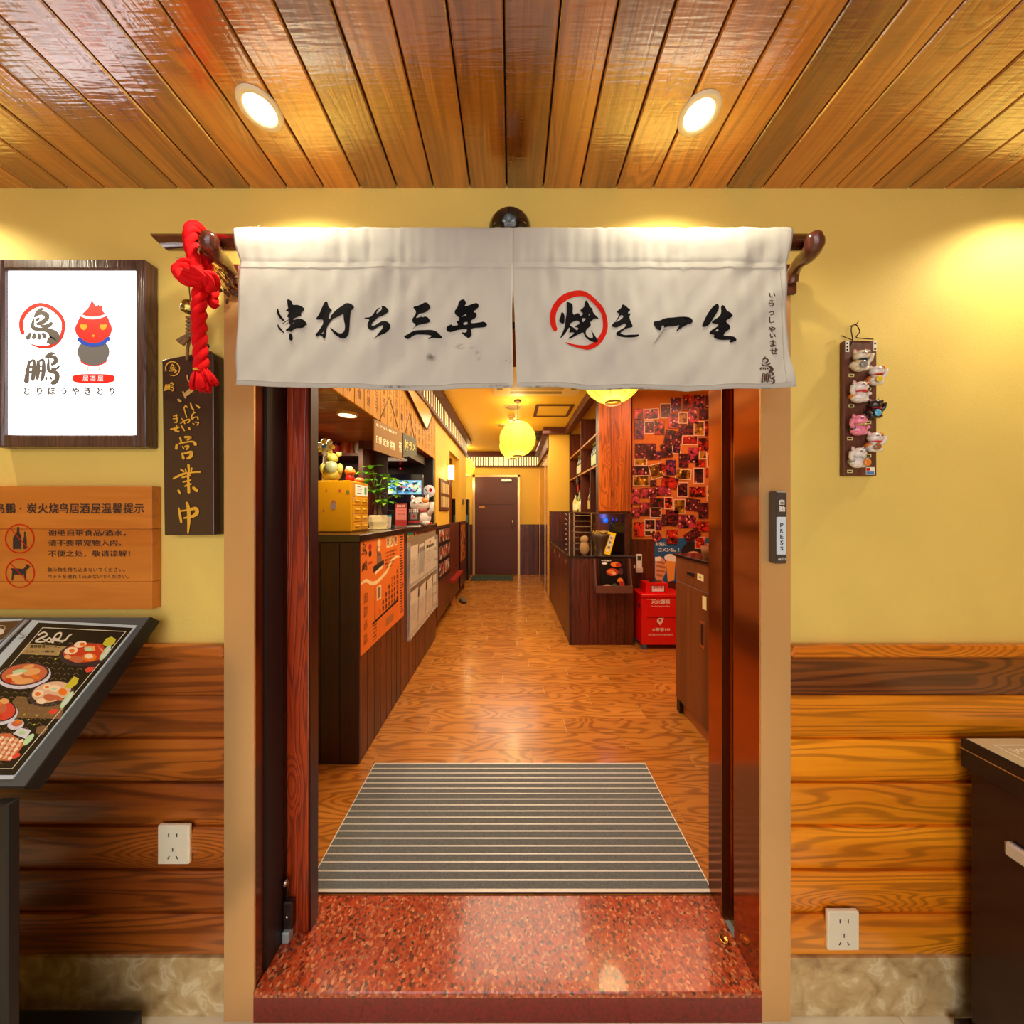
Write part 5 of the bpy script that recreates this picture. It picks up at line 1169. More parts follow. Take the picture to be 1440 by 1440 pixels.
# hanging amber acrylic sign
ac = thing('acrylic_sign', (-.80, 3.0, EYE+.80), 'clear amber acrylic sign with dark outline hanging high left of the corridor', 'sign')
P4 = [(-.835, 2.45, EYE+1.02), (-.835, 3.50, EYE+1.02), (-.835, 3.58, EYE+.93), (-.835, 3.43, EYE+.80), (-.835, 2.45, EYE+.95)]
MB().prism([(-.835, 2.6, EYE+1.2), (-.835, 3.38, EYE+1.0), (-.835, 3.18, EYE+.80), (-.835, 2.5, EYE+.99)], (.006, 0, 0)).build('panel', mat('amber_acrylic', '#c8962c', .3), ac)
MB().tube([(-.829, 2.6, EYE+1.2), (-.829, 3.38, EYE+1.0), (-.829, 3.18, EYE+.80), (-.829, 2.5, EYE+.99)], .006, 6, closed=True).build('outline', brown_beam, ac)

# two hanging wooden signs in front of the slats
def slant_sign(name, X, u0, u1, t0, t1, b0, b1, m_, lab, txt, inkm):
    t = thing(name, (X, (u0+u1)/2, EYE+b1), lab, 'sign')
    MB().prism([(X,u0,EYE+t0),(X,u1,EYE+t1),(X,u1,EYE+b1),(X,u0,EYE+b0)], (.01, 0, 0)).build('board', m_, t)
    f = lambda a, b, l=0: Vector((X+.0108+l, u0+(u1-u0)*a, EYE+(t0+(t1-t0)*a)*(1-b)+(b0+(b1-b0)*a)*b))
    q = Print(f)
    for (tx, a0, a1, b_, h) in txt: q.tfit(tx, a0, a1, b_, h, 0, .02)
    q.build('lettering', [inkm], t)
    mid = (u0+u1)/2; tp = (X+.006, mid, EYE+max(t0, t1)+.17)
    MB().tube([(X+.006, u0+(u1-u0)*.15, EYE+t0), tp, (X+.006, u0+(u1-u0)*.85, EYE+t1)], .003, 5).build('cord', jm, t)
    return t
# front board: (524,588)-(564,610) top, (524,633)-(564,647) bottom
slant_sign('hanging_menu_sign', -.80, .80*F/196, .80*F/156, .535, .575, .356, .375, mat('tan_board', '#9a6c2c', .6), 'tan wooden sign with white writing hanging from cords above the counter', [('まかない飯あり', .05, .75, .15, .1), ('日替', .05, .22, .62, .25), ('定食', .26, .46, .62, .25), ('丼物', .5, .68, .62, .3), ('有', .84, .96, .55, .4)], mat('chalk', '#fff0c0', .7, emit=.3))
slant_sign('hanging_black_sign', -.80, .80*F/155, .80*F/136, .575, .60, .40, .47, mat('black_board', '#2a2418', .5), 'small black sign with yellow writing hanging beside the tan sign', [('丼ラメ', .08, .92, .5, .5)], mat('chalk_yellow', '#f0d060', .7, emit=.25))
# shelves at the back of the kitchen
shm = wood('shelf_wood', ('#14060a', '#4a1a14', '#6a2818'), 'X', .1, .4, rings=3, contrast=.5, knots=0)
sh = thing('kitchen_shelf', (-1.5, 2.75, EYE+.16), 'dark wooden shelf unit with bottles at the back of the kitchen', 'shelf')
DS = 2.7
def kx(x, d=DS): return (x-720)*d/F
def kz(y, d=DS): return EYE+(720-y)*d/F
for y_, x1_ in ((637, 508), (587, 526)): MB().box((-2.05, DS, kz(y_+4)), (kx(x1_), DS+.22, kz(y_))).build('shelf_board', shm, sh)
MB().box((kx(505), DS-.01, CT+.01), (kx(511), DS+.22, kz(587))).build('upright', shm, sh)
MB().box((kx(511), DS, kz(631)), (kx(530), DS+.2, kz(619))).box((kx(511), DS, kz(600)), (kx(526), DS+.2, kz(596))).build('cubby', shm, sh)
MB().box((-2.05, DS+.22, CT+.01), (kx(530), DS+.24, kz(585))).build('back_panel', mat('shelf_back', '#2a0a12', .6), sh)
glassd = lambda n_, c: mat('bottle_'+n_, c, .12, coat=.6)
def bottle(x, d, zb, h, r, body, label_, cap_, name='bottle', lab='', grp=None, sq=False):
    t = thing(name, (x, d, zb), lab, 'bottle' if name != 'jar' else 'jar', grp)
    if name == 'jar': MB().lathe([(r*.9,0),(r,.01),(r,h*.8),(r*.85,h*.88)], (x,d,zb), 14).build('glass', body, t); MB().lathe([(r*.88,h*.86),(r*.88,h),(r*.8,h)], (x,d,zb), 14).build('lid', cap_, t)
    else:
        MB().lathe([(r*.9,0),(r,.008),(r,h*.55),(r*.85,h*.64),(r*.36,h*.76),(r*.34,h*.94)], (x,d,zb), 14).build('glass', body, t)
        MB().lathe([(r*.4,h*.92),(r*.4,h),(r*.3,h)], (x,d,zb), 12).build('cap', cap_, t)
    if label_: MB().lathe([(r*1.02,h*.12),(r*1.02,h*.48)], (x,d,zb), 14, cap=False).build('label', label_, t)
    return t
zb = kz(637)
for (x, h, r, b_, l_, c_, nm, lab) in ((455, 22, 5, 'dark', '#d84a30', '#18121a', 'bottle', 'dark bottle with red label, leftmost on the kitchen shelf'), (466, 27, 4.5, 'plum', '#e84890', '#302060', 'bottle', 'bottle with pink label on the kitchen shelf'),
        (478, 21, 7, 'amber', None, '#b0501c', 'jar', 'large amber jar left of the spotted figure'), (489, 21, 4.5, 'rust', None, '#8a3010', 'jar', 'narrow rust-red jar beside the spotted figure')):
    bottle(kx(x), DS+.08, zb, h*DS/F, r*DS/F, glassd(b_, {'dark':'#2a1420','plum':'#7a1850','amber':'#c0501c','rust':'#a83c18'}[b_]), mat('lbl'+l_, l_, .5) if l_ else None, mat('capm'+c_, c_, .4), nm, lab)
for i, x in enumerate((456, 463, 470, 477, 484)):
    bottle(kx(x), DS+.17, zb, 37*DS/F, 3.4*DS/F, glassd('red', '#5a0a18'), mat('lbl_darkred', '#8a1020', .5), mat('capm_r', '#a01828', .4), 'bottle', ('leftmost', 'second', 'middle', 'fourth', 'rightmost')[i]+' tall dark red bottle in the back row of the kitchen shelf', 'tall red bottles on the kitchen shelf')
# white spotted calabash figure
fg = thing('spotted_figure', (kx(499), DS+.07, zb), 'white dotted two-ball figurine at the end of the kitchen shelf', 'figurine')
MB().ball((kx(499), DS+.07, zb+.055), (.037,.035,.062), 0, 16, 10).ball((kx(499), DS+.07, zb+.148), (.032,.03,.042), 0, 16, 10).tube([(kx(499), DS+.07, zb+.18), (kx(500), DS+.07, zb+.205)], [.008,.003], 8).build('body', wh, fg)
mb = MB()
for i in range(16):
    a = R.uniform(-1.4, 1.4); top_ = i % 3 == 0; r_ = .032 if top_ else .0375; z = zb+(.148+R.uniform(-.02, .02) if top_ else .055+R.uniform(-.035, .035))
    mb.ball((kx(499)+r_*math.sin(a)*.93, DS+.07-r_*math.cos(a)*.93, z), .0035, 0, 6, 4)
mb.build('dots', bk, fg)['kind'] = 'stuff'
tag(MB().chbox((kx(474), DS-.004, kz(641)), (kx(481), DS-.001, kz(635.5)), .0004).build('price_tag', white), 'small white price tag on the edge of the kitchen shelf', 'tag')
fr = thing('small_picture', (kx(519), DS+.05, kz(619)), 'small pink and white framed card in the upper shelf cubby', 'frame')
MB().box((kx(516), DS+.05, kz(619)), (kx(524), DS+.06, kz(608))).build('card', mat('pink_card', '#e8a0a0', .5), fr); MB().box((kx(515), DS+.045, kz(619)), (kx(516), DS+.062, kz(607))).build('frame_edge', brown_beam, fr)
# range hood and monitor
hoodz = EYE+.50
hd_ = thing('range_hood', (-1.35, 3.2, hoodz), 'dark red-rimmed extractor hood under the kitchen ceiling', 'hood')
MB().prism([(-1.75,2.95,hoodz),(-.93,2.95,hoodz),(-.93,3.5,hoodz),(-1.75,3.5,hoodz)], (0, 0, .09)).build('canopy', mat('hood_dark', '#3a1010', .35), hd_)
MB().chbox((-1.2, 3.0, hoodz-.012), (-1.0, 3.12, hoodz), .003).build('light_panel', mat('hood_lamp', '#e8c8a8', .4, emit=.35), hd_)
DM = 3.3
mo = thing('security_monitor', (kx(562, DM), DM, kz(707, DM)), 'black monitor showing two camera views at the back of the kitchen', 'monitor')
MB().chbox((kx(519, DM), DM, kz(707, DM)), (kx(594, DM), DM+.05, kz(667, DM)), .004).build('bezel', mat('monitor_black', '#1a1a2e', .3), mo)
MB().box((kx(520, DM), DM-.003, kz(695, DM)), (kx(592.5, DM), DM, kz(675.5, DM))).build('screen', mat('screen_blue', '#78b8d8', .3, emit=1.0), mo)
MB().box((kx(550, DM), DM+.01, CT+.0), (kx(565, DM), DM+.04, kz(707, DM))).build('stand', blackm, mo)
q = Print(front(DM-.003, .001)); 
q.rect(557.5, 675.5, 558.8, 695, 3)
for i in range(70):
    x = R.uniform(521, 587); y = R.uniform(676.5, 692); r_ = R.uniform(2.5, 9)
    q.poly([(x, y), (min(x+r_, 592), y-R.uniform(0, 2)), (min(x+r_*1.2, 592), min(y+R.uniform(.8, 3), 694.5)), (x+1, min(y+3, 694.5))], R.choice([0, 1, 1, 2, 2, 3, 5, 0, 4]), lift=.00004*(i+1))
q.stroke([(575,685,.7),(583,692,.7),(588,686,.7)], 3, lift=.004)
q.build('screen_picture', [mat('scr_a', '#3a78b8', .5, emit=.8), mat('scr_b', '#b8e0b0', .5, emit=.9), mat('scr_c', '#e8e8d0', .5, emit=.9), mat('scr_d', '#283848', .5, emit=.3), mat('scr_e', '#d87888', .5, emit=.7), mat('scr_f', '#58a0a0', .5, emit=.8)], mo)
tag(MB().ball((kx(563, 3.5), 3.5, kz(659, 3.5)), .008, 0, 8, 6).build('indicator_lamp', mat('led_red', '#ff2038', .4, emit=4)), 'tiny red indicator light on the dark wall over the monitor', 'light')
rs = thing('round_sticker', (kx(603, 3.53), 3.54, kz(699, 3.53)), 'round white sticker with small red and dark marks on the dark wall', 'sticker')
MB().lathe([(0, .004), (8.7*3.53/F, .004), (8.7*3.53/F, 0)], (kx(603, 3.53), 3.545, kz(690.5, 3.53)), 28, axis='Y', cap=False, rot=Matrix.Rotation(math.pi, 3, 'Z')).build('disc', mat('sticker_white', '#ece0dc', .5, emit=.25), rs)
q = Print(front(3.541, .0015)); q.disc(605.5, 689, 2, 3, 0); q.strokes([[(598,688,.5),(601,691,.5)], [(599,695,.5),(602,694,.5)]], 1); q.build('marks', [red_ink, ink], rs)
# ------------------------------------------------------------------ things on the counter
yb = thing('yellow_drawer_cabinet', (-1.13, 2.15, CT), 'tall glossy yellow mini drawer cabinet with stickers on the counter', 'drawers')
ym = mat('yellow_plastic', '#e8a810', .35, coat=.2)
YX, YT = -1.008, CT+.325
MB().chbox((-1.28, 2.045, CT+.0005), (YX, 2.285, YT), .006).build('body', ym, yb)
for r_ in range(4):
    for c_ in range(2):
        u = 2.065+c_*.11; z = CT+.01+r_*.054
        dw = MB().chbox((YX, u, z), (YX+.006, u+.1, z+.048), .003).build('drawer', ym, yb)
        MB().chbox((YX+.006, u+.02, z+.022), (YX+.016, u+.07, z+.032), .002).build('handle', mat('yellow_handle', '#f4c850', .3), dw)
MB().box((YX, 2.1, YT-.09), (YX+.002, 2.27, YT-.02)).build('white_label', mat('lit_label', '#fffbe0', .5, emit=.3), yb)
q = Print(side(YX+.002)); 
for i in range(4): q.rect(2.115, -(YT-EYE)+.03+i*.014, 2.17+.02*(i % 2), -(YT-EYE)+.035+i*.014, 0)
q.rect(2.22, -(YT-EYE)+.03, 2.255, -(YT-EYE)+.08, 1); q.build('label_print', [grey_ink, mat('mint_print', '#80d0a0', .5)], yb)
q = Print(front(2.045, .0008))
for x, y, r_, k_ in ((459,690,1.5,0), (478,690,1.8,1), (469,707,3.4,0), (468.5,712,4,2), (455,718,1.4,0), (489,692,2.6,3)): q.disc(x, y, r_, r_*1.2, k_, 12, lift=.0001*r_)
q.build('stickers', [mat('stk_a', '#b87858', .6), mat('stk_b', '#d84850', .6), mat('stk_c', '#a890a0', .6), mat('stk_d', '#8a8048', .6)], yb)
q = Print(side(YX+.0005))
for u, v, k_ in ((2.07,-.03,0),(2.08,-.03,1),(2.08,.06,0)): q.disc(u, v-.05, .014, .02, k_, 12, lift=.0001*(k_+1))
q.build('side_stickers', [mat('stk_e', '#e8c8c0', .6), mat('stk_f', '#8a5040', .6)], yb)
# figures on the cabinet
f1 = thing('round_figure', (-1.17, 2.14, YT), 'chubby yellow-green rounded figure standing on the yellow cabinet', 'figurine')
fm1 = mat('figure_yellowgreen', '#b8b050', .4, var=.2, vscale=30); fm2 = mat('figure_grey', '#8a9070', .4)
c = Vector((-1.178, 2.14, YT))
MB().ball(c+Vector((0,0,.062)), (.058,.045,.065), 0, 16, 10).ball(c+Vector((.004,-.02,.085)), (.045,.035,.05), 1, 16, 10).ball(c+Vector((0,0,.155)), (.036,.034,.034), 0, 16, 10).ball(c+Vector((-.055,-.01,.085)), (.02,.02,.035), 0, 10, 7).ball(c+Vector((.055,-.01,.085)), (.02,.02,.035), 0, 10, 7).ball(c+Vector((.038,.0,.18)), (.018,.012,.018), 0, 9, 7).ball(c+Vector((-.03,.0,.185)), (.014,.012,.014), 0, 9, 7).build('body', [fm1, fm2], f1)
f2 = thing('flower_figure', (-1.25, 2.17, YT), 'white figurine with blue flower arms behind the chubby figure', 'figurine')
mb = MB(); c = Vector((-1.245, 2.19, YT+.0))
mb.tube([c, c+Vector((0,0,.2))], [.03,.02], 10, 0)
mb.ball(c+Vector((0,0,.235)), (.032,.03,.03), 0, 12, 8)
for k in range(7):
    a = k*.9; mb.ball(c+Vector((.045*math.cos(a), -.012, .235+.04*math.sin(a))), (.02,.012,.017), 0 if k % 2 else 2, 9, 6)
mb.ball(c+Vector((0,-.03,.235)), (.014,.008,.014), 1, 8, 6)
mb.build('body', [wh, mat('sky_blue_fig', '#4a88c8', .4), mat('lemon', '#f0d850', .4)], f2)
f3 = thing('capped_figure', (-1.05, 2.12, YT), 'small figure with an orange cap and red body on the yellow cabinet', 'figurine')
c = Vector((-1.053, 2.12, YT))
MB().ball(c+Vector((0,0,.022)), (.028,.026,.026), 1, 14, 8).ball(c+Vector((0,0,.062)), (.034,.032,.028), 0, 14, 9).ball(c+Vector((.022,-.015,.058)), (.02,.014,.008), 0, 9, 6).ball(c+Vector((-.004,.0,.082)), (.024,.022,.016), 2, 12, 7).build('body', [mat('cap_orange', '#e87830', .4), mat('body_red', '#d81c10', .4), mat('cream_fig', '#f0d0a8', .4)], f3)
f4 = thing('small_cap_figure', (-1.03, 2.2, YT), 'little orange round figure on the front edge of the yellow cabinet', 'figurine')
c = Vector((-1.028, 2.2, YT)); MB().ball(c+Vector((0,0,.016)), (.032,.03,.018), 0, 12, 8).ball(c+Vector((.012,-.022,.018)), (.007,.004,.007), 1, 7, 5).ball(c+Vector((-.008,-.025,.018)), (.007,.004,.007), 1, 7, 5).build('body', [mat('cap_orange', '#e87830', .4), wh], f4)
# money tree in a white pot
pt_ = thing('potted_plant', (-.985, 2.40, CT), 'money tree with bright green leaves in a ribbed cream pot on the counter', 'plant')
pc = Vector((-.985, 2.40, CT)); potm = mat('cream_pot', '#e8dcb0', .45)
pm_ = MB(); n = 24; prof4 = [(.0,0),(.05,0),(.056,.01),(.062,.05),(.060,.09),(.056,.098),(.050,.096),(.048,.08),(0,.08)]
vs = []
for r_, z in prof4:
    for j in range(n):
        a = 2*math.pi*j/n; rr = r_*(1.06 if abs(math.cos(2*a)) < .6 else .97); rr *= 1+.025*((j+int(z*90)) % 2)*(1 if .005 < z < .095 else 0)
        vs.append(pc+Vector((rr*math.cos(a), rr*math.sin(a), z+.006)))
pm_.add(vs, [(i*n+j, i*n+(j+1) % n, (i+1)*n+(j+1) % n, (i+1)*n+j) for i in range(len(prof4)-1) for j in range(n)], 0, False)
pm_.build('pot', potm, pt_); MB().lathe([(.07,0),(.075,.008),(.06,.006)], pc, 24).build('saucer', potm, pt_)
MB().lathe([(.047,.0),(0,.008)], pc+Vector((0,0,.092)), 16, cap=False).build('soil', mat('soil', '#3a2418', .95), pt_)
barkm = mat('bark', '#6a5038', .8, bump=.6, bscale=120)
lm1 = mat('leaf_green', '#84c424', .45, var=.25, vscale=25); lm2 = mat('leaf_dark', '#4c9220', .45, var=.2, vscale=25)
tops = []
for k, (dx, dy, h) in enumerate(((-.02, 0, .15), (.0, .01, .17), (.022, -.005, .16))):
    pts = cat_rom([pc+Vector((dx, dy, .09)), pc+Vector((dx*.8+.008*math.sin(k*2), dy, .09+h*.5)), pc+Vector((dx*.6, dy, .09+h))])
    MB().tube(pts, [.012-.004*i/len(pts) for i in range(len(pts))], 8).build('trunk', barkm, pt_); tops.append(pts[-1])
def leaf(mb, base, dirv, L, wd, mi):
    d = dirv.normalized(); s = d.cross(Vector((0, 0, 1))); s = s.normalized() if s.length > .1 else Vector((1, 0, 0)); u = s.cross(d)
    pts = []; vs = []
    for i, (t_, w_) in enumerate(((0, .05), (.25, .7), (.55, 1), (.8, .65), (1, 0))):
        p = base+d*L*t_+u*(-.18*L*t_*t_+.06*L*math.sin(t_*3.1)); ww = wd*w_
        vs += [p-s*ww+u*.12*ww, p-u*.1*ww, p+s*ww+u*.12*ww]
    mb.add(vs, [(i*3+j, i*3+j+1, i*3+j+4, i*3+j+3) for i in range(4) for j in range(2)], mi, True)
RL = random.Random(5)
stems = MB(); nl = 0
targets = [(-.115,.02,.235),(-.07,-.03,.28),(-.03,.0,.31),(-.09,.04,.19),(.03,.03,.27),(.08,.0,.25),(.12,-.02,.22),(.05,-.03,.21),(-.02,-.05,.24),(.1,.03,.16),(.04,-.04,.13),(.075,-.02,.12),(-.04,.04,.28),(.0,-.05,.18),(-.055,-.04,.2),(.15,.0,.235),(.02,.05,.2),(.09,-.04,.19)]
for i, t_ in enumerate(targets):
    e = pc+Vector((t_[0]*1.15-.01, t_[1]*1.15, .20+(t_[2]-.12)*1.35)); b0 = tops[i % 3]
    stems.tube([b0, (b0+e)/2+Vector((0, 0, .025)), e], .0013, 5)
    dd = Vector((t_[0], t_[1], .02)).normalized() if abs(t_[0])+abs(t_[1]) > .01 else Vector((1, 0, 0))
    k_ = RL.choice((5, 6))
    for j in range(k_):
        a = (j/k_)*2*math.pi+RL.random(); v = Vector((math.cos(a), math.sin(a)*.9, -.35+.3*RL.random()))+dd*.5
        m_ = MB(); leaf(m_, e, v, RL.uniform(.06, .09), RL.uniform(.015, .021), 0); m_.build('leaf', lm1 if RL.random() < .7 else lm2, pt_, recalc=False)
stems.build('leaf_stalks', mat('stalk_green', '#7a9a30', .6), pt_)['kind'] = 'stuff'
# small things right of the pot
def ct(x, d): return Vector(((x-720)*d/F, d, CT))
c = ct(545, 2.5); t = thing('card_stand', c, 'small white card with a face and teal top on the counter', 'card')
MB().cbox(c+Vector((0, 0, .046)), (.052, .006, .088), 0, Matrix.Rotation(-.15, 3, 'X')).build('card', white, t); MB().cbox(c+Vector((-.003, .012, .094)), (.05, .012, .02), 0).build('teal_top', mat('teal_card', '#38a8c0', .5), t)
MB().ball(c+Vector((-.006,-.006,.05)), .0025, 0, 6, 4).ball(c+Vector((.012,-.006,.05)), .0025, 0, 6, 4).build('eyes', ink, t)
c = ct(564, 2.75); t = thing('red_card_holder', c, 'red and pink upright card holder on the counter', 'card holder')
MB().chbox(c+Vector((-.048, -.006, .004)), c+Vector((.048, .006, .195)), .002).build('panel', mat('card_red', '#b83838', .4), t); MB().box(c+Vector((-.05,-.02,0)), c+Vector((.05,.03,.006))).build('foot', acr, t)
q = Print(front(c.y-.006, .0006)); q.rect(556.6, 715, 571.4, 731, 0); q.tfit('扫码点单', 558, 570, 711.5, 3.5, 1, .02); q.tfit('本店支持', 559, 569, 718, 2.5, 2, .01, lift=.0001); q.tfit('自助点餐', 559, 569, 723, 2.5, 2, .01, lift=.0001); q.build('print', [mat('card_pink', '#e88880', .5), white_ink, mat('card_red', '#b83838', .4)], t)
c = ct(582, 2.8); t = thing('black_card_holder', c, 'black upright card holder with white icons beside the red one', 'card holder')
MB().chbox(c+Vector((-.048, -.006, .004)), c+Vector((.048, .006, .15)), .002).build('panel', mat('card_black', '#3a2c28', .4), t); MB().chbox(c+Vector((-.055,-.03,0)), c+Vector((.055,.03,.012)), .002).build('foot', white, t)
q = Print(front(c.y-.006, .0006))
for i in range(5):
    for j in range(2): q.rect(575.6+i*2.7, 716+j*2.7, 577.4+i*2.7, 717.8+j*2.7, 0)
q.rect(577.5, 722, 587, 730.5, 1); q.disc(582.3, 726, 2.2, 2.2, 2, lift=.0001); q.rect(574.5, 732, 590, 735, 2); q.build('print', [white_ink, mat('card_grey', '#9a8c88', .5), mat('card_red', '#b83838', .4)], t)
t = thing('large_lucky_cat', ct(590, 3.15), 'large white and orange lucky cat with raised paw behind the card holders', 'figurine')
cat_fig(t, ct(590, 3.1)+Vector((-.01, .1, 0)), .30, wh, ow, cer('redfig', '#d03018'), '#d02818', 1, name='cat_body')
t = thing('crab_toy', ct(601, 3.3), 'small red crab-shaped toy at the end of the counter', 'toy')
c = ct(601.5, 3.32); MB().ball(c+Vector((0,0,.016)), (.032,.02,.016), 0, 12, 7).ball(c+Vector((-.012,-.01,.036)), .007, 0, 7, 5).ball(c+Vector((.012,-.01,.036)), .007, 0, 7, 5).ball(c+Vector((-.036,-.008,.012)), .011, 0, 8, 5).ball(c+Vector((.036,-.008,.012)), .011, 0, 8, 5).build('body', mat('crab_red', '#e01818', .4), t)
t = thing('black_tablet_stand', ct(551, 2.9), 'black tablet stand behind the red card holder', 'stand')
c = ct(552, 2.95); MB().chbox(c+Vector((-.045,.0,.01)), c+Vector((.03,.012,.145)), .004).build('screen_back', blackp, t); MB().lathe([(.04,0),(.04,.008),(.01,.012),(.008,.05)], c+Vector((0,.02,0)), 14).build('foot', blackp, t)
t = thing('steel_kettle_lid', ct(541, 3.1), 'low wooden box with steel lid behind the plant pot', 'box')
c = ct(541, 3.05); MB().chbox(c+Vector((-.16,0,0)), c+Vector((.10,.12,.09)), .004).build('box', shm, t); MB().lathe([(.05,0),(.045,.012),(0,.018)], c+Vector((-.1,.06,.09)), 16).build('lid', steel, t)
# ------------------------------------------------------------------ left wall beyond the counter
XW = -.86
t = thing('wall_lamp', (XW+.03, 4.55, EYE+.42), 'slim rectangular lit paper wall lamp on the left amber wall', 'lamp')
MB().chbox((XW, 4.33, EYE+.43), (XW+.075, 4.43, EYE+.62), .003).build('paper_shade', mat('lamp_paper', '#ffe8b0', .5, emit=3.2), t)
MB().box((XW, 4.32, EYE+.42), (XW+.08, 4.44, EYE+.43)).box((XW, 4.32, EYE+.62), (XW+.08, 4.44, EYE+.63)).box((XW, 4.30, EYE+.42), (XW+.012, 4.33, EYE+.63)).build('lamp_frame', gold_metal, t)
light('wall_lamp_glow', 'POINT', (XW+.14, 4.38, EYE+.52), 3, (1, .75, .42), .05)
t = thing('wooden_notice', (XW, 4.0, EYE+.02), 'dark wooden notice board with pale paper slips on the left wall', 'board')
MB().chbox((XW, 3.83, EYE+.02), (XW+.02, 4.37, EYE+.40), .004).build('board', mat('notice_brown', '#5a2c14', .5), t)
for r_ in range(2):
    for c_ in range(6): MB().box((XW+.02, 3.87+c_*.08, EYE+.06+r_*.17), (XW+.023, 3.92+c_*.08, EYE+.19+r_*.17)).build('slip', mat('slip_paper', '#d8b878', .6), t)
# dark picture boards below the amber wall
t = struct('trim_15', MB().box((XW-.04, 3.69, EYE-1.25), (XW, 6.07, EYE-.16)), dark_plank)
i = 0; y = 3.70
while y < 6.05:
    if not 4.47 < y < 5.3: MB().box((XW, y, EYE-1.25), (XW+.008, y+.097, EYE-.162)).build('wainscot_plank', dark_plank, t)
    y += .1
t = thing('picture_board', (XW+.01, 4.0, EYE-.85), 'dark board with rows of food pictures past the end of the counter', 'board')
MB().box((XW+.009, 3.74, EYE-.80), (XW+.016, 4.44, EYE-.18)).build('board', mat('board_black', '#1c1214', .4), t)
for r_ in range(3):
    for c_ in range(4): MB().box((XW+.016, 3.77+c_*.165, EYE-.36-r_*.20), (XW+.018, 3.91+c_*.165, EYE-.21-r_*.20)).build('food_picture', mottled('food_print', [(0, '#1c1010'), (.4, '#8a4820'), (.6, '#c8b8a0'), (.8, '#c83818'), (1, '#384a58')], 22, .5), t)
tag(MB().box((XW-.02, 4.50, EYE-.98), (XW+.07, 5.28, EYE-.94)).build('seat_ledge', mat('red_ledge', '#9a1c10', .4)), 'narrow red seat ledge in the opening of the left wall', 'bench')
t = thing('opening_partition', (XW-.12, 4.9, FI+.16), 'reddish wooden partition boards inside the left wall opening', 'partition')
for i in range(7): MB().chbox((XW-.14, 4.48+i*.12, FI+.16), (XW-.12, 4.48+i*.12+.117, 2.36), .002).build('partition_board', wood('partition_wood', ('#240808', '#6a2410', '#8a3414'), 'Z', .1, .4, rings=3, contrast=.6, knots=.5), t)
struct('trim_16', MB().box((XW-.3, 3.69, FI+.14), (XW+.0, 6.07, FI+.16)).box((XW-.3, 6.0, FI), (XW-.02, 6.05, FI+.14)).box((XW-.3, 4.6, FI), (XW-.22, 4.66, FI+.14)), dark_plank)
t = thing('bench_post', (XW-.02, 5.3, FI), 'short amber wooden leg under the raised bench', 'post'); MB().box((XW-.06, 4.9, FI), (XW, 4.96, FI+.155)).build('leg', mat('amber_leg', '#c87820', .5), t)
t = thing('wall_poster', (XW, 5.7, EYE-.8), 'narrow orange and black poster low on the left wall near the back', 'poster')
MB().box((XW+.009, 5.42, EYE-.83), (XW+.014, 5.9, EYE-.22)).build('sheet', mottled('poster_mix', [(0, '#2a100c'), (.5, '#e07018'), (.75, '#3a1410'), (1, '#f09830')], 14, .5), t)
t = thing('felt_shoe', (-.80, 5.1, FI), 'grey felt shoe lying on the floor under the raised bench', 'shoe')
for dx, rz in ((.03, .4),):
    rot = Matrix.Rotation(rz, 3, 'Z'); c = Vector((-.80+dx, 5.1+dx*.4, FI))
    MB().ball(c+Vector((0,0,.03)), (.05,.13,.038), 0, 14, 8, rot).build('shoe_upper', mat('grey_felt', '#6a5444', .9), t); MB().ball(c+Vector((0,0,.012)), (.054,.138,.012), 0, 14, 6, rot).build('sole', mat('sole_dark', '#2a2018', .8), t)
t = thing('water_dispenser', (-1.1, 6.75, FI), 'dark cabinet with blue-grey screen standing in the gap by the back door', 'cabinet')
MB().chbox((-1.25, 6.7, FI), (-.90, 6.95, EYE+.27), .01).build('body', mat('dispenser_black', '#1c1a1e', .3), t); MB().chbox((-1.2, 6.69, EYE-.22), (-.905, 6.705, EYE-.06), .004).build('tray', mat('dispenser_blue', '#5a8088', .4), t)
tag(MB().chbox((XW, 5.62, EYE+.13), (XW+.03, 5.70, EYE+.22), .004).build('wall_phone', mat('phone_grey', '#6a5a40', .4)), 'small grey intercom box on the left amber wall', 'intercom')

# ------------------------------------------------------------------ ceiling things
t = thing('ceiling_air_conditioner', (.26, 3.2, CI-.03), 'square white cassette air conditioner in the amber ceiling', 'air conditioner')
acm = mat('ac_cream', '#e8c88a', .5)
MB().chbox((-.21, 2.75, CI-.03), (.74, 3.70, CI+.0), .006).build('panel', acm, t)
MB().box((-.02, 2.94, CI-.036), (.55, 3.51, CI-.03)).build('grille', mat('ac_grille', '#b89a60', .6), t)
for a, b in (((-.02,3.56,CI-.033),(.55,3.62,CI-.0295)), ((-.16,2.94,CI-.033),(-.10,3.51,CI-.0295)), ((.63,2.94,CI-.033),(.69,3.51,CI-.0295))): MB().box(a, b).build('louvre', mat('ac_louvre', '#9a8050', .6), t)
t = thing('ceiling_hatch', (.54, 4.32, CI-.012), 'square amber access hatch with brown frame in the ceiling', 'hatch')
MB().box((.33, 4.10, CI-.006), (.75, 4.54, CI)).build('hatch_panel', amber_ceiling, t)
for a, b in (((.297,4.07,CI-.012),(.78,4.11,CI)), ((.297,4.53,CI-.012),(.78,4.57,CI)), ((.297,4.11,CI-.012),(.337,4.53,CI)), ((.74,4.11,CI-.012),(.78,4.53,CI))): MB().box(a, b).build('frame_bar', brown_beam, t)
t = thing('ceiling_vent', (.43, 5.7, CI-.012), 'brown slatted ceiling vent behind the big lantern', 'vent')
MB().box((.36, 5.4, CI-.01), (.52, 6.1, CI)).build('frame', brown_beam, t)
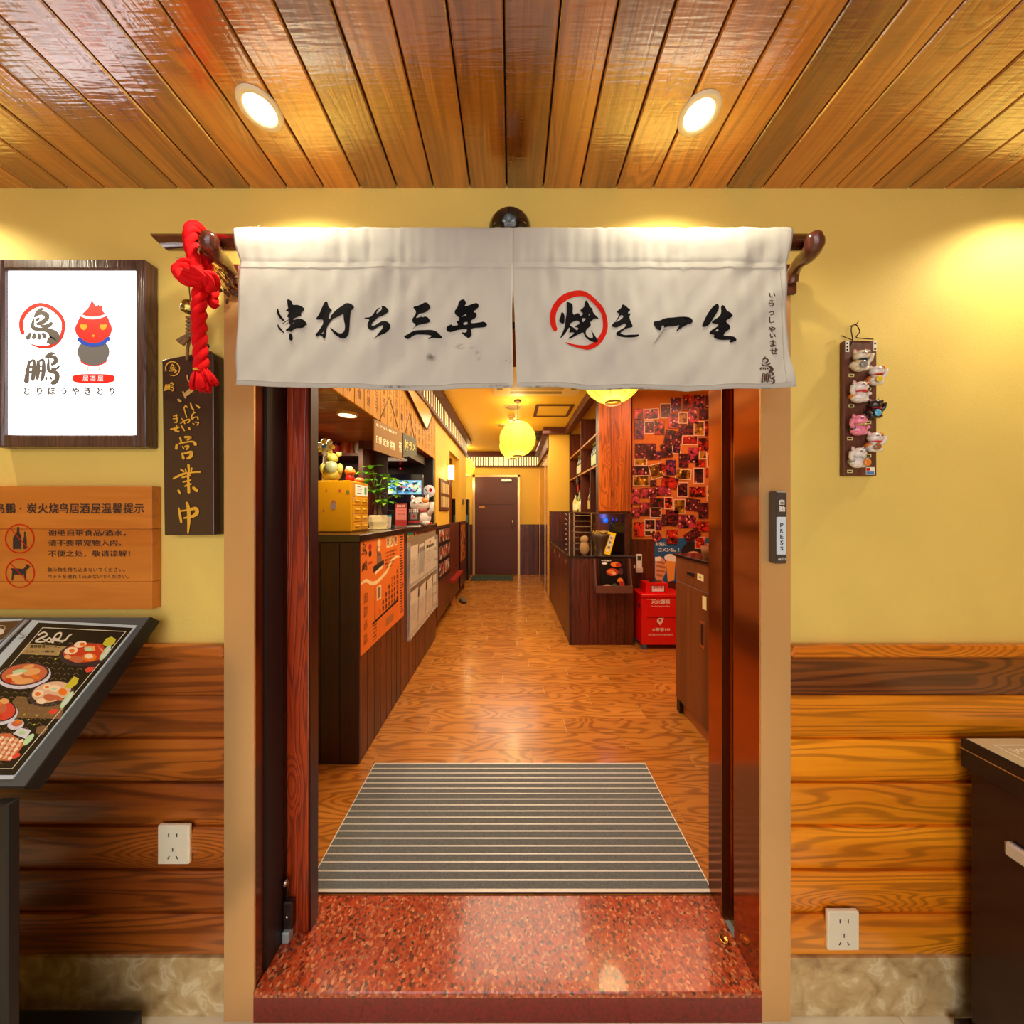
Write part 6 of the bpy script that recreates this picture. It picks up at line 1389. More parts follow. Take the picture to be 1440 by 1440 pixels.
for i in range(7): MB().box((.37, 5.44+i*.09, CI-.016), (.51, 5.48+i*.09, CI-.01)).build('slat', blackp, t)
for (x, y, r_, lab) in ((.015, 4.165, .118, 'round ceiling speaker just behind the big lantern cord'), (-.14, 5.05, .10, 'round ceiling speaker left of the big lantern')):
    t = thing('ceiling_speaker', (x, y, CI-.01), lab, 'speaker'); MB().lathe([(r_, 0), (r_, -.005), (r_*.8, -.008)], (x, y, CI), 26, cap=False).build('rim', acm, t); MB().lathe([(r_*.8, -.006), (0, -.008)], (x, y, CI), 26, cap=False).build('grille', mat('ac_louvre', '#9a8050', .6), t)
t = thing('smoke_detector', (-.01, 4.56, CI-.05), 'small white smoke detector on the amber ceiling', 'detector')
MB().lathe([(.05, 0), (.05, -.02), (.035, -.03)], (-.01, 4.56, CI), 20).build('base', acm, t); MB().lathe([(.033, -.03), (.033, -.05), (.02, -.055)], (-.01, 4.56, CI), 16).build('head', acm, t)
# paper lanterns
def lantern(x, y, z, r, lab, emit=1.35, power=8):
    t = thing('paper_lantern', (x, y, z-r), lab, 'lantern', 'round yellow paper lanterns')
    n, k = 40, 40; vs = []
    for i in range(k+1):
        th = .26+(math.pi-.52)*i/k
        for j in range(n):
            a = 2*math.pi*j/n; rr = r*(1-.012*(i % 2))
            vs.append((x+rr*math.sin(th)*math.cos(a), y+rr*math.sin(th)*math.sin(a), z+r*.97*math.cos(th)))
    MB().add(vs, [(i*n+j, i*n+(j+1) % n, (i+1)*n+(j+1) % n, (i+1)*n+j) for i in range(k) for j in range(n)], 0, True).build('paper_shade', mat('lantern_paper', '#f5dc50', .7, emit=emit, ecol='#f0d040'), t)
    mb = MB()
    for j in range(8):
        a = 2*math.pi*j/8+.35; mb.tube([(x+r*1.004*math.sin(th)*math.cos(a), y+r*1.004*math.sin(th)*math.sin(a), z+r*.975*math.cos(th)) for th in [.28+(math.pi-.56)*i/14 for i in range(15)]], .0022, 5)
    mb.build('ribs', mat('lantern_rib', '#b89428', .7), t)['kind'] = 'stuff'
    for s_, nm in ((1, 'top_ring'), (-1, 'bottom_ring')):
        MB().lathe([(r*.26, -.012), (r*.26, .012), (r*.235, .012), (r*.235, -.012), (r*.26, -.012)], (x, y, z+s_*r*.955), 24, cap=False).build(nm, mat('lantern_ring', '#5a3810', .5), t)
    zt = z+r*.96
    MB().tube([(x, y, zt), (x, y, CI-.02)], .004, 6).build('cord', mat('lantern_cord', '#4a3418', .6), t)
    MB().lathe([(.045, 0), (.045, -.02), (.03, -.026)], (x, y, CI), 18).build('ceiling_rose', mat('lantern_ring', '#5a3810', .5), t)
    light('lantern_glow', 'POINT', (x, y, z-r-.10), power, (1, .8, .42), .1)
    light('lantern_uplight', 'POINT', (x+.0, y-.0, z+r+.08), power*.5, (1, .8, .42), .05)
lantern((728-720)*3.93/F, 3.93, EYE+.8825, .218, 'yellow paper lantern hanging in the middle of the corridor')
lantern(.01, 4.95, EYE+1.0, .2, 'yellow paper lantern half hidden behind the big middle one')
lantern(-.97, 6.8, EYE+.934, .2, 'small yellow lantern at the far left by the back door')
lantern(.746, 2.41, EYE+1.017, .218, 'yellow lantern at the right, its top hidden by the curtain')

# ------------------------------------------------------------------ right counter
rc = thing('service_counter', (.95, 4.3, FI), 'dark wooden service counter on the right with plank front', 'counter')
ZC2 = EYE-.463
MB().box((.622, 3.47, FI), (1.28, 5.22, ZC2-.02)).build('carcass', black_plank, rc)
MB().chbox((.60, 3.44, ZC2-.02), (1.31, 5.225, ZC2), .003).build('counter_top', mat('black_stone_top', '#1c1416', .15, coat=.4), rc)
x = .625
for i in range(7): MB().chbox((x, 3.454, FI), (x+.0935, 3.472, ZC2-.022), .0035).build('front_plank', dark_plank, rc); x += .0955
MB().box((.607, 3.452, FI), (.625, 3.472, ZC2-.02)).build('corner_strip', black_plank, rc)
y = 3.475
for i in range(7):
    dr_ = MB().chbox((.608, y, FI+.02), (.622, y+.245, ZC2-.025), .002).build('side_door', dark_plank, rc)
    if i % 2 == 0: MB().box((.605, y+.2, ZC2-.12), (.608, y+.215, ZC2-.07)).build('handle', gold_edge, dr_)
    y += .249
# menu magazine rack on the front
mr = thing('magazine_rack', (1.0, 3.36, EYE-.82), 'brown wooden wall rack holding a black food magazine', 'rack')
rx0, rx1 = (838-720)*3.33/F, (890-720)*3.33/F
MB().box((rx0, 3.33, EYE-.83+.0), (rx1, 3.345, EYE-.755)).build('front_rail', mat('rack_brown', '#6a4030', .5), mr)
MB().prism([(rx0, 3.33, EYE-.83), (rx0, 3.452, EYE-.77), (rx0, 3.452, EYE-.49), (rx0, 3.40, EYE-.49)], (.012, 0, 0)).prism([(rx1-.012, 3.33, EYE-.83), (rx1-.012, 3.452, EYE-.77), (rx1-.012, 3.452, EYE-.49), (rx1-.012, 3.40, EYE-.49)], (.012, 0, 0)).build('side_panel', mat('rack_brown', '#6a4030', .5), mr)
MB().box((rx0+.012, 3.335, EYE-.83), (rx1-.012, 3.45, EYE-.82)).build('bottom', mat('rack_brown', '#6a4030', .5), mr)
mg = thing('food_magazine', (1.02, 3.37, EYE-.80), 'black food magazine with red dishes standing in the brown rack', 'magazine')
a0 = Vector(((846-720)*3.38/F, 3.375, EYE-.815)); a1 = Vector(((880-720)*3.38/F, 3.375, EYE-.815)); a2 = Vector((.96+.04*0, 3.43, EYE-.49))
ux = (a1-a0); uz = Vector((-.012, .05, .325))
MB().prism([a0, a1, a1+uz, a0+uz], (0, .012, 0)).build('cover', mat('magazine_black', '#14100f', .25), mg)
q = Print(lambda u, v, l=0: a0+ux*u+uz*(1-v)+Vector((0, -.001-l, -.0002)))
q.tfit('お品書き', .08, .5, .06, .05, 3, .02)
for k_, (u, v, a, b, m_) in enumerate(((.65,.18,.2,.08,1),(.78,.2,.12,.07,0),(.5,.42,.26,.12,0),(.45,.40,.16,.07,1),(.55,.46,.1,.05,2),(.85,.4,.1,.1,4),(.8,.68,.12,.08,1),(.85,.78,.12,.08,0),(.25,.88,.2,.08,2),(.55,.86,.12,.09,5),(.85,.92,.1,.05,1),(.2,.15,.12,.03,3))):
    q.disc(u, v, a, b, m_, 14, lift=.0001*(k_+1))
q.build('cover_print', [mat('dish_red', '#b02814', .5), mat('dish_orange', '#e87820', .5), mat('dish_cream', '#e8b070', .5), white_ink, mat('dish_plum', '#4a2028', .5), mat('dish_green', '#3a5a28', .5)], mg)
# things standing on the service counter
t = thing('wire_rack', (.80, 3.55, ZC2), 'tiered steel wire rack standing on the service counter', 'rack')
wx0, wx1 = (800-720)*3.6/F, (831-720)*3.6/F
for x in (wx0, wx0+.05, wx1): MB().box((x, 3.60, ZC2), (x+.014, 3.615, ZC2+.455)).build('upright', steel, t)
for i in range(7): MB().box((wx0+.05, 3.60, ZC2+.05+i*.062), (wx1+.01, 3.75, ZC2+.056+i*.062)).build('tier', steel, t)
for i in range(8): MB().tube([(wx0, 3.6, ZC2+.04+i*.055), (wx0-.03, 3.59, ZC2+.045+i*.055), (wx0-.035, 3.59, ZC2+.06+i*.055)], .004, 6).build('hook', steel, t)
t = thing('wire_rack', (1.02, 3.55, ZC2), 'short steel wire rack behind the dried flower bowl', 'rack')
for i in range(7): MB().tube([(.93+.02*0, 3.7, ZC2+.03+i*.05), (1.02, 3.7, ZC2+.03+i*.05), (1.03, 3.7, ZC2+.05+i*.05)], .004, 6).build('wire', steel, t)
MB().box((.93, 3.7, ZC2), (.94, 3.71, ZC2+.37)).box((1.03, 3.7, ZC2), (1.04, 3.71, ZC2+.37)).build('upright', steel, t)
t = thing('black_microwave', (1.17, 3.55, ZC2), 'glossy black microwave at the right end of the service counter', 'microwave')
MB().chbox((1.07, 3.52, ZC2+.008), (1.297, 3.64, ZC2+.345), .006).build('case', mat('gloss_black_box', '#0e0a0c', .1, coat=.6), t); MB().box((1.08, 3.53, ZC2), (1.29, 3.63, ZC2+.008)).build('feet', blackp, t); MB().chbox((1.09, 3.512, ZC2+.03), (1.27, 3.52, ZC2+.32), .004).build('door', mat('microwave_glass', '#08080a', .05, coat=.8), t)
t = thing('flower_bowl', (.97, 3.50, ZC2), 'conical dark bowl full of dried yellow flowers', 'bowl')
c = Vector(((845-720)*3.5/F, 3.5, ZC2)); MB().lathe([(.05, 0), (.045, .03), (.055, .09), (.085, .19), (.10, .23), (.095, .23), (.05, .1), (0, .09)], c, 20, cap=False).build('bowl', mat('dark_pewter', '#5a4a38', .35, .5), t)
mb = MB()
for i in range(60):
    a = R.random()*6.28; r_ = .085*math.sqrt(R.random()); mb.ball(c+Vector((r_*math.cos(a), r_*math.sin(a), .225+R.random()*.03)), R.uniform(.007, .014), 0, 6, 4)
mb.build('dried_flowers', mat('dried_flower', '#b08a30', .8), t)['kind'] = 'stuff'
t = thing('blue_orb_lamp', (1.02, 3.56, ZC2), 'small round glowing blue orb on a stand on the service counter', 'lamp')
c = Vector(((851.5-720)*3.6/F, 3.62, ZC2)); MB().ball(c+Vector((0, 0, .37)), .036, 0, 18, 12).build('orb', mat('blue_glow', '#1858d8', .2, emit=1.3), t); MB().tube([c, c+Vector((0, 0, .335))], .008, 8).lathe([(.04,0),(.04,.01),(.01,.015)], c, 14).build('stand', blackm, t)
light('blue_orb_glow', 'POINT', c+Vector((0, -.1, .42)), .8, (.15, .25, 1), .03)
t = thing('yellow_display_box', (1.0, 3.45, ZC2), 'tilted bright yellow narrow box with black writing on the service counter', 'box')
rot = Matrix.Rotation(.27, 3, 'Y'); c = Vector(((857-720)*3.47/F, 3.475, ZC2+.128)); MB().cbox(c, (.075, .025, .24), 0, rot).build('box', mat('bright_yellow', '#f0c818', .4, emit=.15), t)
q = Print(lambda u, v, l=0: c+rot @ Vector((u, -.0132-l, v))); q.rect(-.018, -.09, .018, .09, 0); q.text('千', 0, .055, .034, 1, bold=.03, flip=1, lift=.0001); q.text('年', 0, .01, .034, 1, bold=.03, flip=1, lift=.0001); q.text('酒', 0, -.045, .034, 1, bold=.03, flip=1, lift=.0001); q.build('lettering', [white_ink, ink], t)
for k_, x in enumerate((862.5, 866.5)):
    bottle((x-720)*3.56/F, 3.575-k_*.02, ZC2, .395, .014, glassd('blue', '#101838'), None, mat('blue_cap', '#1840b8', .3, emit=.3), 'bottle', ('slim dark bottle with blue cap left of its twin', 'slim dark bottle with blue cap right of its twin')[k_], 'slim blue-capped bottles')
t = thing('cream_bag', (.86, 3.49, ZC2), 'small crumpled beige paper bag before the wire rack', 'bag')
MB().ball(Vector(((822-720)*3.5/F, 3.51, ZC2+.075)), (.052, .03, .078), 0, 12, 9, fn=lambda q_: q_*(1+.12*noise.noise(q_*3))).build('bag', mat('paper_bag', '#a8885a', .8, bump=.5), t)
MB().ball(Vector(((822-720)*3.5/F, 3.51, ZC2+.165)), (.045, .025, .045), 0, 10, 7, fn=lambda q_: q_*(1+.15*noise.noise(q_*4))).build('bag_top', mat('paper_bag', '#a8885a', .8, bump=.5), t)
# ------------------------------------------------------------------ wine shelf in the right wall
XS = .92
ws = thing('wine_shelf', (XS+.15, 4.35, EYE-.02), 'tall dark wooden wine shelf set into the right wall', 'shelf')
MB().box((XS+.28, 3.47, EYE-.02), (XS+.30, 5.24, EYE+1.24)).build('back_panel', dark_plank, ws)
tanm = mat('shelf_tan', '#9a6020', .5)
for z in (.86, .515, .0): MB().box((XS, 3.47, EYE+z-.022), (XS+.28, 5.24, EYE+z)).build('shelf_board', tanm if z else dark_plank, ws)
for y in (3.47, 4.35, 5.22): MB().box((XS, y, EYE), (XS+.28, y+.02, EYE+1.24)).build('upright', dark_plank, ws)
MB().box((XS, 3.83, EYE), (XS+.28, 3.85, EYE+.5)).build('divider', dark_plank, ws)
gk = 0
for (y, z, n_, col_, lab_, grp) in ((3.55, .515, 5, 'green', '#b8c8a0', 'bottles on the middle right shelf'), (4.5, .515, 4, 'green', '#c8c0a0', 'bottles on the middle left shelf'), (3.9, .0, 3, 'brownb', '#c8a868', 'bottles on the low right shelf')):
    for i in range(n_):
        nth = ('nearest', 'second', 'third', 'fourth', 'fifth')[i]
        bottle(XS+.06, y+i*.085, EYE+z, .30, .036, glassd(col_, {'green':'#1a3a24','brownb':'#4a2410','redb':'#5a1810'}[col_]), mat('lbl_'+lab_, lab_, .5), mat('capm_g', '#8a7a30', .4), 'bottle', f'{nth} dark wine bottle of the {grp[11:]}', grp)
for (y, h, cl_, lb_, lab) in ((4.72, .32, '#6a7a20', '#e8e0a0', 'tall green bottle with cream label on the lowest left shelf'), (4.86, .24, '#e0c860', '#f8f0c0', 'short bright yellow bottle on the lowest left shelf'), (5.02, .28, '#d8c890', '#f0e8b0', 'pale bottle at the far end of the lowest shelf'), (4.60, .2, '#f0e0a0', None, 'small cream bottle nearest on the lowest left shelf')):
    bottle(XS+.06, y, EYE, h, .042, glassd('c'+cl_, cl_), mat('lbl_'+lb_, lb_, .5, emit=.1) if lb_ else None, mat('capm_d', '#3a2a14', .4), 'bottle', lab)
t = thing('antler_ornament', (XS+.05, 4.55, EYE+.3), 'twiggy dark ornament hanging on the wine shelf', 'ornament')
mb = MB()
for k in range(9):
    a = k*.7; mb.tube([(XS-.01, 4.5, EYE+.42), (XS-.02, 4.5+.05*math.cos(a), EYE+.44+.04*math.sin(a)), (XS-.03, 4.5+.12*math.cos(a), EYE+.43+.11*math.sin(a))], [.008,.006,.002], 6)
mb.ball((XS-.015, 4.5, EYE+.42), (.02,.05,.05)).build('twigs', mat('twig_brown', '#4a3018', .8), t)
MB().tube([(XS-.015, 4.48, EYE+.38), (XS-.018, 4.47, EYE+.25)], [.015,.005], 6).build('red_tassel', mat('tassel_red', '#d83818', .8), t)

# ------------------------------------------------------------------ photo wall
PD = 3.63
def px(x, d=PD): return (x-720)*d/F
def pz(y, d=PD): return EYE+(720-y)*d/F
kb_ = tag(MB().chbox((px(889), PD, pz(758.5)), (2.35, PD+.02, pz(548)), .003).build('cork_board', mat('cork_orange', '#c8702c', .8, bump=.4, bscale=200, var=.08, vscale=40)), 'large orange-brown cork board covered with photos behind the doorway', 'board')
def photo_mat(name, cols, sc_):
    """a blurry snapshot: dark room with lit faces and coloured light, different in every print"""
    m, t, b = nt(name); N, L = t.nodes, t.links
    tc = N.new('ShaderNodeTexCoord'); oi = N.new('ShaderNodeObjectInfo'); cm = N.new('ShaderNodeCombineXYZ')
    for i, k in enumerate((91.3, 57.1, 73.9)): L.new(math_node(t, 'MULTIPLY', oi.outputs['Random'], k), cm.inputs[i])
    ad = N.new('ShaderNodeVectorMath'); ad.operation = 'ADD'; L.new(tc.outputs['Object'], ad.inputs[0]); L.new(cm.outputs[0], ad.inputs[1])
    n1 = N.new('ShaderNodeTexNoise'); n1.inputs['Scale'].default_value = sc_; n1.inputs['Detail'].default_value = 2; L.new(ad.outputs[0], n1.inputs['Vector'])
    n2 = N.new('ShaderNodeTexNoise'); n2.inputs['Scale'].default_value = sc_*2.2; n2.inputs['Detail'].default_value = 3; n2.inputs['Distortion'].default_value = .6; L.new(ad.outputs[0], n2.inputs['Vector'])
    vo = N.new('ShaderNodeTexVoronoi'); vo.inputs['Scale'].default_value = sc_*2.4; L.new(ad.outputs[0], vo.inputs['Vector'])
    r1 = N.new('ShaderNodeValToRGB'); e = r1.color_ramp.elements; e[0].position = .36; e[0].color = lin(cols[0])+(1,); e[1].position = .62; e[1].color = lin(cols[1])+(1,); L.new(n1.outputs['Fac'], r1.inputs[0])
    f2 = N.new('ShaderNodeMapRange'); f2.inputs[1].default_value = .52; f2.inputs[2].default_value = .6; L.new(n2.outputs['Fac'], f2.inputs[0])
    m1 = N.new('ShaderNodeMix'); m1.data_type = 'RGBA'; L.new(f2.outputs[0], m1.inputs[0]); L.new(r1.outputs[0], m1.inputs[6]); m1.inputs[7].default_value = lin(cols[2])+(1,)
    sp = N.new('ShaderNodeSeparateColor'); L.new(vo.outputs['Color'], sp.inputs[0])
    fc = math_node(t, 'MULTIPLY', math_node(t, 'LESS_THAN', vo.outputs['Distance'], .3), math_node(t, 'GREATER_THAN', sp.outputs[0], .7))
    m2 = N.new('ShaderNodeMix'); m2.data_type = 'RGBA'; L.new(fc, m2.inputs[0]); L.new(m1.outputs[2], m2.inputs[6]); m2.inputs[7].default_value = lin(cols[3])+(1,)
    L.new(m2.outputs[2], b.inputs['Base Color']); b.inputs['Roughness'].default_value = .3; return m
pms = {'red': photo_mat('photo_red', ('#30060a', '#d83020', '#200808', '#f07858'), 11),
       'dark': photo_mat('photo_dark', ('#0c080c', '#46202a', '#7a1c28', '#d88878'), 14),
       'pink': photo_mat('photo_pink', ('#2a0c14', '#c84058', '#181018', '#f0a8a0'), 12),
       'olive': photo_mat('photo_olive', ('#2a1408', '#b07818', '#4a1c10', '#f0c860'), 10),
       'purple': photo_mat('photo_purple', ('#0c0814', '#48204c', '#a02848', '#d890a0'), 13)}
bord = {'white': mat('photo_border', '#e8c8b0', .4), 'none': mat('photo_border_dark', '#5a2018', .4)}
PH_ = [(410,165,500,290,'dark',0),(500,115,585,240,'purple',0),(597,95,683,225,'red',0),(690,97,780,215,'pink',0),(790,100,855,210,'dark',0),(188,212,262,300,'red',0),(268,208,400,300,'pink',-4),(475,250,560,375,'pink',0),(562,240,640,335,'olive',0),(642,222,720,335,'pink',0),(735,215,840,300,'dark',0),
 (192,308,272,465,'purple',2),(275,310,360,420,'dark',0),(360,310,445,430,'red',0),(565,340,690,430,'dark',0),(690,315,780,440,'olive',0),(785,315,852,440,'red',0),(445,395,585,515,'dark',12),(595,435,728,515,'red',0),(732,455,810,570,'red',0),(812,455,852,555,'dark',0),(197,503,285,630,'dark',0),(287,503,372,640,'dark',0),
 (412,510,508,622,'dark',-6),(510,510,585,590,'purple',8),(645,538,730,665,'pink',0),(735,570,800,632,'olive',0),(375,565,412,640,'purple',0),(565,588,645,705,'dark',0),(190,632,297,690,'olive',0),(802,585,854,705,'red',0),(706,640,790,700,'red',0),(455,640,540,770,'purple',0),(175,697,310,768,'pink',0),(318,675,425,800,'olive',-14),
 (400,670,450,740,'red',0),(690,708,780,840,'dark',0),(795,712,850,790,'red',0),(535,718,670,808,'olive',4),(180,772,315,862,'olive',0),(420,785,555,880,'red',12),(322,812,375,866,'dark',0),(553,830,645,955,'dark',0),(655,868,790,955,'red',0),(374,855,500,940,'pink',-3),(240,877,370,965,'pink',0),(145,885,235,1015,'pink',0),
 (322,966,440,1040,'dark',0),(442,955,518,1055,'red',0),(522,972,620,1095,'olive',0),(622,968,742,1070,'dark',8),(730,1005,848,1135,'dark',-2),(235,1000,320,1110,'pink',0),(155,1045,232,1130,'pink',0),(322,1042,420,1130,'dark',0),(452,1065,560,1200,'dark',6),(562,1105,710,1215,'pink',0),(420,1100,452,1200,'dark',0),
 (715,1160,838,1245,'red',2),(188,1165,275,1290,'red',0),(277,1140,368,1232,'dark',0),(370,1147,420,1232,'purple',0),(275,1235,370,1280,'olive',0),(345,1255,415,1325,'pink',-25),(462,1230,552,1350,'red',0),(610,1235,745,1315,'dark',-32),(702,1290,790,1390,'red',0),(800,860,848,990,'olive',0)]
cen = sorted(range(len(PH_)), key=lambda i: (PH_[i][1]+PH_[i][3])/2)
rows_ = []
for i in cen:
    cy = (PH_[i][1]+PH_[i][3])/2
    if not rows_ or cy-rows_[-1][0] > 75: rows_.append([cy, []])
    rows_[-1][1].append(i)
ORD = ['first', 'second', 'third', 'fourth', 'fifth', 'sixth', 'seventh', 'eighth', 'ninth', 'tenth', 'eleventh', 'twelfth', 'thirteenth', 'fourteenth']
lay = {}
for r_, (_, ids) in enumerate(rows_):
    for c_, i in enumerate(sorted(ids, key=lambda i: PH_[i][0])): lay[i] = (r_, c_)
desc = {'red': 'red-toned', 'dark': 'dark', 'pink': 'pinkish', 'olive': 'yellow-toned', 'purple': 'purple-toned'}
for i, (x0, y0, x1, y1, kd, an) in enumerate(PH_):
    X0, X1, Z0, Z1 = px(860+x0/6), px(860+x1/6), pz(540+y1/6), pz(540+y0/6)
    c = Vector(((X0+X1)/2, PD-.003-.0016*(i % 6), (Z0+Z1)/2)); rot = Matrix.Rotation(math.radians(an), 3, 'Y')
    r_, c_ = lay[i]
    t = thing('pinned_photo', c, f'{desc[kd]} party photo, {ORD[c_]} from left in the {ORD[r_]} row of the board' if r_ else f'{desc[kd]} party photo, {ORD[c_]} from left in the top row of the board', 'photo', 'photos on the cork board')
    w_, h_ = X1-X0, Z1-Z0
    bm_ = bord['white'] if i % 6 == 0 or kd == 'olive' else bord['none']
    MB().cbox(c, (w_, .001, h_), 0, rot).build('photo_paper', bm_, t)
    b_ = .008 if bm_ is bord['white'] else .003
    MB().cbox(c+Vector((0, -.0008, 0)), (w_-b_*2, .0006, h_-b_*2), 0, rot).build('photo_image', pms[kd], t)
# wall things under the board
t = thing('beer_poster', (px(960), PD+.0, pz(820)), 'blue poster with a frothy glass of beer behind the right cabinet', 'poster')
MB().box((px(920.5), PD-.001, pz(818)), (2.2, PD+.003, pz(757))).build('sheet', mat('poster_blue', '#1c5a94', .5), t)
q = Print(front(PD-.001, .0006))
q.tfit('お先に', 921.5, 938, 765, 5.5, 0, .02); q.tfit('ゴメンね。!', 926, 955, 773, 6, 0, .02)
q.poly([(921,818),(921,785),(928,781),(936,789),(937,803),(930,818)], 1, sm=1); q.strokes([[(925,790,1.8),(934,792,1.8)], [(924,796,1.8),(935,798,1.8)], [(924,802,1.8),(934,804,1.8)], [(924,808,1.8),(932,810,1.8)]], 2, lift=.0001)
q.poly([(936,786),(950,786),(948,816),(939,818)], 3, lift=.0002); q.disc(942, 784, 8, 5, 0, 16, lift=.0003); q.disc(948, 786, 5, 4, 0, 12, lift=.0004); q.rect(921, 783, 929, 789, 0, lift=.0003)
q.poly([(955,818),(957,790),(975,785),(990,790),(990,818)], 2, lift=.0001); q.disc(975, 776, 17, 14, 4, 20, lift=.0002); q.disc(975, 784, 12, 9, 1, 16, lift=.0003)
q.build('poster_print', [white_ink, mat('skin_print', '#e0a078', .6), mat('skin_print_dark', '#b8703c', .6), mat('beer_print', '#f0a040', .5), mat('hat_print', '#1a1418', .6)], t)
t = thing('remote_control', (px(898), PD-.02, pz(803)), 'white air conditioner remote in a wall holder', 'remote')
MB().chbox((px(894), PD-.02, pz(803)), (px(902), PD, pz(779)), .004).build('body', white, t); MB().box((px(895.5), PD-.0215, pz(788)), (px(900.5), PD-.02, pz(781.5))).build('display', mat('remote_lcd', '#3a3c30', .3), t)
MB().chbox((px(893), PD-.024, pz(805)), (px(903), PD-.018, pz(798)), .002).build('holder', mat('holder_clear', '#d8c8b8', .3), t)
tag(MB().chbox((px(890.5), PD-.006, pz(799)), (px(893), PD+.003, pz(794.5)), .001).build('light_switch', white), 'tiny white switch plate left of the remote control', 'switch')
# fire extinguisher box
BX = 1.3285
fb = thing('fire_extinguisher_box', (1.6, 3.47, FI), 'bright red metal fire extinguisher box with white writing', 'box')
redm = mat('red_metal', '#e01014', .3, coat=.4); zt_ = EYE-.842
bx1 = BX+.44
MB().chbox((BX, 3.335, FI+.05), (bx1, 3.60, zt_-.03), .004).build('body', redm, fb)
MB().chbox((BX-.008, 3.325, zt_-.03), (bx1+.008, 3.61, zt_), .004).build('lid', redm, fb)
MB().chbox((BX+.05, 3.331, zt_-.235), (bx1-.04, 3.336, zt_-.055), .002).build('upper_door', redm, fb); MB().box((BX+.055, 3.333, zt_-.24), (bx1-.04, 3.336, zt_-.236)).build('door_gap', mat('dark_red_gap', '#6a0808', .5), fb)
for x in (BX+.01, bx1-.05):
    for y in (3.34, 3.56): MB().box((x, y, FI), (x+.04, y+.035, FI+.05)).build('foot', mat('blue_grey_foot', '#4a5a78', .5), fb)
MB().lathe([(0, .003), (.02, .003), (.026, 0)], (BX-.001, 3.40, zt_-.13), 16, axis='X', cap=False, rot=Matrix.Rotation(math.pi, 3, 'Z')).build('side_hole', mat('side_hole', '#28304a', .5), fb)
q = Print(front(3.331, .0012)); q.tfit('灭火器箱', 916, 942, 846, 6, 0, .02); q.tfit('Fire Extinguisher Box', 915.5, 942, 852.5, 2, 0, .0)
q.tfit('火警☎119', 917, 942, 885.5, 5.5, 0, .02); q.tfit('消防器材专用 请勿挪用', 911, 946, 892.5, 2.6, 0, 0)
q.ring(928, 873, 3.4, .8, 0, 16); q.strokes([[(926,872,.5),(928,875,.5),(930,872,.5)], [(928,875,.5),(928,879,.5)], [(930,870,.5),(933,869,.4)]], 0, lift=.0001)
q.build('lettering', [white_ink], fb)
tb = thing('red_tissue_box', (1.56, 3.45, zt_), 'small red box with a white label on top of the fire box', 'box')
MB().prism([(px(907,3.4), 3.38, zt_), (px(938,3.4), 3.38, zt_), (px(938,3.4), 3.52, zt_), (px(907,3.4), 3.52, zt_)], (0, 0, .105)).build('box', redm, tb)
MB().box((px(915,3.38), 3.376, zt_+.015), (px(935,3.38), 3.38, zt_+.08)).build('label_frame', mat('label_dark', '#7a1014', .5), tb); MB().box((px(916.5,3.38), 3.3745, zt_+.02), (px(933.5,3.38), 3.377, zt_+.075)).build('white_label', mat('label_white', '#f0e4ec', .5), tb)
q = Print(front(3.3745, .0006)); q.tfit('酒精消毒', 918, 932, 825.5, 4.5, 0, .02); q.build('lettering', [red_ink], tb)
tag(MB().chbox((px(914,3.45), 3.42, zt_+.1055), (px(930,3.45), 3.49, zt_+.112), .002).build('black_tray', blackp), 'small black flat tray on top of the red tissue box', 'tray')

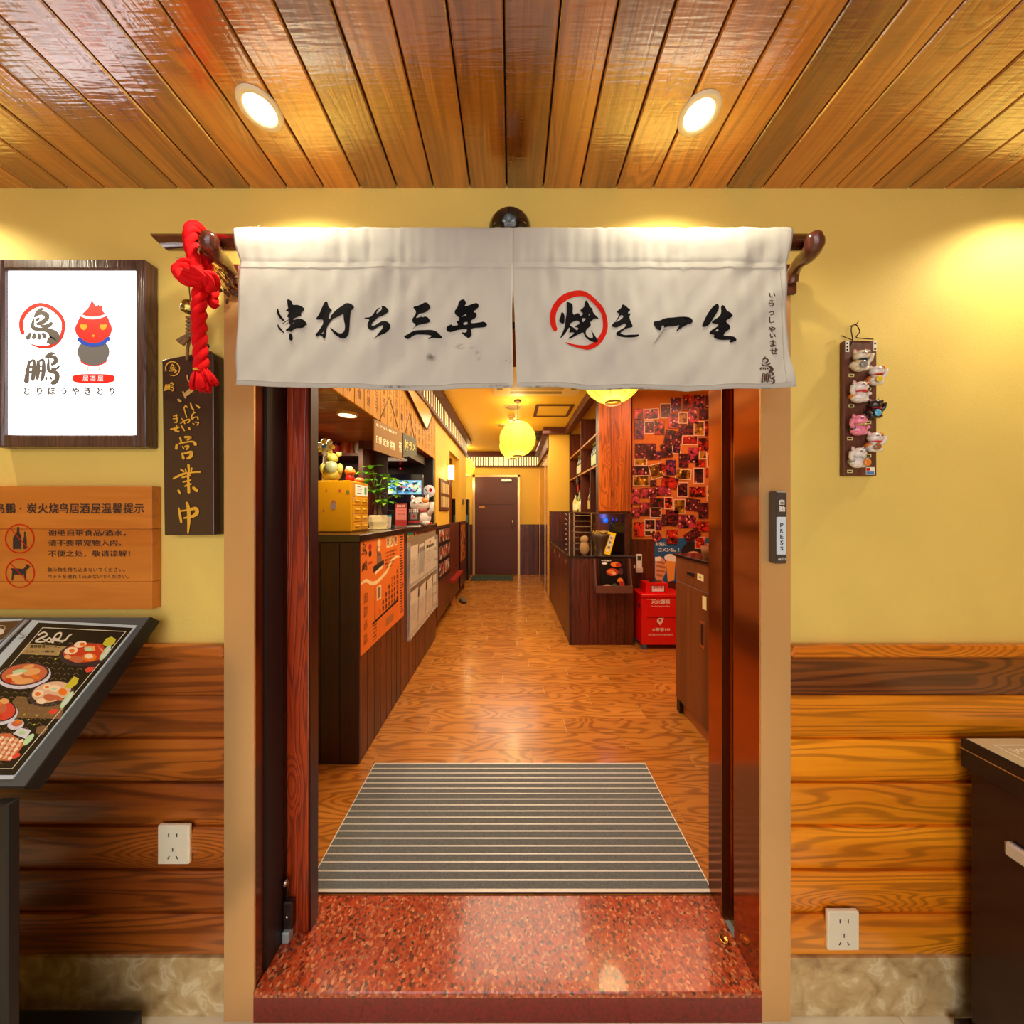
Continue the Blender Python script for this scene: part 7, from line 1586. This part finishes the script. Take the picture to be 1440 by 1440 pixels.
# ------------------------------------------------------------------ near cabinet on the right
nc = thing('tall_cabinet', (1.4, 1.8, FI), 'tall walnut laminate cabinet just inside the doorway on the right', 'cabinet')
XN = 1.17; ZN = EYE-.313
MB().box((XN+.012, 1.25, FI+.09), (1.62, 2.325, ZN)).build('carcass', lam, nc)
MB().chbox((XN-.012, 1.24, ZN), (1.63, 2.345, ZN+.018), .003).build('counter_top', mat('black_stone_top', '#1c1416', .15, coat=.4), nc)
MB().box((XN+.03, 1.25, FI), (1.60, 2.31, FI+.09)).build('plinth', mat('plinth_tan', '#a8622c', .4), nc)
MB().box((XN+.002, 2.28, FI), (XN+.035, 2.32, FI+.09)).build('foot', blackp, nc)
for (u0, u1) in ((1.79, 2.33), (1.25, 1.785)):
    dw = MB().chbox((XN, u0, ZN-.17), (XN+.012, u1, ZN-.003), .0015).build('drawer', lam, nc)
    MB().box((XN-.003, u0+.28, ZN-.112), (XN, u0+.40, ZN-.075)).build('handle_rim', mat('copper', '#c87850', .3, .8), dw); MB().box((XN-.004, u0+.295, ZN-.105), (XN-.0025, u0+.385, ZN-.082)).build('handle_slot', blackp, dw)
    MB().box((XN-.003, u0+.20, ZN-.112), (XN, u0+.265, ZN-.072)).build('pale_lock', mat('pale_lock', '#f0e0b0', .4), dw); MB().box((XN-.0035, u0+.225, ZN-.097), (XN-.0025, u0+.242, ZN-.087)).build('keyhole', blackp, dw)
    dd = MB().chbox((XN, u0, FI+.092), (XN+.012, u1, ZN-.173), .0015).build('door', lam, nc)
    MB().box((XN-.003, u0+.19, ZN-.52), (XN, u0+.235, ZN-.36)).build('handle_rim', mat('copper', '#c87850', .3, .8), dd); MB().box((XN-.004, u0+.198, ZN-.505), (XN-.0025, u0+.226, ZN-.375)).build('handle_slot', blackp, dd)
    MB().box((XN-.003, u0+.17, ZN-.28), (XN, u0+.21, ZN-.20)).build('pale_lock', mat('pale_lock', '#f0e0b0', .4), dd)
bk_ = thing('wicker_basket', (1.38, 2.05, ZN+.018), 'small brown wicker basket on top of the walnut cabinet', 'basket')
c = Vector((1.30, 2.12, ZN+.018)); MB().lathe([(.05,0),(.06,.03),(.066,.07),(.060,.07),(.05,.02),(0,.015)], c, 20, cap=False).build('basket', mat('wicker', '#8a4c20', .7, bump=1, bscale=220), bk_)
mb = MB()
for i in range(14): mb.cbox(c+Vector((R.uniform(-.03,.03), R.uniform(-.03,.03), .07+R.uniform(0,.02))), (.03,.012,.006), 0, Matrix.Rotation(R.random()*3, 3, 'Z'))
mb.build('wrapped_sweets', mat('sweets', '#c86030', .4), bk_)['kind'] = 'stuff'
